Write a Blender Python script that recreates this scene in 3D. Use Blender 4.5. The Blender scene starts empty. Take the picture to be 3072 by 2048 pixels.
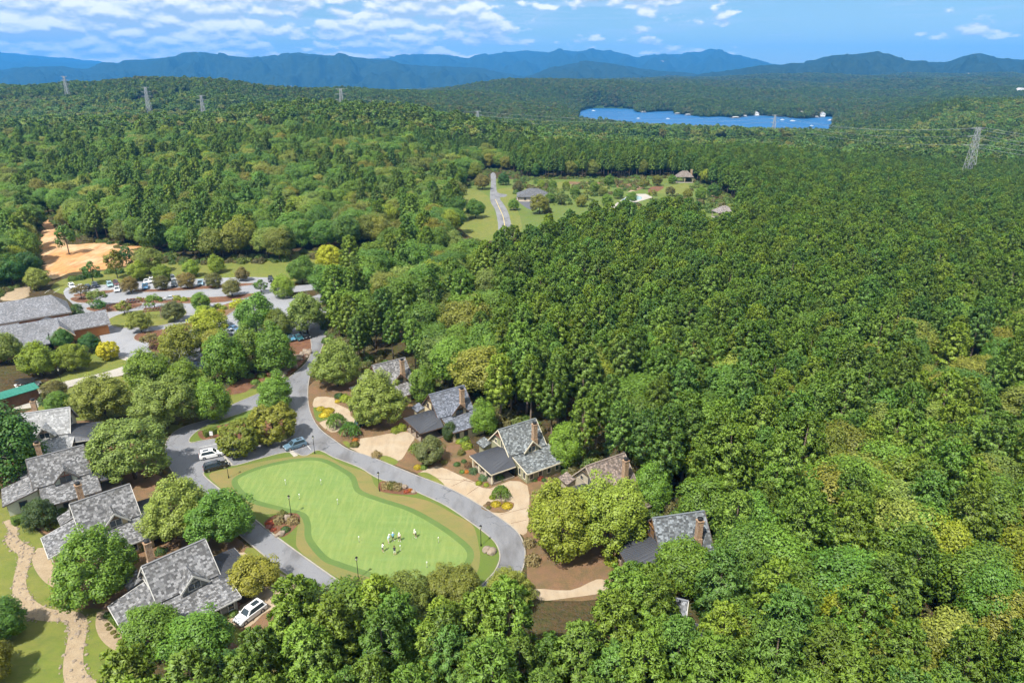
import bpy, bmesh, math, random
import numpy as np
from mathutils import Vector, Matrix, noise as mnoise
from mathutils.geometry import tessellate_polygon

# ------------------------------------------------------------------ camera
H = 75.0                                  # drone height above the lawn (m)
VW, VH, VF, VHOR = 2352.0, 1568.0, 1568.0, 170.0   # photo measured in 2352x1568 units
PITCH = math.atan((VH/2 - VHOR)/VF)
CP, SP = math.cos(PITCH), math.sin(PITCH)
sc = bpy.context.scene
cam = bpy.data.cameras.new('camera')
cam.sensor_fit = 'HORIZONTAL'; cam.sensor_width = 36.0; cam.lens = 36.0*VF/VW
cam.clip_start = 1.0; cam.clip_end = 90000.0
cam_o = bpy.data.objects.new('camera', cam)
cam_o.location = (0, 0, H); cam_o.rotation_euler = (math.pi/2 - PITCH, 0, 0)
sc.collection.objects.link(cam_o); sc.camera = cam_o

# ------------------------------------------------------------------ light
SUN_EL = math.radians(57.0)
SUN_AZ = math.radians(214.0)      # compass style, 0 = +Y (view direction), clockwise
sun_dir = Vector((math.sin(SUN_AZ)*math.cos(SUN_EL), math.cos(SUN_AZ)*math.cos(SUN_EL), math.sin(SUN_EL)))
sl = bpy.data.lights.new('sun', 'SUN'); sl.energy = 4.6; sl.angle = math.radians(0.53); sl.color = (1.0, 0.955, 0.88)
so = bpy.data.objects.new('sun', sl); so.rotation_euler = sun_dir.to_track_quat('Z', 'Y').to_euler(); so.location = (0, 0, 300)
sc.collection.objects.link(so)
sc.view_settings.view_transform = 'Standard'; sc.view_settings.look = 'None'
sc.view_settings.exposure = 0.90; sc.view_settings.gamma = 1.0
sc.view_settings.use_curve_mapping = False
cy = sc.cycles
cy.max_bounces = 4; cy.diffuse_bounces = 2; cy.glossy_bounces = 1; cy.transmission_bounces = 2
cy.transparent_max_bounces = 4; cy.volume_bounces = 0
cy.use_denoising = True; cy.use_adaptive_sampling = True; cy.adaptive_threshold = 0.025; cy.adaptive_min_samples = 16

world = bpy.data.worlds.new('World'); sc.world = world; world.use_nodes = True
world.cycles.sampling_method = 'NONE'
SKY_K = 0.075
def build_world():
    nt = world.node_tree; N = nt.nodes; L = nt.links; N.clear()
    out = N.new('ShaderNodeOutputWorld'); bg = N.new('ShaderNodeBackground'); bg.inputs[1].default_value = SKY_K
    L.new(bg.outputs[0], out.inputs[0])
    sky = N.new('ShaderNodeTexSky'); sky.sky_type = 'NISHITA'; sky.sun_disc = False
    sky.sun_elevation = SUN_EL; sky.sun_rotation = SUN_AZ
    sky.air_density = 1.0; sky.dust_density = 0.25; sky.ozone_density = 4.0; sky.altitude = 350
    def m(op, a, b=None, c=None):
        n = N.new('ShaderNodeMath'); n.operation = op
        for i, v in enumerate((a, b, c)):
            if v is None: continue
            if isinstance(v, (int, float)): n.inputs[i].default_value = v
            else: L.new(v, n.inputs[i])
        return n.outputs[0]
    tc = N.new('ShaderNodeTexCoord')
    sep = N.new('ShaderNodeSeparateXYZ'); L.new(tc.outputs['Generated'], sep.inputs[0])
    X, Y, Z = sep.outputs
    hr = m('SQRT', m('ADD', m('MULTIPLY', X, X), m('MULTIPLY', Y, Y)))
    el = m('DIVIDE', Z, m('MAXIMUM', hr, 0.02))
    az = m('ARCTAN2', X, Y)
    # cumulus decks: az stretched, elevation compressed towards the horizon
    elw = m('POWER', m('MAXIMUM', el, 0.0005), 0.8)
    def field(dz, sx, sz, det, seed, rough=0.55):
        v = N.new('ShaderNodeCombineXYZ')
        L.new(m('ADD', m('MULTIPLY', az, sx), seed*7.0), v.inputs[0])
        L.new(m('MULTIPLY', m('ADD', elw, dz), sz), v.inputs[1])
        n = N.new('ShaderNodeTexNoise'); n.noise_dimensions = '2D'; n.inputs['Scale'].default_value = 1.0; n.inputs['Detail'].default_value = det
        n.inputs['Roughness'].default_value = rough
        L.new(v.outputs[0], n.inputs['Vector']); return n.outputs[0]
    def rng(v, a, b, c=0.0, d=1.0):
        n = N.new('ShaderNodeMapRange'); n.interpolation_type = 'SMOOTHSTEP'
        L.new(v, n.inputs[0]); n.inputs[1].default_value = a; n.inputs[2].default_value = b
        n.inputs[3].default_value = c; n.inputs[4].default_value = d; return n.outputs[0]
    def billow(dz, sx, sz, seed):
        v = N.new('ShaderNodeCombineXYZ'); L.new(m('ADD', m('MULTIPLY', az, sx), seed*7.0), v.inputs[0])
        L.new(m('MULTIPLY', m('ADD', elw, dz), sz), v.inputs[1])
        wn = N.new('ShaderNodeTexNoise'); wn.noise_dimensions = '2D'; wn.inputs['Scale'].default_value = 1.7; wn.inputs['Detail'].default_value = 2.0; L.new(v.outputs[0], wn.inputs['Vector'])
        ad = N.new('ShaderNodeVectorMath'); ad.operation = 'MULTIPLY_ADD'; L.new(wn.outputs['Color'], ad.inputs[0]); ad.inputs[1].default_value = (0.55, 0.55, 0.0); L.new(v.outputs[0], ad.inputs[2])
        vo = N.new('ShaderNodeTexVoronoi'); vo.voronoi_dimensions = '2D'; vo.feature = 'F1'; vo.inputs['Scale'].default_value = 1.0
        L.new(ad.outputs[0], vo.inputs['Vector']); return m('SUBTRACT', 1.0, vo.outputs['Distance'])
    cover = field(0, 3.2, 16.0, 1.0, 7.3)
    side = m('SINE', m('ADD', m('MULTIPLY', az, 2.2), -0.15))       # cloud banks come and go round the sky
    bias = m('ADD', m('MULTIPLY', m('SUBTRACT', cover, 0.5), 0.75), m('MULTIPLY', side, -0.20))
    bias = m('ADD', bias, m('MULTIPLY', m('SUBTRACT', elw, 0.05), 0.45))
    def dens(dz):
        return m('ADD', m('ADD', m('MULTIPLY', field(dz, 11.0, 20.0, 7.0, 2.1, 0.6), 0.78), m('MULTIPLY', billow(dz, 30.0, 50.0, 4.4), 0.24)), bias)
    d0 = dens(0.0); d1 = dens(0.0085)
    w0 = m('ADD', field(0, 7.0, 70.0, 4.0, 11.7, 0.65), bias)
    mask = rng(d0, 0.525, 0.63)
    veil = m('MULTIPLY', rng(w0, 0.36, 0.72), 0.7)
    lit = m('ADD', 0.40, m('MULTIPLY', m('SUBTRACT', d0, d1), 5.5))  # sunlit tops and shaded undersides of the clouds put into their colour
    lit = m('MINIMUM', m('MAXIMUM', lit, 0.0), 1.0)
    def mixc(f, a, b, ct=None):
        n = N.new('ShaderNodeMix'); n.data_type = 'RGBA'
        if isinstance(f, float): n.inputs[0].default_value = f
        else: L.new(f, n.inputs[0])
        for k, v in ((6, a), (7, b)):
            if isinstance(v, tuple): n.inputs[k].default_value = (*v, 1)
            else: L.new(v, n.inputs[k])
        return n.outputs[2]
    tint = N.new('ShaderNodeMix'); tint.data_type = 'RGBA'; tint.blend_type = 'MULTIPLY'; tint.inputs[0].default_value = 1.0
    L.new(sky.outputs[0], tint.inputs[6]); tint.inputs[7].default_value = (0.72, 0.81, 0.81, 1)
    k = 0.80/SKY_K
    ccol = mixc(lit, (0.42*k, 0.50*k, 0.57*k), (0.98*k, 0.95*k, 0.91*k))
    c1 = mixc(veil, tint.outputs[2], (0.45*k, 0.57*k, 0.66*k))
    c2 = mixc(mask, c1, ccol)
    L.new(c2, bg.inputs[0])
build_world()

# ------------------------------------------------------------------ helpers
R = random.Random(11)
rng_np = np.random.default_rng(5)
C = sc.collection

def ray(x, y):
    X = (x - VW/2)/VF; Y = (VH/2 - y)/VF
    return X, CP + Y*SP, -SP + Y*CP
def G(x, y, z=0.0):
    """photo point (2352-wide units) to the world point at height z"""
    a, b, c = ray(x, y); t = (z - H)/c
    return Vector((a*t, b*t, z))
def PX(p):
    z = p[2] - H; d = p[1]*CP - z*SP
    return VW/2 + VF*p[0]/d, VH/2 - VF*(p[1]*SP + z*CP)/d
def zoomer(x0, y0, k):
    s = VW/3072.0
    return lambda x, y: ((x0 + x/k)*s, (y0 + y/k)*s)
Z1 = zoomer(280, 1580, 3.92); Z2 = zoomer(0, 1200, 3.92); Z3 = zoomer(1340, 1220, 5.807); Z4 = zoomer(1080, 1050, 5.807)
Z5 = zoomer(1720, 1340, 2.904); Z6 = zoomer(0, 840, 3.92); Z7 = zoomer(1380, 480, 2.94); Z8 = zoomer(1720, 300, 2.94)
Z9 = zoomer(560, 1200, 5.345); Z10 = zoomer(940, 1140, 5.113); Z11 = zoomer(680, 1480, 3.794); Z12 = zoomer(1100, 1360, 3.92)
Z13 = zoomer(0, 1560, 1.836); Z14 = zoomer(180, 800, 5.88); Z15 = zoomer(560, 780, 5.345); Z16 = zoomer(580, 940, 5.345)
R4 = zoomer(0, 640, 2.24); R6 = zoomer(0, 1348, 2.24); R7 = zoomer(1024, 1348, 2.24)

def tag(o, label=None, cat=None, group=None, kind=None):
    if label: o['label'] = label
    if cat: o['category'] = cat
    if group: o['group'] = group
    if kind: o['kind'] = kind
    return o
def empty(name, loc, rz=0.0, scale=1.0):
    o = bpy.data.objects.new(name, None); C.objects.link(o)
    o.location = loc; o.rotation_euler = (0, 0, rz); o.empty_display_size = 0.5
    o.scale = scale if isinstance(scale, (tuple, list, Vector)) else (scale,)*3
    return o
def inst(name, mesh, parent=None, loc=(0, 0, 0), rot=(0, 0, 0), scale=(1, 1, 1), color=None):
    o = bpy.data.objects.new(name, mesh); C.objects.link(o)
    if parent is not None: o.parent = parent
    o.location = loc; o.rotation_euler = rot
    o.scale = scale if isinstance(scale, (tuple, list, Vector)) else (scale,)*3
    if color is not None: o.color = (*color, 1)
    return o
def copy_tree(o, parent=None):
    c = o.copy(); C.objects.link(c); c.parent = parent
    for ch in list(o.children): copy_tree(ch, c)
    return c

class MB:
    """collects shapes for one mesh"""
    def __init__(s): s.v = []; s.f = []; s.m = []; s.t = []
    def add(s, vs, fs, mi=0, tint=0.5):
        b = len(s.v); s.v += [tuple(p) for p in vs]
        for f in fs: s.f.append(tuple(b+i for i in f)); s.m.append(mi); s.t.append(tint)
        return s
    def box(s, x0, x1, y0, y1, z0, z1, mi=0, tint=0.5):
        vs = [(x, y, z) for z in (z0, z1) for x, y in ((x0, y0), (x1, y0), (x1, y1), (x0, y1))]
        return s.add(vs, [(3, 2, 1, 0), (4, 5, 6, 7), (0, 1, 5, 4), (1, 2, 6, 5), (2, 3, 7, 6), (3, 0, 4, 7)], mi, tint)
    def prism(s, poly, axis, a, b, mi=0):
        """closed polygon extruded along 'x','y' or 'z' from a to b"""
        n = len(poly)
        def pt(q, t):
            return {'x': (t, q[0], q[1]), 'y': (q[0], t, q[1]), 'z': (q[0], q[1], t)}[axis]
        vs = [pt(q, a) for q in poly] + [pt(q, b) for q in poly]
        fs = [tuple(range(n-1, -1, -1)), tuple(range(n, 2*n))] + [(i, (i+1) % n, n+(i+1) % n, n+i) for i in range(n)]
        return s.add(vs, fs, mi)
    def slab(s, quad, th, mi=0):
        """planar polygon thickened downwards (vertical)"""
        n = len(quad); q = [Vector(p) for p in quad]
        vs = q + [p - Vector((0, 0, th)) for p in q]
        fs = [tuple(range(n)), tuple(range(2*n-1, n-1, -1))] + [(i, n+i, n+(i+1) % n, (i+1) % n) for i in range(n)]
        return s.add(vs, fs, mi)
    def bar(s, p, q, w, h=None, mi=0):
        p, q = Vector(p), Vector(q); h = h or w; d = (q-p).normalized()
        up = Vector((0, 0, 1)) if abs(d.z) < 0.95 else Vector((1, 0, 0))
        sd = d.cross(up).normalized()*w/2; u2 = sd.cross(d).normalized()*h/2
        vs = [p-sd-u2, p+sd-u2, p+sd+u2, p-sd+u2, q-sd-u2, q+sd-u2, q+sd+u2, q-sd+u2]
        return s.add(vs, [(3, 2, 1, 0), (4, 5, 6, 7), (0, 1, 5, 4), (1, 2, 6, 5), (2, 3, 7, 6), (3, 0, 4, 7)], mi)
    def cyl(s, p, q, r0, r1=None, n=8, mi=0, cap=True):
        p, q = Vector(p), Vector(q); r1 = r0 if r1 is None else r1; d = (q-p).normalized()
        up = Vector((0, 0, 1)) if abs(d.z) < 0.95 else Vector((1, 0, 0))
        a = d.cross(up).normalized(); b = d.cross(a)
        vs = []
        for c, r in ((p, r0), (q, r1)):
            for i in range(n):
                t = 2*math.pi*i/n; vs.append(c + a*math.cos(t)*r + b*math.sin(t)*r)
        fs = [(i, (i+1) % n, n+(i+1) % n, n+i) for i in range(n)]
        if cap: fs += [tuple(range(n-1, -1, -1)), tuple(range(n, 2*n))]
        return s.add(vs, fs, mi)
    def mesh(s, name, mats, smooth=False, tint=False):
        me = bpy.data.meshes.new(name); me.from_pydata(s.v, [], s.f)
        for mt in (mats if isinstance(mats, (list, tuple)) else [mats]): me.materials.append(mt)
        me.polygons.foreach_set('material_index', s.m)
        if smooth: me.polygons.foreach_set('use_smooth', [True]*len(s.f))
        if tint:
            a = me.attributes.new('tint', 'FLOAT', 'FACE'); a.data.foreach_set('value', s.t)
        me.update()
        bm = bmesh.new(); bm.from_mesh(me); bmesh.ops.recalc_face_normals(bm, faces=bm.faces); bm.to_mesh(me); bm.free()
        return me
    def build(s, name, mats, parent=None, **k):
        return inst(name, s.mesh(name, mats, **k), parent)

# ------------------------------------------------------------------ materials
def _mat(name):
    m = bpy.data.materials.new(name); m.use_nodes = True
    nt = m.node_tree; return m, nt, nt.nodes, nt.links, nt.nodes['Principled BSDF']
def hexc(r, g, b):      # display 0-255 to linear
    f = lambda c: (c/255/12.92) if c/255 <= 0.04045 else ((c/255+0.055)/1.055)**2.4
    return (f(r), f(g), f(b))
def mixn(N, L, f, a, b, bt='MIX'):
    n = N.new('ShaderNodeMix'); n.data_type = 'RGBA'; n.blend_type = bt
    if isinstance(f, (int, float)): n.inputs[0].default_value = f
    else: L.new(f, n.inputs[0])
    for k, v in ((6, a), (7, b)):
        if isinstance(v, (tuple, list)): n.inputs[k].default_value = (*v[:3], 1)
        else: L.new(v, n.inputs[k])
    return n.outputs[2]
def noise_out(N, L, scale, detail=4.0, coord='Object', rough=0.55, vec=None, stretch=None):
    n = N.new('ShaderNodeTexNoise'); n.inputs['Scale'].default_value = scale; n.inputs['Detail'].default_value = detail
    n.inputs['Roughness'].default_value = rough
    if vec is None:
        tc = N.new('ShaderNodeTexCoord'); vec = tc.outputs[coord]
    if stretch:
        mp = N.new('ShaderNodeMapping'); mp.inputs['Scale'].default_value = stretch[:3]
        if len(stretch) > 3: mp.inputs['Rotation'].default_value = (0, 0, stretch[3])
        L.new(vec, mp.inputs[0]); vec = mp.outputs[0]
    L.new(vec, n.inputs['Vector']); return n.outputs[0]
def ramp(N, L, v, a, b):
    n = N.new('ShaderNodeMapRange'); L.new(v, n.inputs[0]); n.inputs[1].default_value = a; n.inputs[2].default_value = b
    return n.outputs[0]
ALB = 0.80
def surf(name, layers, rough=0.85, bump=None, spec=0.3, metallic=0.0):
    """layers: base colour then (scale, lo, hi, colour, amount[, stretch]) noise mixes"""
    m, nt, N, L, B = _mat(name)
    layers = [tuple(c*ALB for c in layers[0])] + [(*ly[:3], tuple(c*ALB for c in ly[3]), *ly[4:]) for ly in layers[1:]]
    col = layers[0]
    for ly in layers[1:]:
        v = noise_out(N, L, ly[0], 5.0, stretch=ly[5] if len(ly) > 5 else None)
        f = ramp(N, L, v, ly[1], ly[2])
        mu = N.new('ShaderNodeMath'); mu.operation = 'MULTIPLY'; L.new(f, mu.inputs[0]); mu.inputs[1].default_value = ly[4]
        col = mixn(N, L, mu.outputs[0], col, ly[3])
    if isinstance(col, tuple): B.inputs['Base Color'].default_value = (*col, 1)
    else: L.new(col, B.inputs['Base Color'])
    B.inputs['Roughness'].default_value = rough; B.inputs['Specular IOR Level'].default_value = spec
    B.inputs['Metallic'].default_value = metallic
    if bump:
        b = N.new('ShaderNodeBump'); b.inputs['Strength'].default_value = bump[1]; b.inputs['Distance'].default_value = bump[2]
        L.new(noise_out(N, L, bump[0], 6.0), b.inputs['Height']); L.new(b.outputs[0], B.inputs['Normal'])
    return m
def leaf_mat(name, vary=0.35, warm=(1.22, 1.06, 0.7), cool=(0.84, 0.98, 0.85), trans=0.20):
    """foliage: object colour, random shift per tree, small shift per leaf island"""
    m, nt, N, L, B = _mat(name)
    oi = N.new('ShaderNodeObjectInfo'); geo = N.new('ShaderNodeNewGeometry')
    hue = mixn(N, L, oi.outputs['Random'], cool, warm)
    ia = N.new('ShaderNodeAttribute'); ia.attribute_type = 'INSTANCER'; ia.attribute_name = 'tree_colour'   # colour of a tree in a stuff wood
    col = mixn(N, L, 1.0, mixn(N, L, 1.0, oi.outputs['Color'], ia.outputs['Color'], 'ADD'), hue, 'MULTIPLY')
    r2 = N.new('ShaderNodeMapRange'); L.new(geo.outputs['Random Per Island'], r2.inputs[0])
    r2.inputs[3].default_value = 1.0 - vary; r2.inputs[4].default_value = 1.0 + vary
    fr = N.new('ShaderNodeMath'); fr.operation = 'MULTIPLY'; L.new(oi.outputs['Random'], fr.inputs[0]); fr.inputs[1].default_value = 7.37
    f2 = N.new('ShaderNodeMath'); f2.operation = 'FRACT'; L.new(fr.outputs[0], f2.inputs[0])
    f3 = N.new('ShaderNodeMapRange'); L.new(f2.outputs[0], f3.inputs[0]); f3.inputs[3].default_value = 0.78; f3.inputs[4].default_value = 1.22
    f4 = N.new('ShaderNodeMath'); f4.operation = 'MULTIPLY'; L.new(r2.outputs[0], f4.inputs[0]); L.new(f3.outputs[0], f4.inputs[1])   # light and dark individuals
    cmb = N.new('ShaderNodeCombineXYZ')
    for i in range(3): L.new(f4.outputs[0], cmb.inputs[i])
    col = mixn(N, L, 1.0, col, cmb.outputs[0], 'MULTIPLY')
    L.new(col, B.inputs['Base Color']); B.inputs['Roughness'].default_value = 0.55; B.inputs['Specular IOR Level'].default_value = 0.35
    tr = N.new('ShaderNodeBsdfTranslucent')
    tc = mixn(N, L, 1.0, col, (1.25, 1.35, 0.5), 'MULTIPLY'); L.new(tc, tr.inputs[0])
    mx = N.new('ShaderNodeMixShader'); mx.inputs[0].default_value = trans
    L.new(B.outputs[0], mx.inputs[1]); L.new(tr.outputs[0], mx.inputs[2])
    L.new(mx.outputs[0], N['Material Output'].inputs['Surface'])
    return m
def objcol_mat(name, rough=0.3, coat=0.0, metallic=0.0, spec=0.5, noise_amt=0.0):
    m, nt, N, L, B = _mat(name)
    oi = N.new('ShaderNodeObjectInfo'); col = oi.outputs['Color']
    if noise_amt:
        v = ramp(N, L, noise_out(N, L, 3.0, 5.0), 0.3, 0.7)
        mu = N.new('ShaderNodeMath'); mu.operation = 'MULTIPLY'; L.new(v, mu.inputs[0]); mu.inputs[1].default_value = noise_amt
        col = mixn(N, L, mu.outputs[0], col, (0.02, 0.018, 0.015))
    L.new(col, B.inputs['Base Color'])
    B.inputs['Roughness'].default_value = rough; B.inputs['Coat Weight'].default_value = coat; B.inputs['Metallic'].default_value = metallic
    B.inputs['Specular IOR Level'].default_value = spec
    return m
def shingle_mat():
    m, nt, N, L, B = _mat('shingle')
    at = N.new('ShaderNodeAttribute'); at.attribute_name = 'tint'
    oi = N.new('ShaderNodeObjectInfo')
    f = mixn(N, L, at.outputs['Fac'], (0.38, 0.38, 0.38), (1.75, 1.75, 1.75))
    v = ramp(N, L, noise_out(N, L, 0.35, 4.0), 0.35, 0.7)
    mu = N.new('ShaderNodeMath'); mu.operation = 'MULTIPLY'; L.new(v, mu.inputs[0]); mu.inputs[1].default_value = 0.3
    c = mixn(N, L, 1.0, oi.outputs['Color'], f, 'MULTIPLY')
    c = mixn(N, L, mu.outputs[0], c, (0.06, 0.055, 0.045))
    g = noise_out(N, L, 40.0, 2.0)
    c = mixn(N, L, ramp(N, L, g, 0.3, 0.9), c, mixn(N, L, 1.0, c, (1.5, 1.5, 1.5), 'MULTIPLY'))
    L.new(c, B.inputs['Base Color']); B.inputs['Roughness'].default_value = 0.9; B.inputs['Specular IOR Level'].default_value = 0.25
    return m

M = {}
M['leaf'] = leaf_mat('leaf')
M['needle'] = leaf_mat('needle', vary=0.45, warm=(1.22, 1.08, 0.75), cool=(0.84, 0.98, 0.92), trans=0.15)
M['shrub'] = leaf_mat('shrub_leaf', vary=0.35, warm=(1.05, 1.0, 0.95), cool=(0.95, 1.0, 1.05), trans=0.15)
M['bark'] = surf('bark', [(0.10, 0.075, 0.055), (3.0, 0.35, 0.7, (0.05, 0.036, 0.027), 0.8, (1, 1, 0.3))], bump=(12, 0.6, 0.05))
M['pale_bark'] = surf('pale_bark', [(0.26, 0.20, 0.15), (3.0, 0.35, 0.7, (0.14, 0.10, 0.075), 0.8, (1, 1, 0.3))], bump=(12, 0.6, 0.05))
M['asphalt'] = surf('asphalt', [(0.19, 0.195, 0.21), (0.08, 0.35, 0.7, (0.26, 0.262, 0.275), 0.8), (0.30, 0.48, 0.66, (0.115, 0.11, 0.11), 0.85, (1, 0.35, 1, 0.7)),
                                (3.0, 0.45, 0.75, (0.15, 0.15, 0.16), 0.35), (30, 0.3, 0.8, (0.25, 0.25, 0.26), 0.3)], rough=0.92, bump=(60, 0.3, 0.01))
M['asphalt_pale'] = surf('asphalt_pale', [(0.27, 0.275, 0.295), (0.05, 0.35, 0.7, (0.33, 0.335, 0.35), 0.8), (0.25, 0.5, 0.8, (0.20, 0.20, 0.22), 0.6, (1, 0.3, 1, 0.4)),
                                (3.0, 0.45, 0.8, (0.22, 0.22, 0.23), 0.3)], rough=0.92, bump=(60, 0.3, 0.01))
M['asphalt_dark'] = surf('asphalt_dark', [(0.10, 0.105, 0.12), (0.3, 0.4, 0.7, (0.13, 0.135, 0.15), 0.8)], rough=0.92)
def add_cracks(m, scale, width, dark):
    """thin wandering cracks and tar lines in a paved surface"""
    nt = m.node_tree; N = nt.nodes; L = nt.links; B = N['Principled BSDF']; src = B.inputs['Base Color'].links[0].from_socket
    tc = N.new('ShaderNodeTexCoord'); wn = N.new('ShaderNodeTexNoise'); wn.inputs['Scale'].default_value = 0.8; L.new(tc.outputs['Object'], wn.inputs['Vector'])
    ad = N.new('ShaderNodeVectorMath'); ad.operation = 'MULTIPLY_ADD'; L.new(wn.outputs['Color'], ad.inputs[0]); ad.inputs[1].default_value = (3, 3, 0); L.new(tc.outputs['Object'], ad.inputs[2])
    vo = N.new('ShaderNodeTexVoronoi'); vo.voronoi_dimensions = '2D'; vo.feature = 'DISTANCE_TO_EDGE'; vo.inputs['Scale'].default_value = scale; L.new(ad.outputs[0], vo.inputs['Vector'])
    f = N.new('ShaderNodeMapRange'); L.new(vo.outputs['Distance'], f.inputs[0]); f.inputs[1].default_value = 0; f.inputs[2].default_value = width; f.inputs[3].default_value = 0.75; f.inputs[4].default_value = 0
    br = ramp(N, L, noise_out(N, L, 0.12, 2.0), 0.45, 0.6); mu = N.new('ShaderNodeMath'); mu.operation = 'MULTIPLY'; L.new(f.outputs[0], mu.inputs[0]); L.new(br, mu.inputs[1])
    L.new(mixn(N, L, mu.outputs[0], src, dark), B.inputs['Base Color'])
add_cracks(M['asphalt'], 0.16, 0.022, (0.05, 0.05, 0.055)); add_cracks(M['asphalt_pale'], 0.10, 0.016, (0.09, 0.09, 0.10))
M['concrete'] = surf('concrete', [(0.42, 0.34, 0.24), (0.22, 0.4, 0.7, (0.37, 0.26, 0.155), 0.75), (0.9, 0.45, 0.75, (0.27, 0.19, 0.12), 0.55, (1, 0.4, 1, 0.5)), (6, 0.4, 0.8, (0.55, 0.48, 0.37), 0.3)], rough=0.9, bump=(25, 0.3, 0.02))
M['concrete_grey'] = surf('concrete_grey', [(0.42, 0.39, 0.34), (0.3, 0.4, 0.7, (0.34, 0.31, 0.27), 0.7), (5, 0.4, 0.8, (0.48, 0.45, 0.4), 0.3)], rough=0.9)
M['kerb'] = surf('kerb', [(0.36, 0.33, 0.29), (0.8, 0.4, 0.7, (0.24, 0.21, 0.18), 0.7)], rough=0.9)
M['mulch'] = surf('mulch', [(0.17, 0.078, 0.042), (0.6, 0.4, 0.7, (0.27, 0.14, 0.075), 0.7), (5, 0.4, 0.75, (0.07, 0.035, 0.022), 0.7)], rough=1.0, bump=(10, 0.8, 0.12))
M['pinestraw'] = surf('pinestraw', [(0.23, 0.135, 0.075), (0.25, 0.4, 0.65, (0.13, 0.115, 0.045), 0.8), (0.9, 0.45, 0.7, (0.29, 0.16, 0.08), 0.6), (5, 0.4, 0.75, (0.10, 0.055, 0.032), 0.6)], rough=1.0, bump=(10, 0.8, 0.12))
M['floor'] = surf('forest_floor', [(0.060, 0.048, 0.026), (0.08, 0.4, 0.65, (0.05, 0.07, 0.02), 0.8), (1.5, 0.4, 0.7, (0.10, 0.065, 0.035), 0.6)], rough=1.0, bump=(2, 0.6, 0.3))
M['lawn'] = surf('lawn', [(0.165, 0.205, 0.030), (0.06, 0.35, 0.7, (0.24, 0.215, 0.050), 0.8), (0.5, 0.4, 0.75, (0.085, 0.135, 0.022), 0.7),
                          (1.4, 0.45, 0.75, (0.24, 0.20, 0.07), 0.4, (0.35, 1.6, 1, 0.9)), (9, 0.35, 0.8, (0.07, 0.10, 0.02), 0.5)], rough=0.95, bump=(14, 0.7, 0.06))
M['rough_grass'] = surf('rough_grass', [(0.12, 0.175, 0.028), (0.12, 0.4, 0.7, (0.15, 0.165, 0.04), 0.7), (7, 0.35, 0.8, (0.065, 0.10, 0.018), 0.5)], rough=0.95, bump=(14, 0.7, 0.05))
M['fringe'] = surf('fringe', [(0.195, 0.185, 0.058), (0.09, 0.42, 0.66, (0.255, 0.185, 0.072), 0.8), (0.5, 0.45, 0.7, (0.15, 0.175, 0.048), 0.6, (0.4, 1.4, 1, 0.6)), (9, 0.35, 0.8, (0.15, 0.15, 0.045), 0.35)], rough=0.95, bump=(16, 0.5, 0.03))
M['collar'] = surf('collar', [(0.100, 0.165, 0.040), (0.2, 0.4, 0.7, (0.14, 0.20, 0.05), 0.7), (8, 0.35, 0.8, (0.09, 0.16, 0.04), 0.4)], rough=0.95, bump=(16, 0.4, 0.02))
M['green'] = surf('putting_green', [(0.148, 0.228, 0.055), (0.07, 0.4, 0.7, (0.195, 0.250, 0.062), 0.9), (0.6, 0.42, 0.7, (0.170, 0.258, 0.072), 0.9, (0.3, 1.5, 1, 0.45)), (0.9, 0.45, 0.68, (0.225, 0.285, 0.08), 0.75, (1.6, 0.25, 1, 1.1)), (4, 0.5, 0.8, (0.23, 0.31, 0.10), 0.35)], rough=0.9, bump=(25, 0.25, 0.01))
M['clay'] = surf('clay', [(0.56, 0.29, 0.11), (0.06, 0.42, 0.60, (0.62, 0.46, 0.28), 0.9), (0.5, 0.45, 0.7, (0.36, 0.17, 0.07), 0.8, (1, 0.3, 1, 0.9)), (3, 0.4, 0.8, (0.36, 0.18, 0.08), 0.3)], rough=1.0, bump=(1.2, 0.9, 0.4))
M['dirt'] = surf('dirt', [(0.36, 0.275, 0.175), (0.7, 0.4, 0.7, (0.46, 0.37, 0.25), 0.8), (4, 0.4, 0.75, (0.24, 0.17, 0.10), 0.5)], rough=1.0, bump=(6, 0.8, 0.15))
M['stone'] = surf('stone', [(0.30, 0.24, 0.18), (1.5, 0.4, 0.7, (0.17, 0.125, 0.095), 0.8), (7, 0.4, 0.75, (0.42, 0.36, 0.29), 0.5)], rough=0.95, bump=(5, 0.8, 0.1))
M['shingle'] = shingle_mat()
M['paint'] = objcol_mat('paint', 0.55, noise_amt=0.12, spec=0.3)
M['metalroof'] = surf('metal_roof', [(0.062, 0.066, 0.078), (0.4, 0.4, 0.7, (0.078, 0.08, 0.088), 0.7)], rough=0.5, spec=0.4)
M['greenroof'] = surf('green_roof', [(0.03, 0.19, 0.14), (0.5, 0.4, 0.7, (0.05, 0.24, 0.185), 0.7)], rough=0.5)
M['glass'] = surf('window_glass', [(0.035, 0.05, 0.06)], rough=0.08, spec=0.8)
M['dark'] = surf('near_black', [(0.012, 0.012, 0.013)], rough=0.9)
M['black'] = surf('black_metal', [(0.014, 0.014, 0.015)], rough=0.5)
M['carpaint'] = objcol_mat('car_paint', 0.25, coat=0.8)
M['tyre'] = surf('tyre', [(0.018, 0.018, 0.019)], rough=0.9)
M['rim'] = surf('rim', [(0.45, 0.46, 0.48)], rough=0.3, metallic=0.8)
M['lamp_red'] = surf('tail_lamp', [(0.35, 0.01, 0.01)], rough=0.2)
M['lamp_clear'] = surf('head_lamp', [(0.7, 0.72, 0.74)], rough=0.15)
M['lens'] = surf('lamp_lens', [(0.75, 0.72, 0.62)], rough=0.4)
M['steel'] = surf('galvanised_steel', [(0.42, 0.43, 0.44)], rough=0.6, metallic=0.2)
M['white'] = surf('white_paint', [(0.78, 0.78, 0.76)], rough=0.6)
M['mark'] = surf('road_paint', [(0.62, 0.62, 0.6), (2, 0.45, 0.75, (0.32, 0.32, 0.32), 0.6)], rough=0.9)
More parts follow.
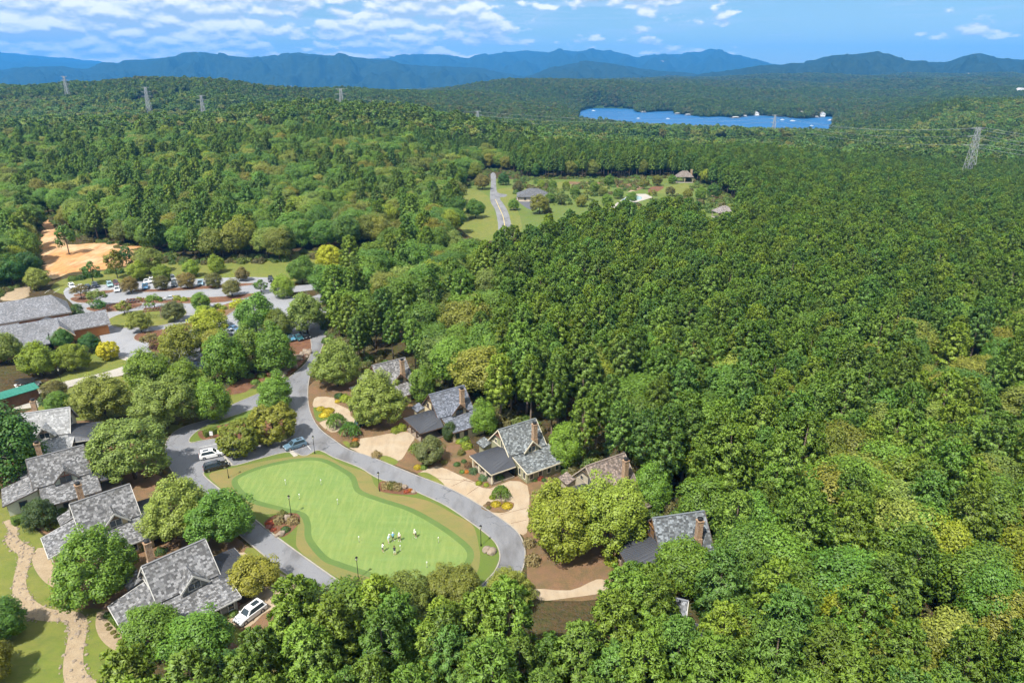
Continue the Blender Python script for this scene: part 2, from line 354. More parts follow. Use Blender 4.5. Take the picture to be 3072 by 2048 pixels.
M['yellow_mark'] = surf('yellow_road_paint', [(0.62, 0.48, 0.16), (2, 0.45, 0.75, (0.35, 0.3, 0.2), 0.6)], rough=0.9)
M['chimney_stone'] = surf('chimney_stone', [(0.42, 0.27, 0.16), (2.2, 0.4, 0.62, (0.26, 0.15, 0.09), 0.9), (4.5, 0.45, 0.65, (0.52, 0.42, 0.30), 0.7)], rough=0.95, bump=(5, 0.8, 0.06))
M['brick'] = surf('brick', [(0.58, 0.25, 0.09), (0.7, 0.4, 0.7, (0.46, 0.18, 0.06), 0.7)], rough=0.9)
M['pool'] = surf('pool_water', [(0.34, 0.50, 0.53)], rough=0.08, spec=0.6)
M['brownwood'] = surf('brown_timber', [(0.15, 0.075, 0.04), (2, 0.4, 0.7, (0.09, 0.045, 0.025), 0.7)], rough=0.85)
M['redwood'] = surf('red_timber', [(0.22, 0.09, 0.05), (2, 0.4, 0.7, (0.13, 0.055, 0.03), 0.7)], rough=0.85)
M['cloth'] = objcol_mat('cloth', 0.9, spec=0.2)
M['skin'] = surf('skin', [(0.50, 0.29, 0.20)], rough=0.6)
def far_forest_mat(name, c1, c2, c3, sc1, rock=False):
    m, nt, N, L, B = _mat(name)
    a = ramp(N, L, noise_out(N, L, sc1, 6.0, rough=0.7), 0.3, 0.7)
    b = ramp(N, L, noise_out(N, L, sc1*0.08, 4.0), 0.3, 0.7)
    c = mixn(N, L, a, c1, c2); mu = N.new('ShaderNodeMath'); mu.operation = 'MULTIPLY'; L.new(b, mu.inputs[0]); mu.inputs[1].default_value = 0.5
    c = mixn(N, L, mu.outputs[0], c, c3)
    if rock:
        r = ramp(N, L, noise_out(N, L, sc1*0.12, 6.0, rough=0.65, stretch=(1, 1, 2.5)), 0.70, 0.76)
        c = mixn(N, L, r, c, (0.42, 0.36, 0.32))
    L.new(c, B.inputs['Base Color']); B.inputs['Roughness'].default_value = 1.0; B.inputs['Specular IOR Level'].default_value = 0.0
    bp = N.new('ShaderNodeBump'); bp.inputs['Strength'].default_value = 1.0; bp.inputs['Distance'].default_value = 12.0
    L.new(noise_out(N, L, sc1*1.3, 5.0, rough=0.7), bp.inputs['Height']); L.new(bp.outputs[0], B.inputs['Normal'])
    return m
M['mountain'] = far_forest_mat('mountain_forest', (0.010, 0.020, 0.012), (0.034, 0.052, 0.026), (0.018, 0.034, 0.02), 0.02)
M['mountain_rock'] = far_forest_mat('mountain_forest_rock', (0.010, 0.020, 0.012), (0.034, 0.052, 0.026), (0.018, 0.034, 0.02), 0.02, rock=True)
def ground_mat():
    """forest floor near the drone, leafy forest texture far away where single trees can no longer be told apart"""
    m, nt, N, L, B = _mat('ground')
    n1 = ramp(N, L, noise_out(N, L, 0.09, 4.0), 0.4, 0.65); n2 = ramp(N, L, noise_out(N, L, 1.2, 5.0), 0.4, 0.7)
    near = mixn(N, L, n1, (0.055, 0.042, 0.022), (0.05, 0.062, 0.02)); near = mixn(N, L, n2, near, (0.085, 0.055, 0.03))
    a = ramp(N, L, noise_out(N, L, 0.05, 6.0, rough=0.75), 0.3, 0.7); b = ramp(N, L, noise_out(N, L, 0.003, 4.0), 0.35, 0.65)
    far = mixn(N, L, a, (0.012, 0.028, 0.010), (0.05, 0.085, 0.022)); far = mixn(N, L, b, far, (0.03, 0.055, 0.018))
    geo = N.new('ShaderNodeNewGeometry'); sp = N.new('ShaderNodeSeparateXYZ'); L.new(geo.outputs['Position'], sp.inputs[0])
    f = N.new('ShaderNodeMapRange'); L.new(sp.outputs[1], f.inputs[0]); f.inputs[1].default_value = 900; f.inputs[2].default_value = 2200
    c = mixn(N, L, f.outputs[0], near, far)
    L.new(c, B.inputs['Base Color']); B.inputs['Roughness'].default_value = 1.0; B.inputs['Specular IOR Level'].default_value = 0.05
    bp = N.new('ShaderNodeBump'); bp.inputs['Strength'].default_value = 0.8; bp.inputs['Distance'].default_value = 4.0
    L.new(noise_out(N, L, 0.08, 6.0, rough=0.7), bp.inputs['Height']); L.new(bp.outputs[0], B.inputs['Normal'])
    return m
M['ground'] = ground_mat()
# ------------------------------------------------------------------ terrain
TU = np.array([-1.4, -0.8, -0.6, -0.45, -0.3, -0.15, 0.0, 0.1, 0.2, 0.35, 0.5, 0.65, 0.8, 1.4])
TD = np.array([0, 250, 420, 600, 800, 1000, 1250, 1500, 1800, 2150, 2600, 3500, 4500, 6000, 9000, 16000, 40000.])
TZ = np.array([
 [0]*14,
 [0, 0, 0, 0, 0, 0, 0, 0, 0, 0, -1, -3, -4, -4],
 [2, 2, 3, 3, 2, 1, 0, 0, 0, -1, -6, -11, -12, -12],
 [9, 9, 11, 13, 15, 9, 0, 0, 0, -2, -10, -18, -19, -19],
 [12, 12, 14, 18, 31, 26, 6, -6, -12, -16, -18, -16, -4, -4],
 [4, 4, 6, 2, 2, -2, -10, -20, -26, -26, -16, 4, 16, 16],
 [10, 10, 14, 24, -4, -10, -18, -27, -27, -27, -20, 14, 28, 28],
 [28, 28, 34, 50, 24, 2, -18, -27, -27, -27, -24, 2, 16, 16],
 [26, 26, 14, 26, 20, 8, -16, -27, -27, -27, -25, -10, 0, 0],
 [2, 2, -4, 4, 8, 4, -8, -18, -24, -25, -20, -2, 8, 8],
 [-20, -20, -20, -12, -6, -8, 36, 42, 26, 2, 4, 14, 20, 20],
 [-60, -60, -60, -52, -45, -40, 6, 24, 28, 26, 26, 30, 32, 32],
 [-80, -80, -80, -75, -70, -60, -24, 8, 34, 42, 45, 48, 50, 50],
 [-90, -90, -90, -90, -85, -80, -50, -15, 5, 22, 30, 38, 40, 40],
 [-95, -95, -95, -95, -95, -95, -80, -60, -40, -20, -10, 0, 0, 0],
 [-100]*14, [-100]*14], dtype=float)
TZ = np.insert(TZ, 6, 0.4*TZ[:, 6] + 0.6*TZ[:, 5], axis=1); TU = np.insert(TU, 6, -0.09); TZ[:4, 6] = 0
TZ = np.insert(TZ, 2, [0]*10 + [-2, -3, -6, -8, -8], axis=0); TD = np.insert(TD, 2, 345)
def smooth(t): return t*t*(3-2*t)
def in_poly(px, py, poly):
    px = np.asarray(px); py = np.asarray(py); r = np.zeros(px.shape, bool); n = len(poly); j = n-1
    for i in range(n):
        xi, yi = poly[i]; xj, yj = poly[j]
        c = ((yi > py) != (yj > py)) & (px < (xj-xi)*(py-yi)/((yj-yi) if yj != yi else 1e-9) + xi)
        r ^= c; j = i
    return r
def seg_dist(px, py, poly):
    px = np.asarray(px, float); py = np.asarray(py, float); best = np.full(px.shape, 1e18); n = len(poly)
    for i in range(n):
        ax, ay = poly[i]; bx, by = poly[(i+1) % n]
        dx, dy = bx-ax, by-ay; t = np.clip(((px-ax)*dx + (py-ay)*dy)/(dx*dx+dy*dy+1e-9), 0, 1)
        best = np.minimum(best, (px-ax-t*dx)**2 + (py-ay-t*dy)**2)
    return np.sqrt(best)
WATER = -30.0
lake_px = [(70, 105), (140, 82), (210, 72), (380, 75), (510, 82), (535, 108), (620, 115), (740, 105), (860, 100), (880, 125), (1000, 135), (1100, 150), (1260, 152), (1290, 148), (1370, 160),
           (1460, 165), (1530, 145), (1640, 140), (1750, 148), (1860, 155), (1940, 165), (2060, 170), (2170, 158), (2240, 150), (2305, 162), (2268, 176), (2292, 196), (2262, 214), (2280, 238), (2240, 262)]
LAKE = [tuple(G(*Z8(*p), WATER)[:2]) for p in lake_px] + [(545, 1215), (480, 1240), (380, 1300), (270, 1365), (160, 1450), (150, 1600), (165, 1750)]
def vnoise(x, y, s, seed):
    """smooth value noise, vectorised"""
    x = np.asarray(x)/s + seed*17.3; y = np.asarray(y)/s - seed*9.1
    xi = np.floor(x).astype(int); yi = np.floor(y).astype(int); fx = smooth(x-xi); fy = smooth(y-yi)
    def h(a, b):
        n = (a*374761393 + b*668265263 + seed*982451653) & 0xffffffff
        n = ((n ^ (n >> 13))*1274126177) & 0xffffffff
        return ((n ^ (n >> 16)) & 0xffff)/65535.0
    return (h(xi, yi)*(1-fx) + h(xi+1, yi)*fx)*(1-fy) + (h(xi, yi+1)*(1-fx) + h(xi+1, yi+1)*fx)*fy
def tz(x, y):
    x = np.asarray(x, float); y = np.asarray(y, float)
    d = np.maximum(y, 1.0); u = np.clip(x/d, -1.39, 1.39); dd = np.clip(d, 0, 39999)
    i = np.clip(np.searchsorted(TD, dd, side='right')-1, 0, len(TD)-2); j = np.clip(np.searchsorted(TU, u, side='right')-1, 0, len(TU)-2)
    a = smooth((dd-TD[i])/(TD[i+1]-TD[i])); b = smooth((u-TU[j])/(TU[j+1]-TU[j]))
    z = (TZ[i, j]*(1-b) + TZ[i, j+1]*b)*(1-a) + (TZ[i+1, j]*(1-b) + TZ[i+1, j+1]*b)*a
    amp = np.clip((d-620)/600, 0, 1)*16 + np.clip((d-2600)/3000, 0, 1)*14
    z = z + amp*((vnoise(x, y, 300, 1)-.5)*1.7 + (vnoise(x, y, 120, 2)-.5)*.7)
    near = (d > 1000) & (d < 2600)
    sd = seg_dist(x, y, LAKE); ins = in_poly(x, y, LAKE)
    sd = np.where(ins, -sd, sd)
    t = np.clip((sd+6)/60.0, 0, 1)
    shore = np.where(sd < -6, WATER-5, np.maximum(z, WATER+0.8 + np.clip(sd, 0, 300)*0.05))
    w = np.where(sd < -6, 0.0, smooth(t))
    return np.where(near, (WATER-5)*(1-w) + shore*w, z)
def tz1(x, y): return float(tz(np.array([x]), np.array([y]))[0])

def build_ground():
    us = np.concatenate([np.linspace(-1.38, -0.8, 8)[:-1], np.linspace(-0.8, 0.8, 150), np.linspace(0.8, 1.38, 8)[1:]])
    ds = np.concatenate([[-150, -60, 5, 30], np.linspace(60, 640, 40), np.geomspace(655, 9000, 150), np.geomspace(9500, 19300, 10)])
    U, D = np.meshgrid(us, ds); Dn = np.where(D < 40, 110.0, D)   # behind the drone the sheet keeps its width
    X = U*np.maximum(Dn, 110.0); Y = D
    Zv = tz(X, np.maximum(Y, 1))
    nr, nc = U.shape
    co = np.stack([X, Y, Zv], -1).reshape(-1, 3)
    idx = np.arange(nr*nc).reshape(nr, nc)
    fs = np.stack([idx[:-1, :-1], idx[:-1, 1:], idx[1:, 1:], idx[1:, :-1]], -1).reshape(-1, 4)
    me = bpy.data.meshes.new('ground'); me.from_pydata(co.tolist(), [], fs.tolist()); me.materials.append(M['ground'])
    me.polygons.foreach_set('use_smooth', [True]*len(fs)); me.update()
    tag(inst('ground', me), 'wooded rolling ground under the forest and cottages', kind='structure')
build_ground()

def sheet(name, poly, z, mat, label=None, kind='structure', parent=None, thick=0.0):
    """flat polygon surface laid on the ground; poly = world xy"""
    pts = [Vector((p[0], p[1], 0)) for p in poly]
    tris = tessellate_polygon([pts])
    b = MB(); n = len(pts)
    ar = sum(pts[i].x*pts[(i+1) % n].y - pts[(i+1) % n].x*pts[i].y for i in range(n))
    b.add([(p.x, p.y, z) for p in pts], [tuple(t) for t in tris])
    me = bpy.data.meshes.new(name); vs = list(b.v); fs = list(b.f)
    if thick:
        k = len(vs); vs += [(x, y, zz-thick) for x, y, zz in b.v]
        fs += [(i, (i+1) % n, k+(i+1) % n, k+i) for i in range(n)]
    me.from_pydata(vs, [], fs); me.materials.append(mat); me.update()
    bm = bmesh.new(); bm.from_mesh(me); bmesh.ops.recalc_face_normals(bm, faces=bm.faces)
    if sum(f.normal.z for f in bm.faces) < 0: bmesh.ops.reverse_faces(bm, faces=bm.faces)
    bm.to_mesh(me); bm.free()
    o = inst(name, me, parent)
    if parent is None: tag(o, label, kind=kind)
    return o
def smooth_poly(pts, n=4, closed=True):
    """Catmull-Rom"""
    P = [Vector(p[:2]) for p in pts]; out = []; k = len(P)
    for i in range(k if closed else k-1):
        g = (lambda q: P[q % k]) if closed else (lambda q: P[min(max(q, 0), k-1)])
        a, b, c, d = g(i-1), g(i), g(i+1), g(i+2)
        for s in range(n):
            t = s/n
            out.append(0.5*((2*b) + (c-a)*t + (2*a-5*b+4*c-d)*t*t + (3*b-a-3*c+d)*t**3))
    if not closed: out.append(P[-1])
    return [(p.x, p.y) for p in out]
def W(pts, f=None):
    return [tuple(G(*(f(*p) if f else p))[:2]) for p in pts]
def offset(poly, d):
    P = [Vector(p) for p in poly]; n = len(P); out = []
    ar = sum(P[i].x*P[(i+1) % n].y - P[(i+1) % n].x*P[i].y for i in range(n)); sgn = 1 if ar > 0 else -1
    for i in range(n):
        t = (P[(i+1) % n]-P[i-1]); t.normalize(); out.append(tuple(P[i] + Vector((t.y, -t.x))*d*sgn))
    return out
def ribbon(path, w, closed=False):
    """strip polygon pieces along a path: returns left/right offset loops"""
    P = [Vector(p) for p in path]; n = len(P); lf, rt = [], []
    for i in range(n):
        a = P[(i-1) % n] if closed or i else P[i]; b = P[(i+1) % n] if closed or i < n-1 else P[i]
        t = (b-a); t.normalize(); nrm = Vector((-t.y, t.x)); ww = w[i] if isinstance(w, (list, tuple)) else w
        lf.append(P[i]+nrm*ww/2); rt.append(P[i]-nrm*ww/2)
    return lf, rt
def strip(name, path, w, z, mat, label=None, closed=False, h=0.0, parent=None):
    lf, rt = ribbon(path, w, closed); n = len(lf); vs = []; fs = []
    for a, b in zip(lf, rt):
        vs += [(a.x, a.y, z), (b.x, b.y, z), (a.x, a.y, z-h), (b.x, b.y, z-h)]
    for i in range(n if closed else n-1):
        p, q = 4*i, 4*((i+1) % n); fs.append((p, p+1, q+1, q))
        if h: fs += [(p, q, q+2, p+2), (p+1, p+3, q+3, q+1)]
    me = bpy.data.meshes.new(name); me.from_pydata(vs, [], fs); me.materials.append(mat); me.update()
    bm = bmesh.new(); bm.from_mesh(me); bmesh.ops.recalc_face_normals(bm, faces=bm.faces)
    if sum(f.normal.z*f.calc_area() for f in bm.faces) < 0: bmesh.ops.reverse_faces(bm, faces=bm.faces)
    bm.to_mesh(me); bm.free()
    o = inst(name, me, parent)
    if parent is None: tag(o, label, kind='structure')
    return o

# lake
def water_mat():
    m, nt, N, L, B = _mat('lake_water')
    v = ramp(N, L, noise_out(N, L, 0.006, 5.0, stretch=(1, 3, 1)), 0.35, 0.7)
    c = mixn(N, L, v, (0.005, 0.075, 0.20), (0.012, 0.11, 0.27))
    L.new(c, B.inputs['Base Color']); B.inputs['Roughness'].default_value = 0.45; B.inputs['Specular IOR Level'].default_value = 0.15
    bp = N.new('ShaderNodeBump'); bp.inputs['Strength'].default_value = 0.6; bp.inputs['Distance'].default_value = 0.6
    L.new(noise_out(N, L, 0.25, 4.0, stretch=(1, 2.5, 1)), bp.inputs['Height']); L.new(bp.outputs[0], B.inputs['Normal'])
    return m
M['water'] = water_mat()
sheet('lake', offset(LAKE, 25), WATER, M['water'], 'blue lake lying between forested hills')

# mountain ridges: skyline given as photo points, built as solid ridges at their own distance
def ridge(name, D, pts, base_y, mat, label, depth=0.32, rough=1.0, seed=1):
    xs = [p[0] for p in pts]; ys = [p[1] for p in pts]
    n = max(60, int((xs[-1]-xs[0])/5)); X = np.linspace(xs[0], xs[-1], n); Yp = np.interp(X, xs, ys)
    rr = random.Random(seed)
    rows = np.concatenate([np.linspace(-1, 0, 26), np.linspace(0, 0.7, 6)[1:]])
    vs = []; fs = []
    for r in rows:
        for i in range(n):
            a, b, c = ray(X[i], Yp[i]); u = a/b
            crest = H + D*c/b
            a2, b2, c2 = ray(X[i], base_y); base = min(H + D*c2/b2, crest) - 60
            d = D*(1 + depth*(r if r < 0 else r*0.5))
            px, py = u*D*(1+depth*r*0.0) + 0.0, d
            px = u*d if r < 0 else u*D
            t = 1-abs(r)
            spur = (mnoise.noise(Vector((px/(D*0.022), py/(D*0.05), seed*3.1))) + 0.6*mnoise.noise(Vector((px/(D*0.009), py/(D*0.02), seed*5.7))))
            f = smooth(max(t, 0))**0.85
            z = base + (crest-base)*f + spur*(crest-base)*0.34*rough*(4*t*(1-t))*1.0
            if r == 0: z += D*0.0004*mnoise.noise(Vector((i*0.9, seed, 0.3)))
            vs.append((px, py, min(z, crest + D*0.0005)))
    nr = len(rows)
    for k in range(nr-1):
        for i in range(n-1):
            fs.append((k*n+i, k*n+i+1, (k+1)*n+i+1, (k+1)*n+i))
    me = bpy.data.meshes.new(name); me.from_pydata(vs, [], fs); me.materials.append(mat)
    me.polygons.foreach_set('use_smooth', [True]*len(fs)); me.update()
    tag(inst(name, me), label, kind='structure')
ridge('mountain', 17300, [(-700, 122), (-400, 112), (-150, 118), (0, 121), (44, 127), (82, 130), (137, 135), (191, 140), (222, 146), (300, 165)], 170, M['mountain'], 'palest far ridge at the edge of the range', seed=1)
ridge('mountain', 15500, [(-700, 140), (-300, 132), (0, 138), (62, 143), (130, 142), (171, 145), (219, 149), (260, 152), (340, 168)], 175, M['mountain'], 'second pale ridge behind the long blue mountain', seed=2)
ridge('mountain', 13800, [(760, 150), (818, 142), (863, 136), (886, 135), (928, 129), (989, 127), (1030, 129), (1074, 137), (1091, 132), (1126, 126), (1187, 120), (1215, 118), (1262, 121), (1297, 119), (1331, 119), (1365, 115), (1399, 118), (1433, 126), (1467, 133), (1502, 126),
      (1568, 125), (1588, 120), (1609, 119.6), (1631, 113), (1653, 118), (1677, 126), (1705, 129), (1732, 137), (1759, 145), (1790, 150), (1850, 165)], 185, M['mountain_rock'], 'long blue range with a bare rocky peak beyond the lake', seed=3)
ridge('mountain', 9200, [(-800, 150), (-500, 135), (-200, 150), (0, 161), (41, 156), (103, 153), (144, 154), (178, 159), (202, 158), (236, 144), (270, 148), (284, 141), (342, 137), (403, 132), (420, 125), (448, 123), (485, 126), (547, 132), (598, 133), (643, 127), (690, 122), (728, 127), (783, 128),
      (818, 135), (863, 137), (921, 147), (989, 154), (1057, 156), (1109, 158), (1153, 167), (1200, 176)], 200, M['mountain'], 'broad blue mountain with a flat top and side spurs', seed=4)
ridge('mountain', 8000, [(1150, 185), (1225, 172), (1262, 157), (1297, 150), (1348, 142), (1399, 147), (1450, 155), (1502, 162), (1567, 167), (1640, 175), (1700, 182)], 190, M['mountain'], 'low blue foothill in front of the rocky range', seed=5)
ridge('mountain', 6300, [(1500, 188), (1588, 178), (1636, 167), (1705, 159), (1756, 152), (1800, 149), (1814, 145), (1848, 145), (1882, 140), (1910, 130.5), (1944, 128), (1978, 126), (2016, 121), (2043, 124), (2063, 131.6), (2091, 142), (2115, 143), (2149, 143), (2169, 145), (2200, 138), (2234, 127),
      (2251, 125), (2272, 130.5), (2310, 136), (2350, 139), (2500, 132), (2750, 120), (3000, 140)], 190, M['mountain'], 'dark green twin-humped mountain above the right shore hills', seed=6)

# haze: the air between the hills
def haze():
    m, nt, N, L, B = _mat('haze'); N.remove(B)
    pv = N.new('ShaderNodeVolumePrincipled')
    pv.inputs['Color'].default_value = (0.07, 0.40, 1.0, 1); pv.inputs['Density'].default_value = 7.0e-5; pv.inputs['Anisotropy'].default_value = 0.0
    L.new(pv.outputs[0], N['Material Output'].inputs['Volume'])
    b = MB().box(-42000, 42000, -400, 19600, -140, 760)
    tag(b.build('haze', m), 'thin blue summer haze over the valley', kind='stuff')
haze()

# ------------------------------------------------------------------ roads, lawns, drives (2352-wide photo points)
loop_outer = [(742, 690), (748, 760), (735, 810), (716, 850), (708, 885), (708, 925), (716, 955), (735, 985), (770, 1012), (801, 1032), (852, 1049), (904, 1070), (958, 1092), (1023, 1117), (1074, 1143), (1126, 1175), (1167, 1203), (1191, 1225), (1203, 1251), (1206, 1278), (1199, 1309), (1180, 1345), (1140, 1385), (1080, 1425), (1000, 1445), (920, 1430),
              (849, 1388), (784, 1366), (735, 1346), (670, 1326), (581, 1254), (500, 1185), (440, 1130), (405, 1095), (385, 1062), (379, 1028), (388, 1005), (408, 987), (437, 975), (480, 962), (526, 933), (591, 905), (640, 885), (663, 868), (704, 832), (715, 800), (712, 760), (715, 690)]
sur = [(469, 1091), (489, 1083), (522, 1072), (548, 1068), (601, 1053), (664, 1039), (700, 1048), (731, 1035), (765, 1051), (784, 1058), (828, 1076), (869, 1100), (927, 1117), (962, 1133), (1023, 1162), (1078, 1199), (1119, 1230), (1139, 1251), (1147, 1278), (1139, 1305), (1120, 1329), (1080, 1362), (1000, 1392), (920, 1382), (852, 1360), (818, 1350), (783, 1336), (680, 1264), (608, 1210), (533, 1145)]
fringe = [(480, 1092), (540, 1074), (610, 1059), (680, 1048), (740, 1045), (790, 1068), (835, 1082), (852, 1092), (861, 1114), (887, 1134), (938, 1141), (989, 1153), (1044, 1182), (1085, 1206), (1100, 1254), (1102, 1292), (1088, 1326), (1040, 1362), (950, 1378), (852, 1355), (818, 1345), (783, 1331), (735, 1302), (687, 1264), (680, 1240), (684, 1208), (684, 1194), (660, 1180), (605, 1181), (575, 1170), (535, 1142)]
green = [(547, 1110), (560, 1093), (615, 1073), (683, 1060), (735, 1060), (782, 1083), (804, 1100), (818, 1131), (869, 1152), (938, 1175), (1006, 1213), (1057, 1251), (1073, 1273), (1064, 1296), (1037, 1312), (972, 1329), (904, 1329), (835, 1309), (784, 1292), (752, 1278), (718, 1237), (714, 1203), (700, 1179), (649, 1165), (581, 1145)]
WL = smooth_poly(W(loop_outer)); WS = smooth_poly(W(sur), 5)
sheet('road', WL, 0.03, M['asphalt'], 'grey asphalt loop road round the putting lawn')
sheet('rough_lawn', WS, 0.12, M['rough_grass'], 'darker grass corners between the road and the putting lawn', thick=0.12)
sheet('fringe', smooth_poly(W(fringe), 5), 0.124, M['fringe'], 'tan sun-bleached fringe of grass round the putting green')
WG = smooth_poly(W(green), 6)
sheet('collar', offset(WG, 1.15), 0.128, M['collar'], 'dark mown collar edging the putting green')
sheet('putting_green', WG, 0.133, M['green'], 'smooth light green putting surface')
strip('kerb', offset(WS, 0.1), 0.22, 0.15, M['kerb'], 'pale kerb round the putting lawn', closed=True, h=0.15)
strip('kerb', WL[4*1:4*26], 0.2, 0.10, M['kerb'], 'kerb along the outer edge of the loop road', h=0.1)
strip('kerb', WL[4*26:4*46], 0.2, 0.10, M['kerb'], 'kerb along the house side of the loop road', h=0.1)
island = [Z9(40, 670), Z9(60, 600), Z9(180, 490), (480, 975), (545, 952), (600, 935), (650, 932), (676, 955), Z9(1745, 420), Z9(1640, 620), Z9(1200, 720), Z9(760, 780), Z9(520, 630), Z9(230, 655), Z9(100, 685)]
WI = smooth_poly(W(island), 3)
sheet('traffic_island', WI, 0.12, M['rough_grass'], 'grass and mulch island with two round golden trees', thick=0.12)
strip('kerb', WI, 0.2, 0.14, M['kerb'], 'kerb round the tree island', closed=True, h=0.14)
sheet('mulch_bed', smooth_poly(W([Z9(180, 520), Z9(330, 470), Z9(700, 380), Z9(1600, 300), Z9(1700, 500), Z9(1500, 640), Z9(760, 740), Z9(520, 610), Z9(260, 640)]), 3), 0.125, M['mulch'], 'brown mulch under the golden trees')
sheet('pavement', W([Z9(460, 640), Z9(530, 630), Z9(650, 930), Z9(740, 1030), Z9(660, 1060), Z9(590, 900)]), 0.05, M['concrete_grey'], 'pale pavement beside the parked white car', thick=0.05)
sheet('pavement', W([Z9(1640, 830), Z9(1700, 810), Z9(1790, 890), Z9(1720, 915)]), 0.14, M['concrete_grey'], 'small concrete slab at the lawn edge by the blue car')
for a, b in ((Z9(200, 760), Z9(480, 700)), (Z9(250, 940), Z9(600, 880)), (Z9(300, 1110), Z9(640, 1060)), (Z9(1530, 710), Z9(1640, 830)), (Z9(1860, 640), Z9(1990, 790))):
    strip('bay_marking', W([a, b]), 0.12, 0.034, M['mark'], 'white parking bay line beside the loop road')

# upper car park
lot = [(430, 545), (470, 490), (700, 480), (1000, 450), (1300, 440), (1800, 430), (1830, 500), (2180, 465), (2180, 500), (1900, 545), (2080, 565), (2200, 535), (2200, 800), (2130, 850), (1960, 830), (1700, 870), (1560, 900), (1400, 990), (1350, 1040), (1110, 1010), (1060, 980), (960, 1035), (900, 1050), (870, 1000), (800, 960), (700, 900), (660, 800), (600, 730), (500, 620)]
sheet('car_park', smooth_poly(W(lot, R4), 3), 0.02, M['asphalt_pale'], 'pale grey car park with planted islands beside the brick clubhouse')
isl = [([(470, 575), (540, 560), (640, 580), (640, 600), (520, 600)], 'mulch', 'mulch island with a small bare-stemmed tree at the car park corner'),
       ([(575, 640), (650, 622), (740, 610), (900, 588), (960, 615), (860, 648), (740, 662), (640, 662)], 'mulch', 'long mulch island edged in brick near the car park'),
       ([(720, 720), (830, 672), (1000, 645), (1150, 622), (1235, 640), (1250, 680), (1150, 738), (1000, 763), (830, 770), (740, 750)], 'lawn', 'oval grass island with pergolas in the car park'),
       ([(850, 595), (1050, 566), (1300, 566), (1500, 560), (1700, 538), (1700, 556), (1500, 598), (1280, 606), (1000, 604)], 'mulch', 'narrow planted strip between the car park rows'),
       ([(1405, 655), (1540, 603), (1640, 582), (1705, 590), (1600, 640), (1535, 680), (1480, 722), (1410, 705)], 'pinestraw', 'curved bed of yellow shrubs in the car park'),
       ([(900, 832), (950, 800), (1100, 780), (1250, 738), (1330, 740), (1190, 850), (1110, 965), (1060, 962), (1000, 910), (1000, 872), (920, 858)], 'mulch', 'pointed mulch island between the car park lanes'),
       ([(500, 545), (760, 515), (780, 525), (560, 565)], 'mulch', 'thin planted strip in front of the back parking row'),
       ([(900, 520), (1250, 498), (1500, 480), (1700, 470), (1720, 480), (1400, 508), (1000, 530)], 'mulch', 'thin strip of trees dividing the rear parking rows')]
for p, mt, lb in isl:
    w = smooth_poly(W(p, R4), 3)
    sheet('planting_island', w, 0.13, M[mt], lb, thick=0.13)
    strip('kerb', w, 0.25, 0.15, M['kerb'], 'kerb round the ' + lb, closed=True, h=0.15)
for k in range(7):
    a = Z15(660 + 0*k, 800 + 24*k); b = Z15(880 - 10*k, 785 + 27*k)
    strip('bay_marking', W([a, b]), 0.16, 0.026, M['mark'], 'white parking bay lines by the yellow shrub bed')
for k in range(14):
    x = 300 + k*62; y = 470 - k*3
    strip('bay_marking', W([R4(x+40, y+40), R4(x, y+66)]), 0.16, 0.026, M['mark'], 'white parking bay lines along the planted strip')

# lawns, beds and drives left of the loop
sheet('lawn', smooth_poly(W([(340, 500), (430, 440), (700, 385), (1000, 340), (1100, 300), (1500, 290), (1850, 270), (2100, 240), (2350, 200), (2600, 190), (2640, 270), (2400, 330), (2250, 420), (2240, 470), (1850, 460), (1800, 435), (1300, 445), (700, 485), (480, 500), (430, 545)], R4), 2), 0.012, M['lawn'], 'strip of mown grass between the car park and the woods')
sheet('lawn', smooth_poly(W([(270, 1155), (420, 1080), (590, 950), (690, 900), (800, 965), (880, 1010), (700, 1065), (480, 1120)], R4), 3), 0.022, M['lawn'], 'mown grass wedge with a yellow tree beside the clubhouse drive')
sheet('lawn', smooth_poly(W([(200, 1370), (270, 1290), (360, 1210), (640, 1125), (860, 1085), (1110, 1040), (1390, 1030), (1400, 1170), (1250, 1230), (1000, 1320), (700, 1380), (450, 1390)], R4), 3), 0.012, M['lawn'], 'mown grass between the cart path and the cottages')
sheet('lawn', smooth_poly(W([(1500, 1310), (1560, 1200), (1720, 1180), (1740, 1240), (1560, 1300)], R4), 3), 0.014, M['lawn'], 'small grass triangle beside the side road')
sheet('lawn', smooth_poly(W([(1010, 1460), (1150, 1420), (1250, 1440), (1100, 1490)], R4), 3), 0.014, M['lawn'], 'small grass patch at the bend of the loop road')
sheet('cart_path', smooth_poly(W([(815, 962), (880, 975), (955, 1030), (945, 1045), (820, 1088), (640, 1125), (470, 1165), (270, 1215), (255, 1180), (450, 1125), (700, 1068), (860, 1015), (880, 1000), (800, 975)], R4), 2), 0.03, M['concrete_grey'], 'pale concrete cart path curving to the clubhouse')
sheet('cart_apron', W([(0, 1230), (255, 1175), (275, 1215), (450, 1165), (465, 1175), (400, 1220), (300, 1240), (260, 1300), (0, 1330)], R4), 0.026, M['concrete_grey'], 'concrete apron around the green-roofed cart shed')
sheet('rock_bank', smooth_poly(W([(1960, 850), (2130, 840), (2135, 880), (2085, 930), (2030, 1010), (1950, 1080), (1880, 1110), (1720, 1150), (1650, 1200), (1520, 1220), (1500, 1190), (1700, 1080), (1880, 1010)], R4), 3), 0.02, M['mulch'], 'red-brown mulch bank with boulders above the road')
sheet('lawn', smooth_poly(W([(-160, 1120), (0, 1145), (30, 1170), (60, 1200), (105, 1235), (130, 1280), (150, 1390), (240, 1400), (300, 1480), (335, 1600), (300, 1680), (-300, 1680), (-300, 1250)]), 3), 0.02, M['lawn'], 'sunlit lawn with a rocky dry stream below the cottages')
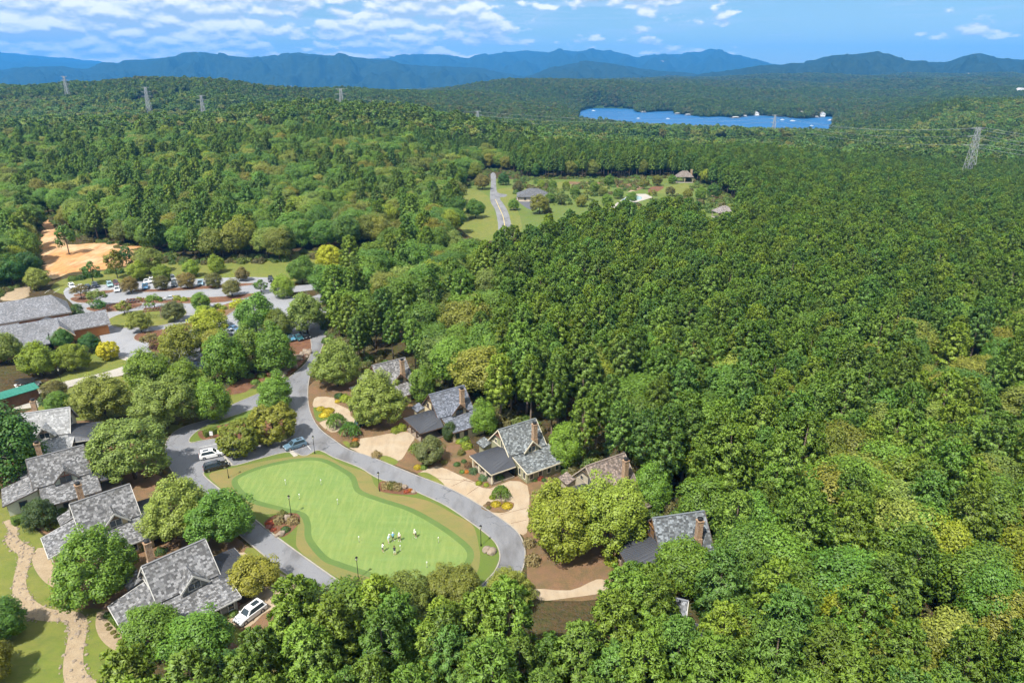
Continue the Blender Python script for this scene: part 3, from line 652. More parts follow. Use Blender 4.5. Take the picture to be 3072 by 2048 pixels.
sheet('mulch_bed', smooth_poly(W([(130, 1290), (160, 1240), (330, 1100), (380, 1100), (450, 1160), (590, 1270), (670, 1335), (700, 1360), (600, 1450), (520, 1500), (330, 1500), (240, 1405), (150, 1395)]), 3), 0.008, M['pinestraw'], 'pine straw round the row of left cottages')
sheet('mulch_bed', smooth_poly(W([(0, 1110), (0, 1000), (100, 930), (250, 960), (370, 1010), (375, 1060), (330, 1100), (160, 1240), (110, 1230), (40, 1170)]), 3), 0.008, M['pinestraw'], 'pine straw round the two upper left cottages')
sheet('lawn', smooth_poly(W([R6(1640, 690), R6(1720, 660), R6(1960, 850), R6(1985, 870), R6(1900, 840), R6(1780, 760)]), 2), 0.026, M['lawn'], 'grass strip between the loop road and the nearest driveway')
sheet('lawn', smooth_poly(W([R6(1530, 1160), R6(1640, 1240), R6(1650, 1330), R6(1560, 1290)]), 2), 0.026, M['lawn'], 'small grass patch below the white car')
sheet('driveway', smooth_poly(W([R6(1500, 720), R6(1640, 690), R6(1780, 770), R6(1960, 860), R6(1985, 905), R6(1960, 1000), R6(1850, 1060), R6(1760, 1110), R6(1660, 1200), R6(1530, 1150), R6(1580, 1060), R6(1700, 1000), R6(1600, 900), R6(1560, 790)]), 2), 0.024, M['concrete'], 'stained tan driveway of the nearest left cottage')
# right side beds and drives
sheet('mulch_bed', smooth_poly(W([(706, 890), (760, 860), (830, 850), (900, 910), (960, 935), (1060, 1000), (1110, 1050), (1230, 1080), (1330, 1150), (1420, 1230), (1440, 1330), (1380, 1375), (1230, 1370), (1210, 1300), (1206, 1240), (1160, 1195), (1020, 1112), (850, 1046), (770, 1010), (716, 955)]), 3), 0.006, M['pinestraw'], 'pine straw and bark round the right cottages')
sheet('driveway', smooth_poly(W([Z10(0, 330), Z10(60, 255), Z10(320, 270), Z10(330, 350), Z10(550, 450), Z10(570, 540), Z10(660, 620), Z10(700, 720), Z10(420, 770), Z10(270, 800), Z10(90, 655), Z10(240, 600), Z10(330, 500), Z10(230, 420), Z10(10, 420)]), 2), 0.026, M['concrete'], 'cream curved driveway of the farthest right cottage')
sheet('driveway', smooth_poly(W([Z10(540, 1030), Z10(690, 1040), Z10(720, 900), Z10(900, 870), Z10(1100, 830), Z10(1400, 790), Z10(1570, 850), Z10(1480, 1000), Z10(1400, 1150), Z10(1290, 1240), Z10(1020, 1160), Z10(960, 1210), Z10(900, 1200)]), 2), 0.026, M['concrete'], 'stained tan driveway below the dark metal porch roof')
sheet('driveway', smooth_poly(W([R7(640, 110), R7(780, 165), R7(890, 215), R7(1000, 260), R7(1130, 210), R7(1250, 240), R7(1262, 400), R7(1245, 560), R7(1190, 562), R7(1120, 500), R7(1000, 420), R7(850, 323), R7(700, 248), R7(690, 240), R7(600, 180), R7(520, 160)]), 2), 0.026, M['concrete'], 'broad cream driveway of the sage green cottage')
for a_, b_ in ((Z12(830, 290), Z12(1270, 330)), (Z12(1000, 385), Z12(1180, 300)), (Z12(1130, 300), Z12(1480, 420)), (Z12(1180, 480), Z12(1330, 380)), (Z12(1560, 720), Z12(1880, 640)), (Z12(1700, 820), Z12(1880, 780))):
    strip('paving_joint', W([a_, b_]), 0.1, 0.031, M['mulch'], 'dark joint between slabs of the broad driveway')
sheet('lawn', smooth_poly(W([Z12(600, 245), Z12(700, 222), Z12(830, 290), Z12(920, 380), Z12(800, 330)]), 3), 0.034, M['lawn'], 'grass sliver at the mouth of the broad driveway')
sheet('lawn', smooth_poly(W([Z10(450, 950), Z10(530, 940), Z10(580, 1020), Z10(530, 1030)]), 3), 0.034, M['lawn'], 'grass sliver beside the stained driveway')
sheet('lawn', smooth_poly(W([Z10(1000, 1190), Z10(1120, 1160), Z10(1300, 1240), Z10(1210, 1300)]), 3), 0.034, M['lawn'], 'grass wedge between stained driveway and road')
sheet('lawn', smooth_poly(W([Z10(0, 430), Z10(60, 420), Z10(180, 450), Z10(300, 500), Z10(230, 590), Z10(90, 635), Z10(30, 580)]), 3), 0.034, M['rough_grass'], 'grass border round three golden shrubs')
sheet('mulch_bed', smooth_poly(W([Z12(1280, 330), Z12(1330, 290), Z12(1460, 330), Z12(1480, 400), Z12(1380, 405), Z12(1300, 370)]), 3), 0.034, M['pinestraw'], 'small planted island in front of the sage cottage porch')
sheet('mulch_bed', smooth_poly(W([Z12(1350, 650), Z12(1420, 580), Z12(1600, 560), Z12(1730, 580), Z12(1700, 660), Z12(1560, 700)]), 3), 0.034, M['pinestraw'], 'planting bed under the fern-like tree')
sheet('footpath', smooth_poly(W([(1228, 1352), (1310, 1355), (1370, 1330), (1400, 1335), (1420, 1345), (1390, 1360), (1310, 1372), (1240, 1378)]), 3), 0.026, M['concrete'], 'sandy path to the brown cottage')
sheet('mulch_bed', smooth_poly(W([Z11(420, 340), Z11(560, 250), Z11(800, 230), Z11(830, 330), Z11(700, 470), Z11(600, 500), Z11(520, 440)]), 3), 0.132, M['mulch'], 'flower bed at the waist of the putting lawn')
sheet('mulch_bed', smooth_poly(W([Z12(140, 430), Z12(170, 330), Z12(400, 360), Z12(600, 465), Z12(480, 490), Z12(250, 470)]), 3), 0.132, M['mulch'], 'flower bed between road and putting lawn')
# stream bed and garden paths on the left lawn
st = [tuple(G(*Z13(*p))[:2]) for p in [(40, 0), (72, 55), (62, 100), (95, 140), (142, 175), (132, 235), (108, 330), (118, 420), (172, 490), (260, 522), (395, 532), (430, 570), (425, 640), (405, 760), (415, 860), (480, 930), (600, 1000)]]
sw = [1.6, 1.6, 2.2, 2.6, 2.8, 2.4, 2.2, 2.6, 3.2, 3.0, 2.6, 3.0, 3.0, 3.0, 3.2, 3.4, 3.4]
ST = smooth_poly(st, 5, closed=False); SWD = list(0.78*np.interp(np.linspace(0, 16, len(ST)), range(17), sw))
stream = strip('stream_bed', ST, SWD, 0.05, M['dirt'], 'dry stony stream bed winding through the lawn')
def rock_mesh(seed, n=2):
    bm = bmesh.new(); bmesh.ops.create_icosphere(bm, subdivisions=n, radius=1.0)
    for v in bm.verts:
        k = 1 + 0.32*mnoise.noise(v.co*1.3 + Vector((seed*7.7, 0, 0))) + 0.15*mnoise.noise(v.co*3 + Vector((0, seed*3.3, 0)))
        v.co = Vector((v.co.x*k, v.co.y*k*0.85, v.co.z*k*0.7))
    me = bpy.data.meshes.new('boulder'); bm.to_mesh(me); bm.free(); me.materials.append(M['stone']); return me
ROCKS = [rock_mesh(i, 2) for i in range(5)]; ROCKS1 = [rock_mesh(i, 1) for i in range(6)]
def scatter_stones():
    vs = []; fs = []
    lf, rt = ribbon(ST, SWD)
    rr = random.Random(4)
    for i in range(len(ST)-1):
        for side in (lf, rt):
            for k in range(3):
                t = rr.random(); p = side[i].lerp(side[i+1], t); q = Vector(ST[i]).lerp(Vector(ST[i+1]), t)
                p = p.lerp(q, rr.uniform(-0.35, 0.25) if rr.random() < 0.55 else rr.uniform(0, 1)); s = rr.choice((0.08, 0.1, 0.13, 0.18, 0.28))*rr.uniform(.8, 1.2); me = rr.choice(ROCKS1); a = rr.uniform(0, 6.28)
                b = len(vs); ca, sa = math.cos(a), math.sin(a)
                for v in me.vertices:
                    x, y, z = v.co*s; vs.append((p.x + x*ca - y*sa, p.y + x*sa + y*ca, 0.05 + z*0.9))
                fs += [tuple(b+w for w in f.vertices) for f in me.polygons]
    me = bpy.data.meshes.new('stones'); me.from_pydata(vs, [], fs); me.materials.append(M['stone']); me.update()
    tag(inst('stones', me, stream), kind='stuff')
scatter_stones()
strip('garden_path', smooth_poly(W([Z13(250, 150), Z13(222, 195), Z13(245, 260), Z13(290, 315), Z13(340, 345)]), 4, closed=False), 2.4, 0.04, M['dirt'], 'curved mulch border beside the second cottage')
strip('garden_path', smooth_poly(W([Z13(585, 495), Z13(578, 560), Z13(600, 620), Z13(650, 670), Z13(720, 700)]), 4, closed=False), 2.4, 0.04, M['dirt'], 'curved mulch border with small shrubs beside the nearest cottage')
# clay clearing and distant amenity ground
def bumpy_sheet(name, poly, z0, amp, mat, label, slope=0.0):
    xs = [p[0] for p in poly]; ys = [p[1] for p in poly]; n = 46
    X = np.linspace(min(xs), max(xs), n); Y = np.linspace(min(ys), max(ys), n); XX, YY = np.meshgrid(X, Y)
    sd = seg_dist(XX, YY, poly); ins = in_poly(XX, YY, poly); e = np.clip(sd/8, 0, 1)
    base = tz(XX, YY)
    ZZ = np.where(ins, base + z0 + e*(amp*(vnoise(XX, YY, 14, 8) + 0.5*vnoise(XX, YY, 5, 9)) + slope*(YY-min(ys))/(max(ys)-min(ys))), base-0.6)
    vs = np.stack([XX, YY, ZZ], -1).reshape(-1, 3).tolist(); idx = np.arange(n*n).reshape(n, n)
    fs = np.stack([idx[:-1, :-1], idx[:-1, 1:], idx[1:, 1:], idx[1:, :-1]], -1).reshape(-1, 4).tolist()
    me = bpy.data.meshes.new(name); me.from_pydata(vs, [], fs); me.materials.append(mat)
    me.polygons.foreach_set('use_smooth', [True]*len(fs)); me.update()
    tag(inst(name, me), label, kind='structure')
bumpy_sheet('clay_clearing', smooth_poly(W([R4(250, 180), R4(270, 60), R4(330, 40), R4(420, 120), R4(460, 210), R4(700, 190), R4(900, 200), R4(1130, 240), R4(1120, 300), R4(900, 340), R4(700, 380), R4(480, 400), R4(350, 450), R4(290, 400)]), 2), 0.1, 1.0, M['clay'], 'bare orange clay clearing at the edge of the woods')
bumpy_sheet('clay_clearing', smooth_poly(W([(200, 500), (330, 478), (460, 478), (640, 500), (760, 515), (860, 520), (860, 545), (700, 550), (500, 545), (330, 535)]), 2), 0.1, 0.6, M['clay'], 'thin orange clay strip showing between the tree trunks')
bumpy_sheet('clay_clearing', smooth_poly(W([(0, 640), (25, 640), (35, 620), (60, 630), (70, 680), (0, 690)]), 2), 0.1, 0.4, M['dirt'], 'dry tan earth beyond the clubhouse')
A7 = lambda p: W(p, Z7)
sheet('lawn', smooth_poly(A7([(-60, 240), (40, 255), (130, 255), (260, 330), (310, 470), (345, 590), (340, 700), (150, 700), (0, 600), (-60, 400)]), 3), 0.012, M['lawn'], 'striped grass beside the distant road')
sheet('lawn', smooth_poly(A7([(330, 260), (500, 240), (680, 235), (900, 190), (1280, 205), (1290, 270), (1000, 290), (700, 300), (560, 310), (480, 330), (480, 390), (530, 500), (540, 640), (440, 640), (420, 460), (350, 340)]), 3), 0.012, M['lawn'], 'grass round the distant paved turning area')
sheet('mulch_bed', smooth_poly(A7([(560, 330), (800, 310), (900, 260), (1300, 260), (1480, 290), (1380, 380), (1200, 440), (800, 470), (560, 480)]), 3), 0.014, M['rough_grass'], 'grass slope by the distant pool')
sheet('lawn', smooth_poly(A7([(1700, 285), (1760, 250), (1930, 215), (2010, 205), (2010, 285), (1900, 300)]), 3), 0.012, M['lawn'], 'grass in front of the distant pavilion')
sheet('mulch_bed', smooth_poly(A7([(950, 190), (1080, 195), (1290, 195), (1600, 185), (1640, 230), (1500, 280), (1300, 215), (960, 215)]), 3), 0.016, M['pinestraw'], 'brown planted slope behind the distant pool')
sheet('mulch_bed', smooth_poly(A7([(1660, 285), (1680, 240), (1760, 232), (1800, 240), (1740, 280)]), 3), 0.016, M['mulch'], 'brown bed beside the distant pavilion lawn')
sheet('lawn', smooth_poly(W([(1040, 520), (1060, 440), (1110, 412), (1200, 412), (1560, 410), (1650, 445), (1700, 500), (1400, 520), (1200, 545)]), 2), 0.006, M['rough_grass'], 'grass of the distant pool garden')
sheet('road', smooth_poly(A7([(272, 120), (312, 120), (318, 200), (330, 285), (410, 305), (400, 325), (350, 335), (385, 390), (425, 460), (450, 560), (470, 700), (350, 700), (335, 560), (310, 440), (265, 350), (272, 200)]), 3), 0.03, M['asphalt'], 'distant grey road with a yellow centre line')
strip('centre_line', smooth_poly(A7([(312, 345), (345, 420), (380, 500), (400, 620)]), 3, closed=False), 0.35, 0.036, M['yellow_mark'], 'yellow centre line of the distant road')
HOUSE7 = A7([(500, 345), (790, 345), (640, 400)])
sheet('forecourt', smooth_poly(A7([(492, 335), (580, 322), (600, 305), (680, 318), (690, 332), (775, 330), (800, 360), (720, 400), (640, 445), (540, 390)]), 2), 0.03, M['asphalt_dark'], 'dark paved forecourt beside the distant pool house')
strip('kerb', A7([(492, 335), (580, 322), (600, 305), (680, 318), (690, 332), (775, 330), (800, 360)]), 0.9, 0.16, M['kerb'], 'pale kerb round the distant turning area', h=0.15)
sheet('pool_deck', A7([(1330, 415), (1420, 355), (1500, 300), (1640, 300), (1700, 330), (1560, 372), (1400, 435)]), 0.03, M['concrete_grey'], 'pale paving round the distant swimming pool')
sheet('pool', smooth_poly(A7([(1430, 350), (1520, 315), (1600, 325), (1590, 350), (1500, 362), (1440, 372)]), 3), 0.034, M['pool'], 'small turquoise swimming pool')
sheet('footpath', smooth_poly(A7([(1470, 270), (1530, 260), (1590, 205), (1610, 205), (1560, 260), (1500, 282)]), 2), 0.024, M['dirt'], 'sandy path climbing past the distant pool')
sheet('footpath', smooth_poly(A7([(2195, 270), (2240, 260), (2310, 340), (2300, 355), (2220, 320)]), 2), 0.024, M['clay'], 'red clay path near the round grey roof')
# ------------------------------------------------------------------ trees
def quads_mesh(name, P, A, B, mats, trunk=None, tri=False, SN=None):
    """P centres, A/B half axes (n,3): leaf faces as separate quads; optional trunk MB (material index 1); SN soft shading normals"""
    n = len(P)
    if SN is not None: A = np.where((np.cross(A, B)*SN).sum(1, keepdims=True) < 0, -A, A)
    V = np.concatenate([P-A-B, P+A-B, P+A+B, P-A+B], 1).reshape(-1, 3)
    if tri: V = np.concatenate([P-A*0.25-B, P+A*0.25-B, P+A+B, P-A+B], 1).reshape(-1, 3)
    F = np.arange(4*n).reshape(n, 4)
    vs = V.tolist(); fs = F.tolist(); mi = [0]*n
    if trunk:
        b = len(vs); vs += trunk.v; fs += [tuple(b+i for i in f) for f in trunk.f]; mi += [1]*len(trunk.f)
    me = bpy.data.meshes.new(name); me.from_pydata(vs, [], fs)
    for m in mats: me.materials.append(m)
    me.polygons.foreach_set('material_index', mi); me.update()
    if SN is not None:
        cn = np.repeat(unit(SN), 4, axis=0).tolist()
        if trunk: cn += [(0, 0, 0)]*(len(vs)-4*n)
        me.polygons.foreach_set('use_smooth', [True]*len(fs)); me.normals_split_custom_set_from_vertices(cn)
    return me
def unit(v): return v/np.maximum(np.linalg.norm(v, axis=-1, keepdims=True), 1e-9)
def leaf_axes(g, nrm, size, aspect=1.0):
    t = unit(np.cross(nrm, unit(g.normal(size=nrm.shape)))); b = np.cross(nrm, t)
    s = size[:, None]/2
    return t*s, b*s*aspect

def trunk_mb(g, zc, r, top, limbs=5, spread=0.55, lean=0.05):
    mb = MB(); dx, dy = g.normal(size=2)*lean
    mb.cyl((0, 0, -0.06), (dx*.4, dy*.4, zc*0.55), r*1.25, r*0.9, 7); mb.cyl((dx*.4, dy*.4, zc*0.55), (dx, dy, top), r*0.9, r*0.2, 7)
    for k in range(limbs):
        a = 2*math.pi*k/limbs + g.uniform(-.4, .4); z0 = zc*g.uniform(0.55, 0.95); L = spread*g.uniform(.7, 1.1)
        mb.cyl((dx*.5, dy*.5, z0), (math.cos(a)*L, math.sin(a)*L, z0 + L*g.uniform(.5, 1.0)), r*0.5, r*0.12, 5)
    return mb
def crown_arrays(g, ncl, nlv, leaf, clear=0.35, flat=1.0, rcl=(0.24, 0.40), shell=(0.45, 0.86), conic=0.0, lobes=0.16):
    """leaf clumps spread through an uneven unit crown sitting above z=clear"""
    d = unit(g.normal(size=(ncl*3, 3))); d = d[d[:, 2] > -0.72][:ncl]; ncl = len(d)
    ph = g.uniform(0, 6.28, 4)
    az = np.arctan2(d[:, 1], d[:, 0])
    lob = 1 + lobes*(np.sin(az*2+ph[0]) * 0.5 + np.sin(az*3+ph[1])*0.5 + np.sin(d[:, 2]*4+ph[2])*0.6)
    rad = g.uniform(*shell, ncl)**0.7*lob
    c = d*rad[:, None]
    if conic: c[:, :2] *= (1 - conic*(c[:, 2:3]+1)/2)*(1+conic*0.55)
    c[:, 2] *= flat
    rc = g.uniform(*rcl, ncl)
    i = np.repeat(np.arange(ncl), nlv)
    ld = unit(g.normal(size=(ncl*nlv, 3)) + d[i]*0.55 + np.array([0, 0, 0.35]))
    P = c[i] + ld*(rc[i]*g.uniform(0.55, 1.08, ncl*nlv))[:, None]*np.array([1, 1, 0.78])
    nr = unit(ld*0.8 + np.array([0, 0, 0.55]) + g.normal(size=ld.shape)*0.42)
    A, B = leaf_axes(g, nr, leaf*g.uniform(0.6, 1.35, len(P)), 0.8)
    P = P/np.percentile(np.linalg.norm(P[:, :2], axis=1), 97); P[:, 2] *= flat/np.percentile(np.abs(P[:, 2]), 97)   # crown radius = 1
    cd = unit(P*np.array([1, 1, 0.8])); SN = unit(ld*0.75 + cd*0.3 + nr*0.85)
    P[:, 2] += flat + clear
    return P, A, B, SN
BROAD = {}
def make_broad(key, seeds, ncl, nlv, leaf, **k):
    out = []
    for s in seeds:
        g = np.random.default_rng(s); P, A, B, SN = crown_arrays(g, ncl, nlv, leaf, **k)
        cl = k.get('clear', 0.35); fl = k.get('flat', 1.0)
        tk = trunk_mb(g, cl+fl*0.9, 0.045, cl+fl*1.5)
        out.append((quads_mesh(key+'_crown', P, A, B, [M['leaf']], SN=SN), tk.mesh(key+'_trunk', M['bark']), quads_mesh(key+'_tree', P, A, B, [M['leaf'], M['bark']], tk, SN=SN)))
    BROAD[key] = out
make_broad('oak', (1, 2, 3, 4), 115, 145, 0.051, clear=0.2)
make_broad('big', (11, 12, 13), 230, 130, 0.040, clear=0.18, rcl=(0.15, 0.27), shell=(0.4, 0.9))
make_broad('maple', (21, 22, 23), 116, 145, 0.051, clear=0.1, flat=1.12, conic=0.38)
make_broad('round', (31, 32), 120, 80, 0.068, clear=0.16, rcl=(0.14, 0.24), shell=(0.6, 0.9), lobes=0.06, flat=0.88)
make_broad('forest', (41, 42, 43, 44), 108, 150, 0.051, clear=0.6, flat=1.0, rcl=(0.24, 0.44))
make_broad('thin', (51, 52), 46, 34, 0.10, clear=0.7, flat=0.8, rcl=(0.2, 0.34))
def make_pine(seed, nlev, nbr, ncl, nnd, nl, nw, h=16.0):
    g = np.random.default_rng(seed); cs = []; ds = []
    z0 = h*0.36
    for li in range(nlev):
        t = (li+0.5)/nlev; z = z0 + (h-z0)*t
        Lb = 2.8*math.sqrt(max(0.0, 1-t**1.55))*(0.72+0.28*min(1, t*4)) + 0.15
        nb = max(3, int(nbr*(0.5+0.5*(1-t)) + 0.5))
        for k in range(nb):
            a = 2*math.pi*(k + g.uniform(-.35, .35))/nb + li*0.9; L = Lb*g.uniform(0.7, 1.15)
            for q in range(ncl):
                f = 1 - 0.36*q*g.uniform(.7, 1.2)
                if f*L < 0.2: continue
                aa = a + g.uniform(-.22, .22)*(q > 0)
                cs.append((math.cos(aa)*L*f, math.sin(aa)*L*f, z + L*f*(0.28+0.5*t) - 0.25 + g.uniform(-.25, .25)))
                ds.append((math.cos(aa)*0.8, math.sin(aa)*0.8, 0.75+t*0.5))
    cs.append((0, 0, h+0.3)); ds.append((0, 0, 1)); cs = np.array(cs); ds = np.array(ds)
    i = np.repeat(np.arange(len(cs)), nnd); n = len(i)
    d = unit(ds[i]*0.75 + g.normal(size=(n, 3))*0.85)
    P = cs[i] + d*nl*0.55*g.uniform(.7, 1.2, n)[:, None]
    sd = unit(np.cross(d, unit(g.normal(size=(n, 3)))))
    B = d*nl*0.5*g.uniform(.75, 1.2, n)[:, None]; A = sd*nw*0.5
    ax = P.copy(); ax[:, 2] = (ax[:, 2]-h*0.55)*0.5; SN = unit(unit(ax)*0.4 + d*0.75 + np.array([0, 0, 0.18]))
    tk = MB(); lx, ly = g.normal(size=2)*0.25
    tk.cyl((0, 0, -0.06), (lx, ly, h*0.5), 0.24, 0.17, 7); tk.cyl((lx, ly, h*0.5), (0, 0, h), 0.17, 0.05, 6)
    for k in range(7):
        a = g.uniform(0, 6.28); zz = g.uniform(0.35, 0.8)*h; L = g.uniform(0.8, 1.9)
        tk.cyl((lx*.6, ly*.6, zz), (math.cos(a)*L, math.sin(a)*L, zz+L*0.35), 0.06, 0.02, 4)
    return (quads_mesh('pine_crown', P, A, B, [M['needle']], tri=True, SN=SN), tk.mesh('pine_trunk', M['pale_bark']), quads_mesh('pine_tree', P, A, B, [M['needle'], M['pale_bark']], tk, tri=True, SN=SN))
PINE = [make_pine(s, 10, 10, 2, 54, 0.62, 0.15) for s in (61, 62, 63, 64)]
FARP = [make_pine(s, 7, 7, 1, 16, 1.2, 0.55) for s in (71, 72)]
make_broad('far', (81, 82, 83), 42, 20, 0.20, clear=0.9, rcl=(0.3, 0.5), shell=(0.4, 0.8))

def weeping_mesh(seed):
    g = np.random.default_rng(seed); P = []; A = []; B = []
    for k in range(150):
        a = g.uniform(0, 6.28); t = g.uniform(0.25, 1); r = 0.95*t**0.6
        o = np.array([math.cos(a), math.sin(a), 0]); top = 1.75 - 0.35*t + g.uniform(-.1, .15)
        for q in range(9):
            s = q/8; p = o*r*(0.25+0.85*s) + np.array([0, 0, top - 0.95*s*s*(.5+t*.7) + 0.15*s]) + g.normal(size=3)*0.04
            d = unit(o*0.5 + np.array([0, 0, -0.3-1.0*s]) + g.normal(size=3)*0.3); sd = unit(np.cross(d, g.normal(size=3)))
            P.append(p); B.append(d*0.11); A.append(sd*0.03)
    tk = trunk_mb(g, 0.9, 0.05, 1.5)
    return quads_mesh('weeping_crown', np.array(P), np.array(A), np.array(B), [M['leaf']]), tk.mesh('weeping_trunk', M['bark']), None
BROAD['weeping'] = [weeping_mesh(91), weeping_mesh(92)]

GREENS = {'green': (0.105, 0.194, 0.028), 'bright': (0.120, 0.209, 0.027), 'deep': (0.050, 0.126, 0.026), 'grey': (0.166, 0.213, 0.048), 'olive': (0.168, 0.185, 0.034),
          'lime': (0.198, 0.257, 0.027), 'yellow': (0.430, 0.446, 0.023), 'gold': (0.172, 0.184, 0.025), 'rust': (0.172, 0.135, 0.047), 'brown': (0.133, 0.135, 0.047), 'magnolia': (0.070, 0.102, 0.028)}
def plant_tree(name, loc, R_, key, color, label, group=None, zs=1.0, vi=0, cat='tree', rz=None):
    crown, trunk, _ = BROAD[key][vi % len(BROAD[key])]
    o = empty(name, loc, R.uniform(0, 6.28) if rz is None else rz, (R_, R_, R_*zs))
    tag(o, label, cat, group)
    inst('trunk', trunk, o); inst('crown', crown, o, color=color)
    return o
def place_tree(x, y, w, key, col, label, zs=1.0, name='broadleaf_tree', vi=None, group=None):
    """x, y = middle of the crown in the photo, w = crown width in the photo"""
    cl = {'oak': .2, 'big': .18, 'maple': .1, 'round': .16, 'thin': .7, 'weeping': 0.1, 'forest': .6}[key]; fl = {'maple': 1.12, 'round': .88, 'thin': .8, 'weeping': .85}.get(key, 1.0)
    rad = 4.0; w *= 0.93; zs *= 0.82
    for _ in range(8):
        p = G(x, y, rad*zs*(cl+fl*0.95)); rad = w/2*((p - Vector((0, 0, H))).length)/VF/1.06
    c = GREENS[col] if isinstance(col, str) else col
    TREE_XY.append((p.x, p.y, rad))
    return plant_tree(name, (p.x, p.y, 0.0), rad, key, c, label, group, zs, vi if vi is not None else R.randrange(4))
TREE_XY = []
T = place_tree
# --- trees of the cottages and loop road
T(16, 1030, 140, 'maple', 'deep', 'dense dark green tree beside the second upper left cottage', 1.1)
T(92, 1182, 66, 'maple', 'magnolia', 'dark glossy magnolia in front of the third left cottage', 1.0)
T(212, 1305, 168, 'big', 'bright', 'large leafy maple between the two nearest left cottages', 1.05)
T(297, 1037, 160, 'big', 'grey', 'broad grey-green tree between upper left cottages and road bend', 0.95)
T(405, 1172, 150, 'big', 'grey', 'broad grey-green tree beside the road opposite the flower bed', 1.0)
T(505, 1192, 150, 'big', 'green', 'spreading green tree leaning over the loop road behind the nearest left cottage', 0.9)
T(582, 1322, 112, 'oak', 'olive', 'rounded olive tree on the driveway of the nearest left cottage', 0.85)
T(705, 1350, 64, 'weeping', 'green', 'small weeping tree at the driveway mouth beside the road', 1.0, 'weeping_tree')
T(348, 1452, 112, 'oak', 'bright', 'bright green tree hiding the front corner of the nearest left cottage', 1.05)
T(456, 1466, 142, 'oak', 'bright', 'wide bright green tree below the front wing of the nearest left cottage', 0.95)
T(-2, 1428, 92, 'oak', 'green', 'tree casting a long shadow on the lawn below the dry stream', 1.0)
T(-38, 1530, 100, 'oak', 'gold', 'tree half hidden at the lawn edge below the shaded grass', 1.0)
T(232, 915, 122, 'big', 'grey', 'grey-green tree behind the pale-roofed cottage', 0.9)
T(342, 862, 104, 'maple', 'bright', 'bright maple at the end of the cart path', 1.05)
T(374, 930, 140, 'big', 'grey', 'large grey-green tree over the reddish bush', 0.95)
T(425, 872, 80, 'maple', 'bright', 'slim bright maple squeezed between two larger trees', 1.1)
T(486, 922, 84, 'maple', 'bright', 'upright maple with orange tips beside the side road', 1.2)
T(632, 905, 86, 'maple', 'green', 'conical green maple at the fork of the road', 1.05)
T(547, 1008, 98, 'round', 'gold', 'round clipped golden-green tree beside the white car', 1.0)
T(626, 975, 112, 'round', 'gold', 'round clipped golden-green tree on the island near the blue car', 0.98)
T(516, 825, 104, 'maple', 'bright', 'tall bright maple below the car park', 1.15)
T(577, 805, 96, 'maple', 'bright', 'bright maple in the middle of the grove above the boulders', 1.15)
T(628, 806, 100, 'maple', 'bright', 'bright maple next to the red mulch bank', 1.15)
T(585, 722, 94, 'oak', 'green', 'dark green tree by the striped parking bays', 1.1)
T(640, 745, 74, 'oak', 'olive', 'olive tree over the shaded parked cars', 1.0)
T(702, 722, 96, 'oak', 'grey', 'tall grey-green tree beside the road into the car park', 1.1)
T(482, 752, 84, 'oak', 'lime', 'lime green tree in front of the white pickup', 1.05)
T(492, 790, 70, 'oak', 'olive', 'olive tree above the cars at the foot of the car park', 1.0)
T(410, 792, 90, 'oak', 'gold', 'thin golden-olive tree on the pointed mulch island', 1.1)
T(345, 780, 44, 'thin', 'rust', 'small rust-coloured tree at the tip of the pointed island', 0.9)
T(208, 622, 40, 'thin', 'deep', 'thin dark tree standing in front of the clay clearing', 1.3)
T(262, 600, 44, 'thin', 'olive', 'open olive tree in front of the middle of the clay clearing', 1.5)
T(288, 592, 40, 'thin', 'deep', 'tall open tree beside the olive one before the clay clearing', 1.6)
T(340, 600, 60, 'oak', 'grey', 'broad grey-green tree at the right end of the clay clearing', 1.0)
T(150, 545, 44, 'thin', 'green', 'open green tree on the upper edge of the clay clearing', 1.6)
T(772, 838, 120, 'big', 'grey', 'big round grey-green tree beside the road opposite the boulders', 1.05)
T(866, 918, 136, 'big', 'grey', 'big round tree shading the farthest right driveway', 1.1)
T(772, 966, 56, 'weeping', 'green', 'fern-like tree beside the cream curved driveway', 0.9, 'weeping_tree')
T(802, 986, 58, 'weeping', 'green', 'lower fern-like tree over the purple shadow by the road', 0.9, 'weeping_tree')
T(984, 1035, 84, 'oak', 'brown', 'brownish tree below the dark porch roof', 0.85)
T(1032, 992, 40, 'maple', 'magnolia', 'dark magnolia hiding a porch corner', 1.2)
T(955, 1030, 40, 'weeping', 'grey', 'small pale fern-like tree on the stained driveway', 0.95, 'weeping_tree')
T(1150, 1130, 52, 'weeping', 'green', 'fern-like tree above two golden shrubs', 0.95, 'weeping_tree')
T(1112, 962, 68, 'maple', 'bright', 'conical bright tree between two right cottages', 1.35)
T(970, 885, 74, 'maple', 'green', 'green tree between the two farthest right cottages', 1.2)
T(1300, 1025, 96, 'maple', 'bright', 'bright conical tree behind the sage cottage', 1.15)
T(1290, 1200, 175, 'big', (0.170, 0.225, 0.034), 'huge lime-green tree over the end of the broad driveway', 1.15)
T(1398, 1185, 180, 'big', (0.185, 0.230, 0.032), 'huge light green tree in front of the brown-roofed cottage', 1.15)
T(1500, 1118, 104, 'maple', 'bright', 'bright tree between the brown-roofed and the brown timber cottage', 1.15)
T(1575, 1305, 135, 'oak', 'bright', 'bright tree in front of the chimney of the brown timber cottage', 1.15)
T(1170, 1352, 118, 'big', 'grey', 'white-flowering tree where the loop road meets the woods', 0.8, vi=1)
T(1040, 1352, 130, 'big', 'olive', 'olive tree overhanging the bottom end of the putting lawn', 0.9)
T(925, 1385, 150, 'big', 'olive', 'wide olive tree at the bottom bend of the loop road', 0.9)
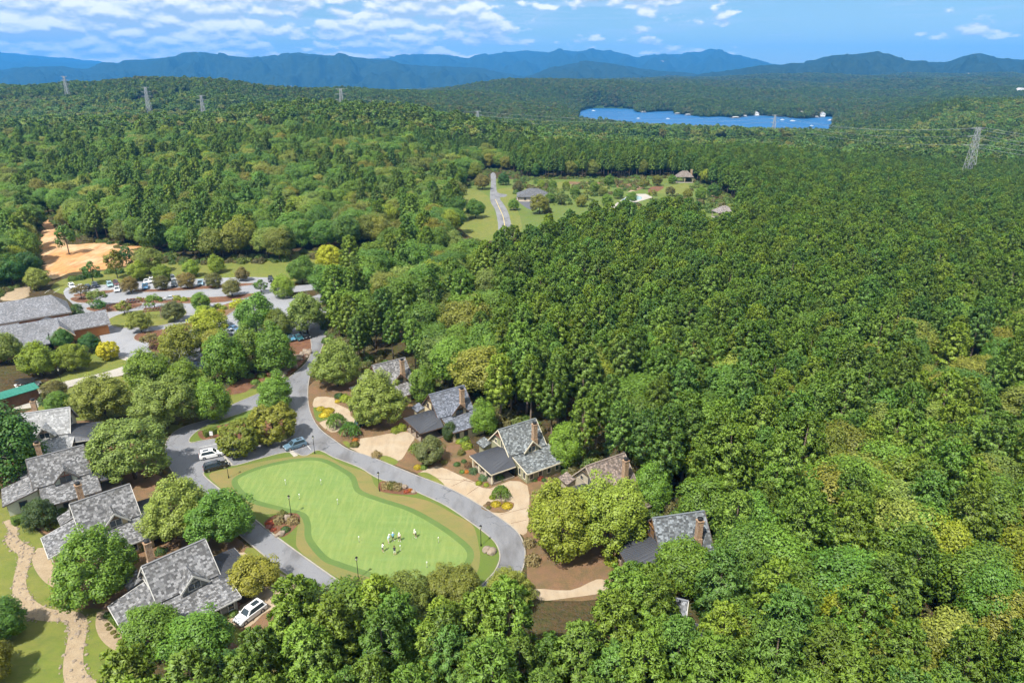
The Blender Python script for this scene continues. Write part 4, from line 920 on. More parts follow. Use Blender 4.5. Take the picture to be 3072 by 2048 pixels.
# --- car park and clubhouse trees
CARP = 'trees planted in the car park'
for x, y, w, key, col, lb in [
    (183, 667, 46, 'thin', 'rust', 'thin reddish tree on the corner mulch island'), (220, 682, 56, 'thin', 'grey', 'thin grey-green tree at the end of the brick-edged island'),
    (298, 655, 48, 'oak', 'rust', 'reddish tree with a bare stem behind the oval island'), (370, 650, 42, 'oak', 'brown', 'brownish parking row tree near the blue pickup'),
    (428, 645, 48, 'oak', 'rust', 'rust-topped parking row tree before the dark car'), (490, 645, 46, 'oak', 'brown', 'brown-green parking row tree beside the light blue pickup'),
    (531, 662, 54, 'oak', 'brown', 'round brown-green tree at the bend of the car park lane'), (556, 630, 42, 'oak', 'rust', 'small rust tree at the rear of the car park'),
    (598, 655, 46, 'thin', 'green', 'open green tree at the car park exit'), (650, 660, 66, 'maple', 'lime', 'pale lime tree at the car park junction'),
    (320, 740, 62, 'oak', 'grey', 'grey-green tree on the lower edge of the oval island'), (399, 716, 60, 'oak', 'brown', 'brown-green tree at the tip of the oval island'),
    (461, 694, 56, 'oak', 'green', 'round dark green tree beside the yellow shrub bed'), (283, 704, 46, 'thin', 'gold', 'small golden tree on the oval island'),
    (352, 690, 50, 'thin', 'green', 'light open tree behind the pergola'), (314, 622, 56, 'oak', 'lime', 'yellow-green tree behind the parked white cars'),
    (372, 628, 48, 'oak', 'lime', 'lime tree over the rear parking row'), (437, 617, 50, 'oak', 'lime', 'yellow-lime tree at the wood edge'), (496, 608, 50, 'maple', 'lime', 'lime-topped tree behind the rear parking row'),
    (692, 620, 84, 'oak', 'green', 'round shade tree on the grass by the upper road'), (757, 594, 84, 'oak', 'yellow', 'golden yellow tree at the wood edge'),
    (822, 612, 86, 'oak', 'lime', 'yellow-green tree next to the golden one'), (545, 700, 50, 'thin', 'yellow', 'small yellow tree over the striped bays'),
    (470, 722, 54, 'oak', 'lime', 'lime tree beside the yellow shrub bed'), (760, 650, 90, 'oak', 'green', 'leafy tree at the wood edge above the road'),
    (86, 828, 96, 'oak', 'lime', 'big yellow-green tree in front of the clubhouse'), (166, 822, 78, 'oak', 'lime', 'yellow-topped tree on the clubhouse lawn'),
    (142, 778, 56, 'oak', 'deep', 'dark tree against the clubhouse gable'), (206, 790, 54, 'maple', 'deep', 'dark conical tree at the clubhouse corner'),
    (247, 806, 58, 'round', 'yellow', 'round bright yellow tree on the grass wedge'), (6, 800, 84, 'oak', 'grey', 'dark grey-green tree at the left end of the clubhouse'),
    (225, 700, 40, 'thin', 'deep', 'dark bush-like tree by the clubhouse wall'), (125, 900, 60, 'oak', 'brown', 'brownish tree behind the green shed roof'), (130, 925, 60, 'oak', 'green', 'green tree behind the pale-roofed cottage chimney'),
    (24, 620, 70, 'forest', 'deep', 'tall dark tree beyond the clubhouse roof'), (60, 610, 70, 'forest', 'deep', 'tall dark tree next to the clay clearing'), (85, 640, 60, 'oak', 'grey', 'grey-green tree at the corner of the clubhouse car park')]:
    T(x, y, w*0.82, key, col, lb, 1.0 if key != 'thin' else 0.9, group=CARP if 'parking' in lb or 'island' in lb else None)
# --- small trees of the distant pool garden
for x, y, w, key, col, lb in [
    (1108, 418, 40, 'oak', 'brown', 'brown-green tree beside the distant road'), (1157, 412, 30, 'maple', 'deep', 'dark conical tree opposite the distant road bend'),
    (1092, 480, 50, 'oak', 'green', 'round tree on the striped grass'), (1243, 425, 22, 'maple', 'lime', 'yellow-green small tree by the turning area'), (1270, 425, 22, 'maple', 'bright', 'slim green tree beside the yellow-green one'),
    (1290, 455, 30, 'thin', 'olive', 'olive garden tree near the pool'), (1320, 440, 28, 'oak', 'green', 'green garden tree on the bark slope'), (1350, 445, 28, 'thin', 'olive', 'open olive tree beside the pool deck'),
    (1385, 440, 24, 'oak', 'grey', 'grey garden tree by the pool'), (1400, 415, 26, 'maple', 'green', 'green tree behind the pool slope'), (1480, 420, 26, 'thin', 'olive', 'small tree by the sandy path'),
    (1510, 415, 26, 'oak', 'gold', 'golden shrub-like tree above the sandy path'), (1545, 412, 22, 'oak', 'green', 'green tree beside the pavilion'), (1240, 470, 50, 'oak', 'olive', 'olive tree in front of the turning area'),
    (1190, 430, 30, 'oak', 'brown', 'dark round tree at the distant junction'), (1610, 445, 30, 'maple', 'green', 'green tree right of the pavilion'), (1640, 440, 34, 'maple', 'green', 'green tree by the red clay path'),
    (1420, 445, 26, 'oak', 'green', 'dense green tree in front of the pool paving'), (1365, 430, 24, 'maple', 'bright', 'bright upright tree on the grass slope'), (1335, 462, 30, 'oak', 'olive', 'olive tree low on the grass slope'), (1300, 425, 20, 'oak', 'lime', 'tiny lime tree behind the slope'),
    (1450, 455, 30, 'oak', 'green', 'green tree hiding the pool corner'), (1500, 445, 26, 'thin', 'olive', 'open tree right of the pool'), (1540, 440, 24, 'oak', 'brown', 'brown-green tree on the pavilion lawn edge'), (1262, 455, 26, 'oak', 'green', 'green tree beside the grey pool house'), (1395, 460, 28, 'maple', 'green', 'green tree left of the pool paving'), (1580, 445, 26, 'oak', 'olive', 'olive tree in front of the pavilion lawn'), (1180, 470, 30, 'oak', 'green', 'green tree left of the grey pool house')]:
    T(x, y, w, key, col, lb)

# ------------------------------------------------------------------ forest
def gz(pts):   # (x, y, z) photo points at their own height
    return [tuple(G(x, y, z)[:2]) for x, y, z in pts]
CLEAR = [
    gz([(-500, 690, 0), (0, 680, 0), (70, 640, 0), (85, 515, 0), (120, 500, 0), (150, 535, 0), (290, 575, 0), (390, 604, 0), (600, 603, 0), (700, 596, 0), (860, 574, 0), (905, 566, 0), (918, 590, 0), (880, 612, 0), (765, 655, 0), (750, 700, 0), (762, 780, 0),
        (800, 835, 0), (950, 880, 0), (1095, 950, 0), (1255, 1040, 0), (1330, 1090, 0), (1450, 1130, 0), (1520, 1195, 0), (1650, 1290, 0), (1680, 1400, 0),
        (1600, 1452, 13), (1500, 1415, 13), (1430, 1400, 14), (1340, 1385, 14), (1210, 1388, 14), (1090, 1370, 14), (960, 1366, 13), (850, 1362, 12), (700, 1378, 11), (650, 1396, 11), (580, 1448, 12), (430, 1468, 10), (345, 1490, 11), (318, 1580, 11)]) + [(-52, 40), (-400, 30), (-700, 240)],
    gz([(1035, 528, 18), (1100, 522, 18), (1190, 526, 18), (1300, 482, 18), (1400, 464, 18), (1480, 458, 18), (1580, 450, 18), (1690, 500, 18), (1700, 470, 0), (1650, 440, 0), (1600, 420, 0), (1560, 408, 0), (1200, 412, 0), (1160, 395, 0), (1125, 393, 0), (1100, 418, 0), (1055, 435, 0)])]
def px_arr(x, y, z):
    zz = z - H; d = y*CP - zz*SP
    return VW/2 + VF*x/d, VH/2 - VF*(y*SP + zz*CP)/d, d
MEADOW = None
def forest_points():
    g = np.random.default_rng(3); out = []
    def grid(d0, d1, s):
        n = int((d1-d0)/s)
        for r in range(n):
            d = d0 + (r+0.5)*s; half = d*1.02 + 30 if d < 200 else d*0.80+30
            k = int(2*half/s); x = -half + (np.arange(k)+g.uniform())*s + g.uniform(-.46, .46, k)*s; y = d + g.uniform(-.46, .46, k)*s
            yield x, y
    def keep(x, y, pad):
        z = tz(x, y); px, py, dd = px_arr(x, y, z+10)
        ok = (px > -260) & (px < 2620) & (py < 1568+330)
        for c in CLEAR: ok &= ~in_poly(x, y, c)
        lk = (y > 1000) & (y < 2700)
        if lk.any():
            ok &= ~(lk & (in_poly(x, y, LAKE) | (seg_dist(x, y, LAKE) < pad)))
        for (cx, cy_, r) in HOLES: ok &= (x-cx)**2 + (y-cy_)**2 > r*r
        return x[ok], y[ok], z[ok]
    near = [np.concatenate(a) for a in zip(*[keep(x, y, 6) for x, y in list(grid(46, 125, 4.0)) + list(grid(125, 680, 5.1))])]
    mid = [np.concatenate(a) for a in zip(*[keep(x, y, 7) for x, y in grid(680, 2700, 7.6)])]
    far = [np.concatenate(a) for a in zip(*[keep(x, y, 9) for x, y in grid(2700, 5600, 13)])]
    return near, mid, far
TREE_SP = []
HOLES = []
def hit(x, y, extra=0.0, d0=60, d1=9000):
    """where the sight line through a photo point meets the terrain (+extra canopy height)"""
    a, b, c = ray(x, y); ds = np.geomspace(d0, d1, 1500); X = a/b*ds; Zr = H + c/b*ds
    below = Zr < tz(X, ds) + extra
    i = int(np.argmax(below)) if below.any() else len(ds)-1
    return X[i], ds[i]
mx, my = hit(372, 226, 2.0)
HOLES += [(mx, my, 50), (mx-45, my+10, 34), (mx+45, my-20, 30), (mx, my-60, 36), (mx+20, my-100, 26)]
dgx, dgy = G(1416, 700, 4)[:2]; HOLES.append((dgx, dgy, 4.2))
pvx, pvy = G(1571, 415, 1.0)[:2]; HOLES.append((pvx, pvy, 10))
gbx, gby = G(1662, 492, 2.0)[:2]; HOLES.append((gbx, gby, 9)); HOLES.append((gbx-6, gby-8, 7))
cwx, cwy = G(574, 1420)[:2]; HOLES += [(cwx, cwy, 6.5), (cwx+2.5, cwy-8, 5.5), (cwx+4, cwy-15, 4.5)]
jx, jy = G(1500, 1352, 7)[:2]; HOLES += [(jx, jy, 7.0), (jx-5, jy, 5), (jx+5, jy, 5)]

# ------------------------------------------------------------------ buildings
def clip_poly(poly, rect):
    """convex clip of rect (list of 2d) by convex poly (ccw)"""
    out = rect; n = len(poly)
    for i in range(n):
        ax, ay = poly[i]; bx, by = poly[(i+1) % n]; inp = out; out = []
        if not inp: return []
        side = lambda p: (bx-ax)*(p[1]-ay) - (by-ay)*(p[0]-ax)
        for j in range(len(inp)):
            p, q = inp[j], inp[(j+1) % len(inp)]; sp, sq = side(p), side(q)
            if sp >= 0: out.append(p)
            if (sp >= 0) != (sq >= 0):
                t = sp/(sp-sq); out.append((p[0]+(q[0]-p[0])*t, p[1]+(q[1]-p[1])*t))
    return out
def shingle_plane(mb, quad, rr, sw=0.38, sh=0.31, lift=0.03, contrast=1.0):
    """rows of single shingles laid on a planar roof polygon (convex, first edge = eave)"""
    q = [Vector(p) for p in quad]; o = q[0]; ex = (q[1]-q[0]).normalized()
    nz = (q[1]-q[0]).cross(q[-1]-q[0]).normalized()
    if nz.z < 0: nz = -nz
    ey = nz.cross(ex).normalized()
    P = [((p-o).dot(ex), (p-o).dot(ey)) for p in q]
    ar = sum(P[i][0]*P[(i+1) % len(P)][1]-P[(i+1) % len(P)][0]*P[i][1] for i in range(len(P)))
    if ar < 0: P = P[::-1]
    x0 = min(p[0] for p in P); x1 = max(p[0] for p in P); y0 = min(p[1] for p in P); y1 = max(p[1] for p in P)
    y = y0 - 0.04; row = 0
    while y < y1:
        x = x0 - rr.uniform(0, sw)
        while x < x1:
            w = sw*rr.uniform(0.6, 1.35)
            c = clip_poly(P, [(x+0.012, y), (x+w-0.012, y), (x+w-0.012, y+sh+0.05), (x+0.012, y+sh+0.05)])
            if len(c) >= 3:
                t = rr.random(); tint = min(1, max(0, 0.5 + contrast*((0.5 if t > 0.78 else -0.3 if t < 0.42 else 0.02) + rr.uniform(-.1, .1))))
                up = [o + ex*a + ey*b + nz*(lift*(1-(b-y)/(sh+0.05))+0.008) for a, b in c]
                dn = [o + ex*a + ey*b - nz*0.01 for a, b in c]; k = len(c)
                mb.add(up + dn, [tuple(range(k))] + [(i, k+i, k+(i+1) % k, (i+1) % k) for i in range(k)], 0, tint)
            x += w
        y += sh; row += 1
BUILT = []
class House:
    def __init__(s, name, loc, rz, label, cat, wall, trim, timber, roofc, contrast=1.0, seed=1):
        s.root = tag(empty(name, loc, rz), label, cat); s.wall, s.trim, s.timber, s.roofc = wall, trim, timber, roofc
        s.rr = random.Random(seed); s.con = contrast
    def part(s, name, mb, mat='paint', color=None, parent=None, **k):
        o = mb.build(name, M[mat] if isinstance(mat, str) else mat, parent or s.root, **k)
        if color is not None: o.color = (*color, 1)
        return o
    def roof(s, name, quads, th=0.2):
        b = MB()
        for q in quads: b.slab(q, th)
        r = s.part(name, b, 'paint', tuple(c*0.45 for c in s.roofc))
        sh = MB()
        for q in quads: shingle_plane(sh, q, s.rr, contrast=s.con)
        tag(s.part('shingles', sh, 'shingle', tuple(c*0.72 for c in s.roofc), r, tint=True), kind='stuff')
        return r
    def window(s, c, w, h, face, panes=1, frame=None):
        """face: 'x-' wall looking to -x, 'y-' to -y, 'x+','y+'; c = middle of the window on the wall plane"""
        x, y, z = c; fr = frame or s.trim; t = 0.11; sg = -1 if face[1] == '-' else 1
        def bx(mb, u0, u1, z0, z1, d0, d1):
            a, b = sorted((d0*sg, d1*sg))
            if face[0] == 'x': mb.box(x+a, x+b, y+u0, y+u1, z+z0, z+z1)
            else: mb.box(x+u0, x+u1, y+a, y+b, z+z0, z+z1)
        f = MB(); bx(f, -w/2-t, w/2+t, h/2, h/2+t, 0.003, 0.10); bx(f, -w/2-t, w/2+t, -h/2-t, -h/2, 0.003, 0.12)
        bx(f, -w/2-t, -w/2, -h/2, h/2, 0.003, 0.10); bx(f, w/2, w/2+t, -h/2, h/2, 0.003, 0.10)
        fo = s.part('window', f, 'paint', fr)
        for k in range(panes):
            a = -w/2 + w*k/panes + (0.04 if k else 0.0); b_ = -w/2 + w*(k+1)/panes - (0.04 if k < panes-1 else 0.0)
            g = MB(); bx(g, a, b_, -h/2, h/2, 0.004, 0.04); s.part('pane', g, 'glass', None, fo)
        if panes > 1:
            for k in range(1, panes):
                a = -w/2 + w*k/panes; g = MB(); bx(g, a-0.04, a+0.04, -h/2, h/2, 0.003, 0.085); s.part('mullion', g, 'paint', fr, fo)
        return fo
    def bars(s, name, segs, w, h, color, mat='paint'):
        for p, q in segs: s.part(name, MB().bar(p, q, w, h), mat, color)
    def porch(s, xw, xe, y0, y1, yt0, yt1, zt, ze, arch, posts=True):
        """dark metal hip porch against a gable wall at x=xw, eave at x=xe; top edge arched"""
        n = 10; top = []; eav = []
        for i in range(n+1):
            t = i/n; top.append(Vector((xw, yt0+(yt1-yt0)*t, zt + arch*math.sin(math.pi*t)))); eav.append(Vector((xe, y0+(y1-y0)*t, ze)))
        b = MB()
        for i in range(n): b.slab([eav[i], eav[i+1], top[i+1], top[i]], 0.14)
        b.slab([Vector((xw, y0, ze)), eav[0], top[0]], 0.14); b.slab([eav[-1], Vector((xw, y1, ze)), top[-1]], 0.14)
        r = s.part('porch_roof', b, 'metalroof')
        for i in range(0, 21):
            t = i/20; p = Vector((xe, y0+(y1-y0)*t, ze+0.02)); q = Vector((xw, yt0+(yt1-yt0)*t, zt+arch*math.sin(math.pi*t)+0.02))
            s.part('seam', MB().bar(p, q, 0.05, 0.07), 'metalroof', None, r)
        for e0, tp in ((y0, top[0]), (y1, top[-1])):
            for i in range(1, 8):
                t = i/8; p = Vector((xe+(xw-xe)*t, e0, ze+0.02)); q = Vector((xe, e0, ze)).lerp(tp, t) + Vector((0, 0, 0.03))
                s.part('seam', MB().bar(p, q, 0.05, 0.07), 'metalroof', None, r)
        fz = ze-0.13
        s.bars('fascia', [((xe, y0, fz), (xe, y1, fz)), ((xe, y0, fz), (xw, y0, fz)), ((xe, y1, fz), (xw, y1, fz))], 0.1, 0.22, s.trim)
        sg = 1 if xe < xw else -1
        s.part('porch_floor', MB().box(min(xw, xe+sg*0.4), max(xw-sg*0.02, xe+sg*0.4), y0+0.4, y1-0.4, 0, 0.35), 'stone')
        for t in (0.06, 0.35, 0.65, 0.94):
            yy = y0+(y1-y0)*t; s.part('post', MB().box(xe+sg*0.5-0.14, xe+sg*0.5+0.14, yy-0.14, yy+0.14, 0.35, ze-0.1), 'paint', s.trim)
        s.part('porch_back_panel', MB().box(*sorted((xw-sg*0.05, xw-sg*0.12)), y0+0.6, y1-0.6, 0.35, ze-0.1), 'dark')  # thin near-black panel over the house wall under the porch roof

def cottage(loc, ang, label, kind, wall, trim, timber, roofc, contrast=1.0, seed=1, right_porch=False, left_wing=True, battens=False, D=9.1):
    """local x along the ridge, -y towards the front; kind 'L' (shingled side wing) or 'R' (metal porch + front chimney)"""
    h = House('cottage', (loc[0], loc[1], 0), math.radians(ang), label, 'house', wall, trim, timber, roofc, contrast, seed)
    BUILT.append((loc[0]+math.cos(math.radians(ang))*4.5, loc[1]+math.sin(math.radians(ang))*4.5, 8.5))
    ze, zr, w = 4.05, 8.3, 3.55          # eave height, ridge height, half width of the walls
    sl = (zr-ze)/4.05
    # walls
    zw = ze - 0.02 + 0.5*sl - 0.25
    b = MB().prism([(-w, 0), (w, 0), (w, zw), (0, zr-0.3), (-w, zw)], 'x', 0.45, D-0.45); h.part('wall', b, 'paint', wall)
    b = MB().prism([(-8.75, 0), (-w-0.01, 0), (-w-0.01, 3.6), (-8.75, 2.5)], 'x', 1.2, D+0.25); h.part('front_wing', b, 'paint', wall)
    # main roof
    h.roof('roof', [[(-0.05, -4.05, ze), (D, -4.05, ze), (D, 0, zr), (-0.05, 0, zr)], [(D, 4.05, ze), (-0.05, 4.05, ze), (-0.05, 0, zr), (D, 0, zr)]])
    h.part('ridge_cap', MB().bar((-0.07, 0, zr+0.03), (D+0.02, 0, zr+0.03), 0.32, 0.12), 'paint', tuple(c*0.9 for c in roofc))
    # front dormer gable
    xc, za, yf = 5.2, 6.45, -4.75; hw = 2.1; zl = 4.25
    yb = -(zr-za)/sl; yl = -(zr-zl)/sl
    h.roof('dormer_roof', [[(xc-hw, yf-0.05, zl), (xc-hw, yl, zl), (xc, yb, za), (xc, yf-0.05, za)][::1], [(xc+hw, yl, zl), (xc+hw, yf-0.05, zl), (xc, yf-0.05, za), (xc, yb, za)]], 0.16)
    h.part('dormer_wall', MB().prism([(xc-hw+0.35, 3.3), (xc+hw-0.35, 3.3), (xc+hw-0.35, zl+0.15), (xc, za-0.3), (xc-hw+0.35, zl+0.15)], 'y', -4.35, -3.0), 'paint', wall)
    h.window((xc, -4.36, 4.45), 1.7, 1.15, 'y-', 2)
    h.bars('bargeboard', [((xc-hw-0.03, yf-0.1, zl-0.08), (xc, yf-0.1, za-0.08)), ((xc+hw+0.03, yf-0.1, zl-0.08), (xc, yf-0.1, za-0.08))], 0.1, 0.26, trim)
    h.bars('brace', [((xc-1.0, yf+0.1, 5.35), (xc+1.0, yf+0.1, 5.35)), ((xc, yf+0.1, 5.35), (xc, yf+0.1, za-0.3))], 0.14, 0.14, timber)
    # lower front wing roof
    h.roof('wing_roof', [[(0.85, -9.35, 2.62), (D+0.75, -9.35, 2.62), (D+0.75, -3.6, 3.86), (0.85, -3.6, 3.86)]], 0.2)
    h.bars('fascia', [((0.85, -9.4, 2.5), (D+0.75, -9.4, 2.5)), ((0.80, -9.35, 2.52), (0.80, -3.6, 3.74)), ((D+0.8, -9.35, 2.52), (D+0.8, -3.6, 3.74))], 0.08, 0.24, trim)
    for xx in (2.2, 4.3, 6.4, 8.4): h.window((xx, -8.76, 1.45), 0.8, 1.2, 'y-', 1)
    h.window((1.19, -6.2, 1.5), 0.7, 1.5, 'x-', 1); h.window((1.19, -7.8, 1.4), 0.7, 1.4, 'x-', 1)
    # gable trims at both ends
    for xx, sg in ((-0.1, -1), (D+0.05, 1)):
        h.bars('bargeboard', [((xx, -4.08, ze-0.1), (xx, 0, zr-0.08)), ((xx, 4.08, ze-0.1), (xx, 0, zr-0.08))], 0.09, 0.22, trim)
        h.bars('brace', [((xx+0.12*-sg, -1.35, 6.75), (xx+0.12*-sg, 1.35, 6.75)), ((xx+0.12*-sg, 0, 6.75), (xx+0.12*-sg, 0, zr-0.3))], 0.16, 0.16, timber)
    if battens:
        h.part('glazing', MB().prism([(-2.9, 4.1), (2.9, 4.1), (2.9, 4.6), (1.3, 6.3), (-1.3, 6.3), (-2.9, 4.6)], 'x', 0.40, 0.445), 'glass')
        for k in range(8):
            yy = -2.7 + k*0.77; zt = min(6.3, 4.5 + (2.95-abs(yy))*1.08); h.part('batten', MB().box(0.30, 0.395, yy-0.07, yy+0.07, 4.1, zt), 'paint', trim)
        h.bars('sill', [((0.34, -3.0, 4.08), (0.34, 3.0, 4.08))], 0.16, 0.14, trim)
    else:
        h.window((0.45, -0.9, 5.2), 1.1, 1.5, 'x-', 2); h.window((0.45, 1.6, 4.9), 0.7, 0.8, 'x-', 1)
        h.bars('timber_band', [((0.40, -3.3, 4.3), (0.40, 3.3, 4.3)), ((0.40, -1.7, 6.15), (0.40, 1.7, 6.15))], 0.1, 0.16, trim if kind == 'R' else timber)
    h.window((D-0.45, 0, 5.2), 1.4, 1.3, 'x+', 2)
    # side wing on the -x end
    if kind == 'L':
        if left_wing:
            h.roof('side_roof', [[(-4.95, 2.3, 2.62), (-4.95, -4.6, 2.62), (0.6, -4.6, 4.0), (0.6, 2.3, 4.0)]], 0.2)
            h.part('side_wing', MB().prism([(-4.4, 0), (0.44, 0), (0.44, 3.72), (-4.4, 2.55)], 'y', -4.1, 1.8), 'paint', wall)
            h.bars('fascia', [((-5.0, -4.65, 2.5), (-5.0, 2.35, 2.5)), ((-4.95, -4.65, 2.52), (0.6, -4.65, 3.9)), ((-4.95, 2.35, 2.52), (0.6, 2.35, 3.9))], 0.08, 0.24, trim)
            h.window((-4.41, -2.6, 1.5), 1.6, 1.4, 'x-', 2); h.window((-4.41, 0.3, 1.5), 1.2, 1.4, 'x-', 1); h.window((-2.0, -4.11, 1.6), 1.1, 1.3, 'y-', 1)
            h.roof('back_porch_roof', [[(-1.9, 6.6, 2.9), (-1.9, 3.4, 2.9), (0.4, 3.4, 3.7), (0.4, 6.6, 3.7)]], 0.16)
            h.part('back_porch', MB().box(-1.4, 0.44, 3.7, 6.2, 0, 2.85), 'paint', wall)
        cx, cyy = 2.1, 3.95; h.porch(D-0.35, D+4.7, -6.0, 2.2, -4.5, 0.9, 3.9, 2.85, 0.6)
    else:
        h.porch(0.35, -5.4, -6.0, 2.4, -4.7, 1.0, 3.9, 2.85, 0.75)
        cx, cyy = 6.55, -3.35
        h.roof('back_porch_roof', [[(-1.6, 6.4, 2.9), (-1.6, 3.4, 2.9), (0.4, 3.4, 3.6), (0.4, 6.4, 3.6)]], 0.16)
        h.part('back_porch', MB().box(-1.1, 0.44, 3.7, 6.0, 0, 2.85), 'paint', wall)
    # stone chimney
    top = 9.1
    ch = h.part('chimney', MB().box(cx-0.55, cx+0.55, cyy-0.5, cyy+0.5, 0, 5.9).box(cx-0.46, cx+0.46, cyy-0.41, cyy+0.41, 5.9, top).box(cx-0.56, cx+0.56, cyy-0.5, cyy+0.5, top, top+0.16), 'chimney_stone')
    h.part('flue_cap', MB().cyl((cx, cyy, top+0.16), (cx, cyy, top+0.55), 0.36, 0.36, 10).cyl((cx, cyy, top+0.55), (cx, cyy, top+0.75), 0.5, 0.1, 10), 'black', None, ch)
    return h
def ridge_at(f, a, b, z=8.3):
    A = G(*f(*a), z); B = G(*f(*b), z); return A, math.degrees(math.atan2((B-A).y, (B-A).x))
GREY = (0.185, 0.185, 0.190)
def place(f, a, b, *args, dang=0, **k):
    A, an = ridge_at(f, a, b); return cottage((A.x, A.y), an+dang, *args, **k)
WHITE_T = (0.50, 0.49, 0.46)
place(Z1, (570, 465), (1280, 155), 'grey cottage with white battened gable and mottled shingle roof, closest to the white car', 'L', (0.24, 0.24, 0.22), WHITE_T, (0.30, 0.29, 0.27), GREY, 1.1, 1, battens=True)
place(Z2, (820, 1220), (1520, 1000), 'cream cottage with white trim beside the large leafy maple', 'L', (0.52, 0.42, 0.26), WHITE_T, (0.16, 0.10, 0.06), GREY, 1.1, 2, battens=True, dang=3)
place(Z2, (305, 700), (975, 525), 'pale green cottage with red-brown timber gable behind the dark magnolia', 'L', (0.44, 0.47, 0.38), (0.10, 0.085, 0.075), (0.22, 0.08, 0.05), GREY, 1.0, 3, D=9.3)
place(Z2, (200, 165), (825, 80), 'cottage with a very pale silvery roof next to the dark metal porch', 'L', (0.50, 0.47, 0.36), WHITE_T, (0.2, 0.13, 0.08), (0.34, 0.345, 0.35), 0.5, 4, D=9.7)
place(Z4, (205, 270), (795, 125), 'cottage half hidden behind a big round tree with stone chimney', 'R', (0.50, 0.45, 0.32), (0.13, 0.075, 0.045), (0.12, 0.07, 0.04), (0.205, 0.20, 0.20), 1.0, 5)
place(Z4, (1200, 775), (1815, 610), 'cream half-timbered cottage with slate-blue roof and tall brown chimney', 'R', (0.56, 0.48, 0.32), (0.10, 0.065, 0.045), (0.09, 0.055, 0.035), (0.15, 0.165, 0.20), 0.8, 6)
place(Z3, (900, 400), (1535, 205), 'sage green cottage with cream trim and dark curved porch roof', 'R', (0.26, 0.26, 0.16), (0.62, 0.56, 0.42), (0.2, 0.09, 0.06), (0.165, 0.18, 0.185), 1.0, 7)
place(Z5, (110, 168), (410, 65), 'cottage with a brownish tiled roof behind two huge light green trees', 'R', (0.40, 0.35, 0.26), (0.35, 0.30, 0.24), (0.12, 0.08, 0.05), (0.215, 0.17, 0.145), 0.85, 8)
place(Z5, (690, 620), (1155, 555), 'brown timber cottage with a strongly speckled blue-grey roof and dark porch', 'R', (0.20, 0.115, 0.055), (0.11, 0.085, 0.07), (0.25, 0.13, 0.05), (0.155, 0.172, 0.187), 1.2, 9)
place(Z5, (420, 1215), (760, 1290), 'cottage mostly buried under the front pines with grey shingles', 'L', (0.34, 0.29, 0.22), WHITE_T, (0.12, 0.08, 0.05), (0.19, 0.20, 0.22), 1.1, 10, left_wing=False)

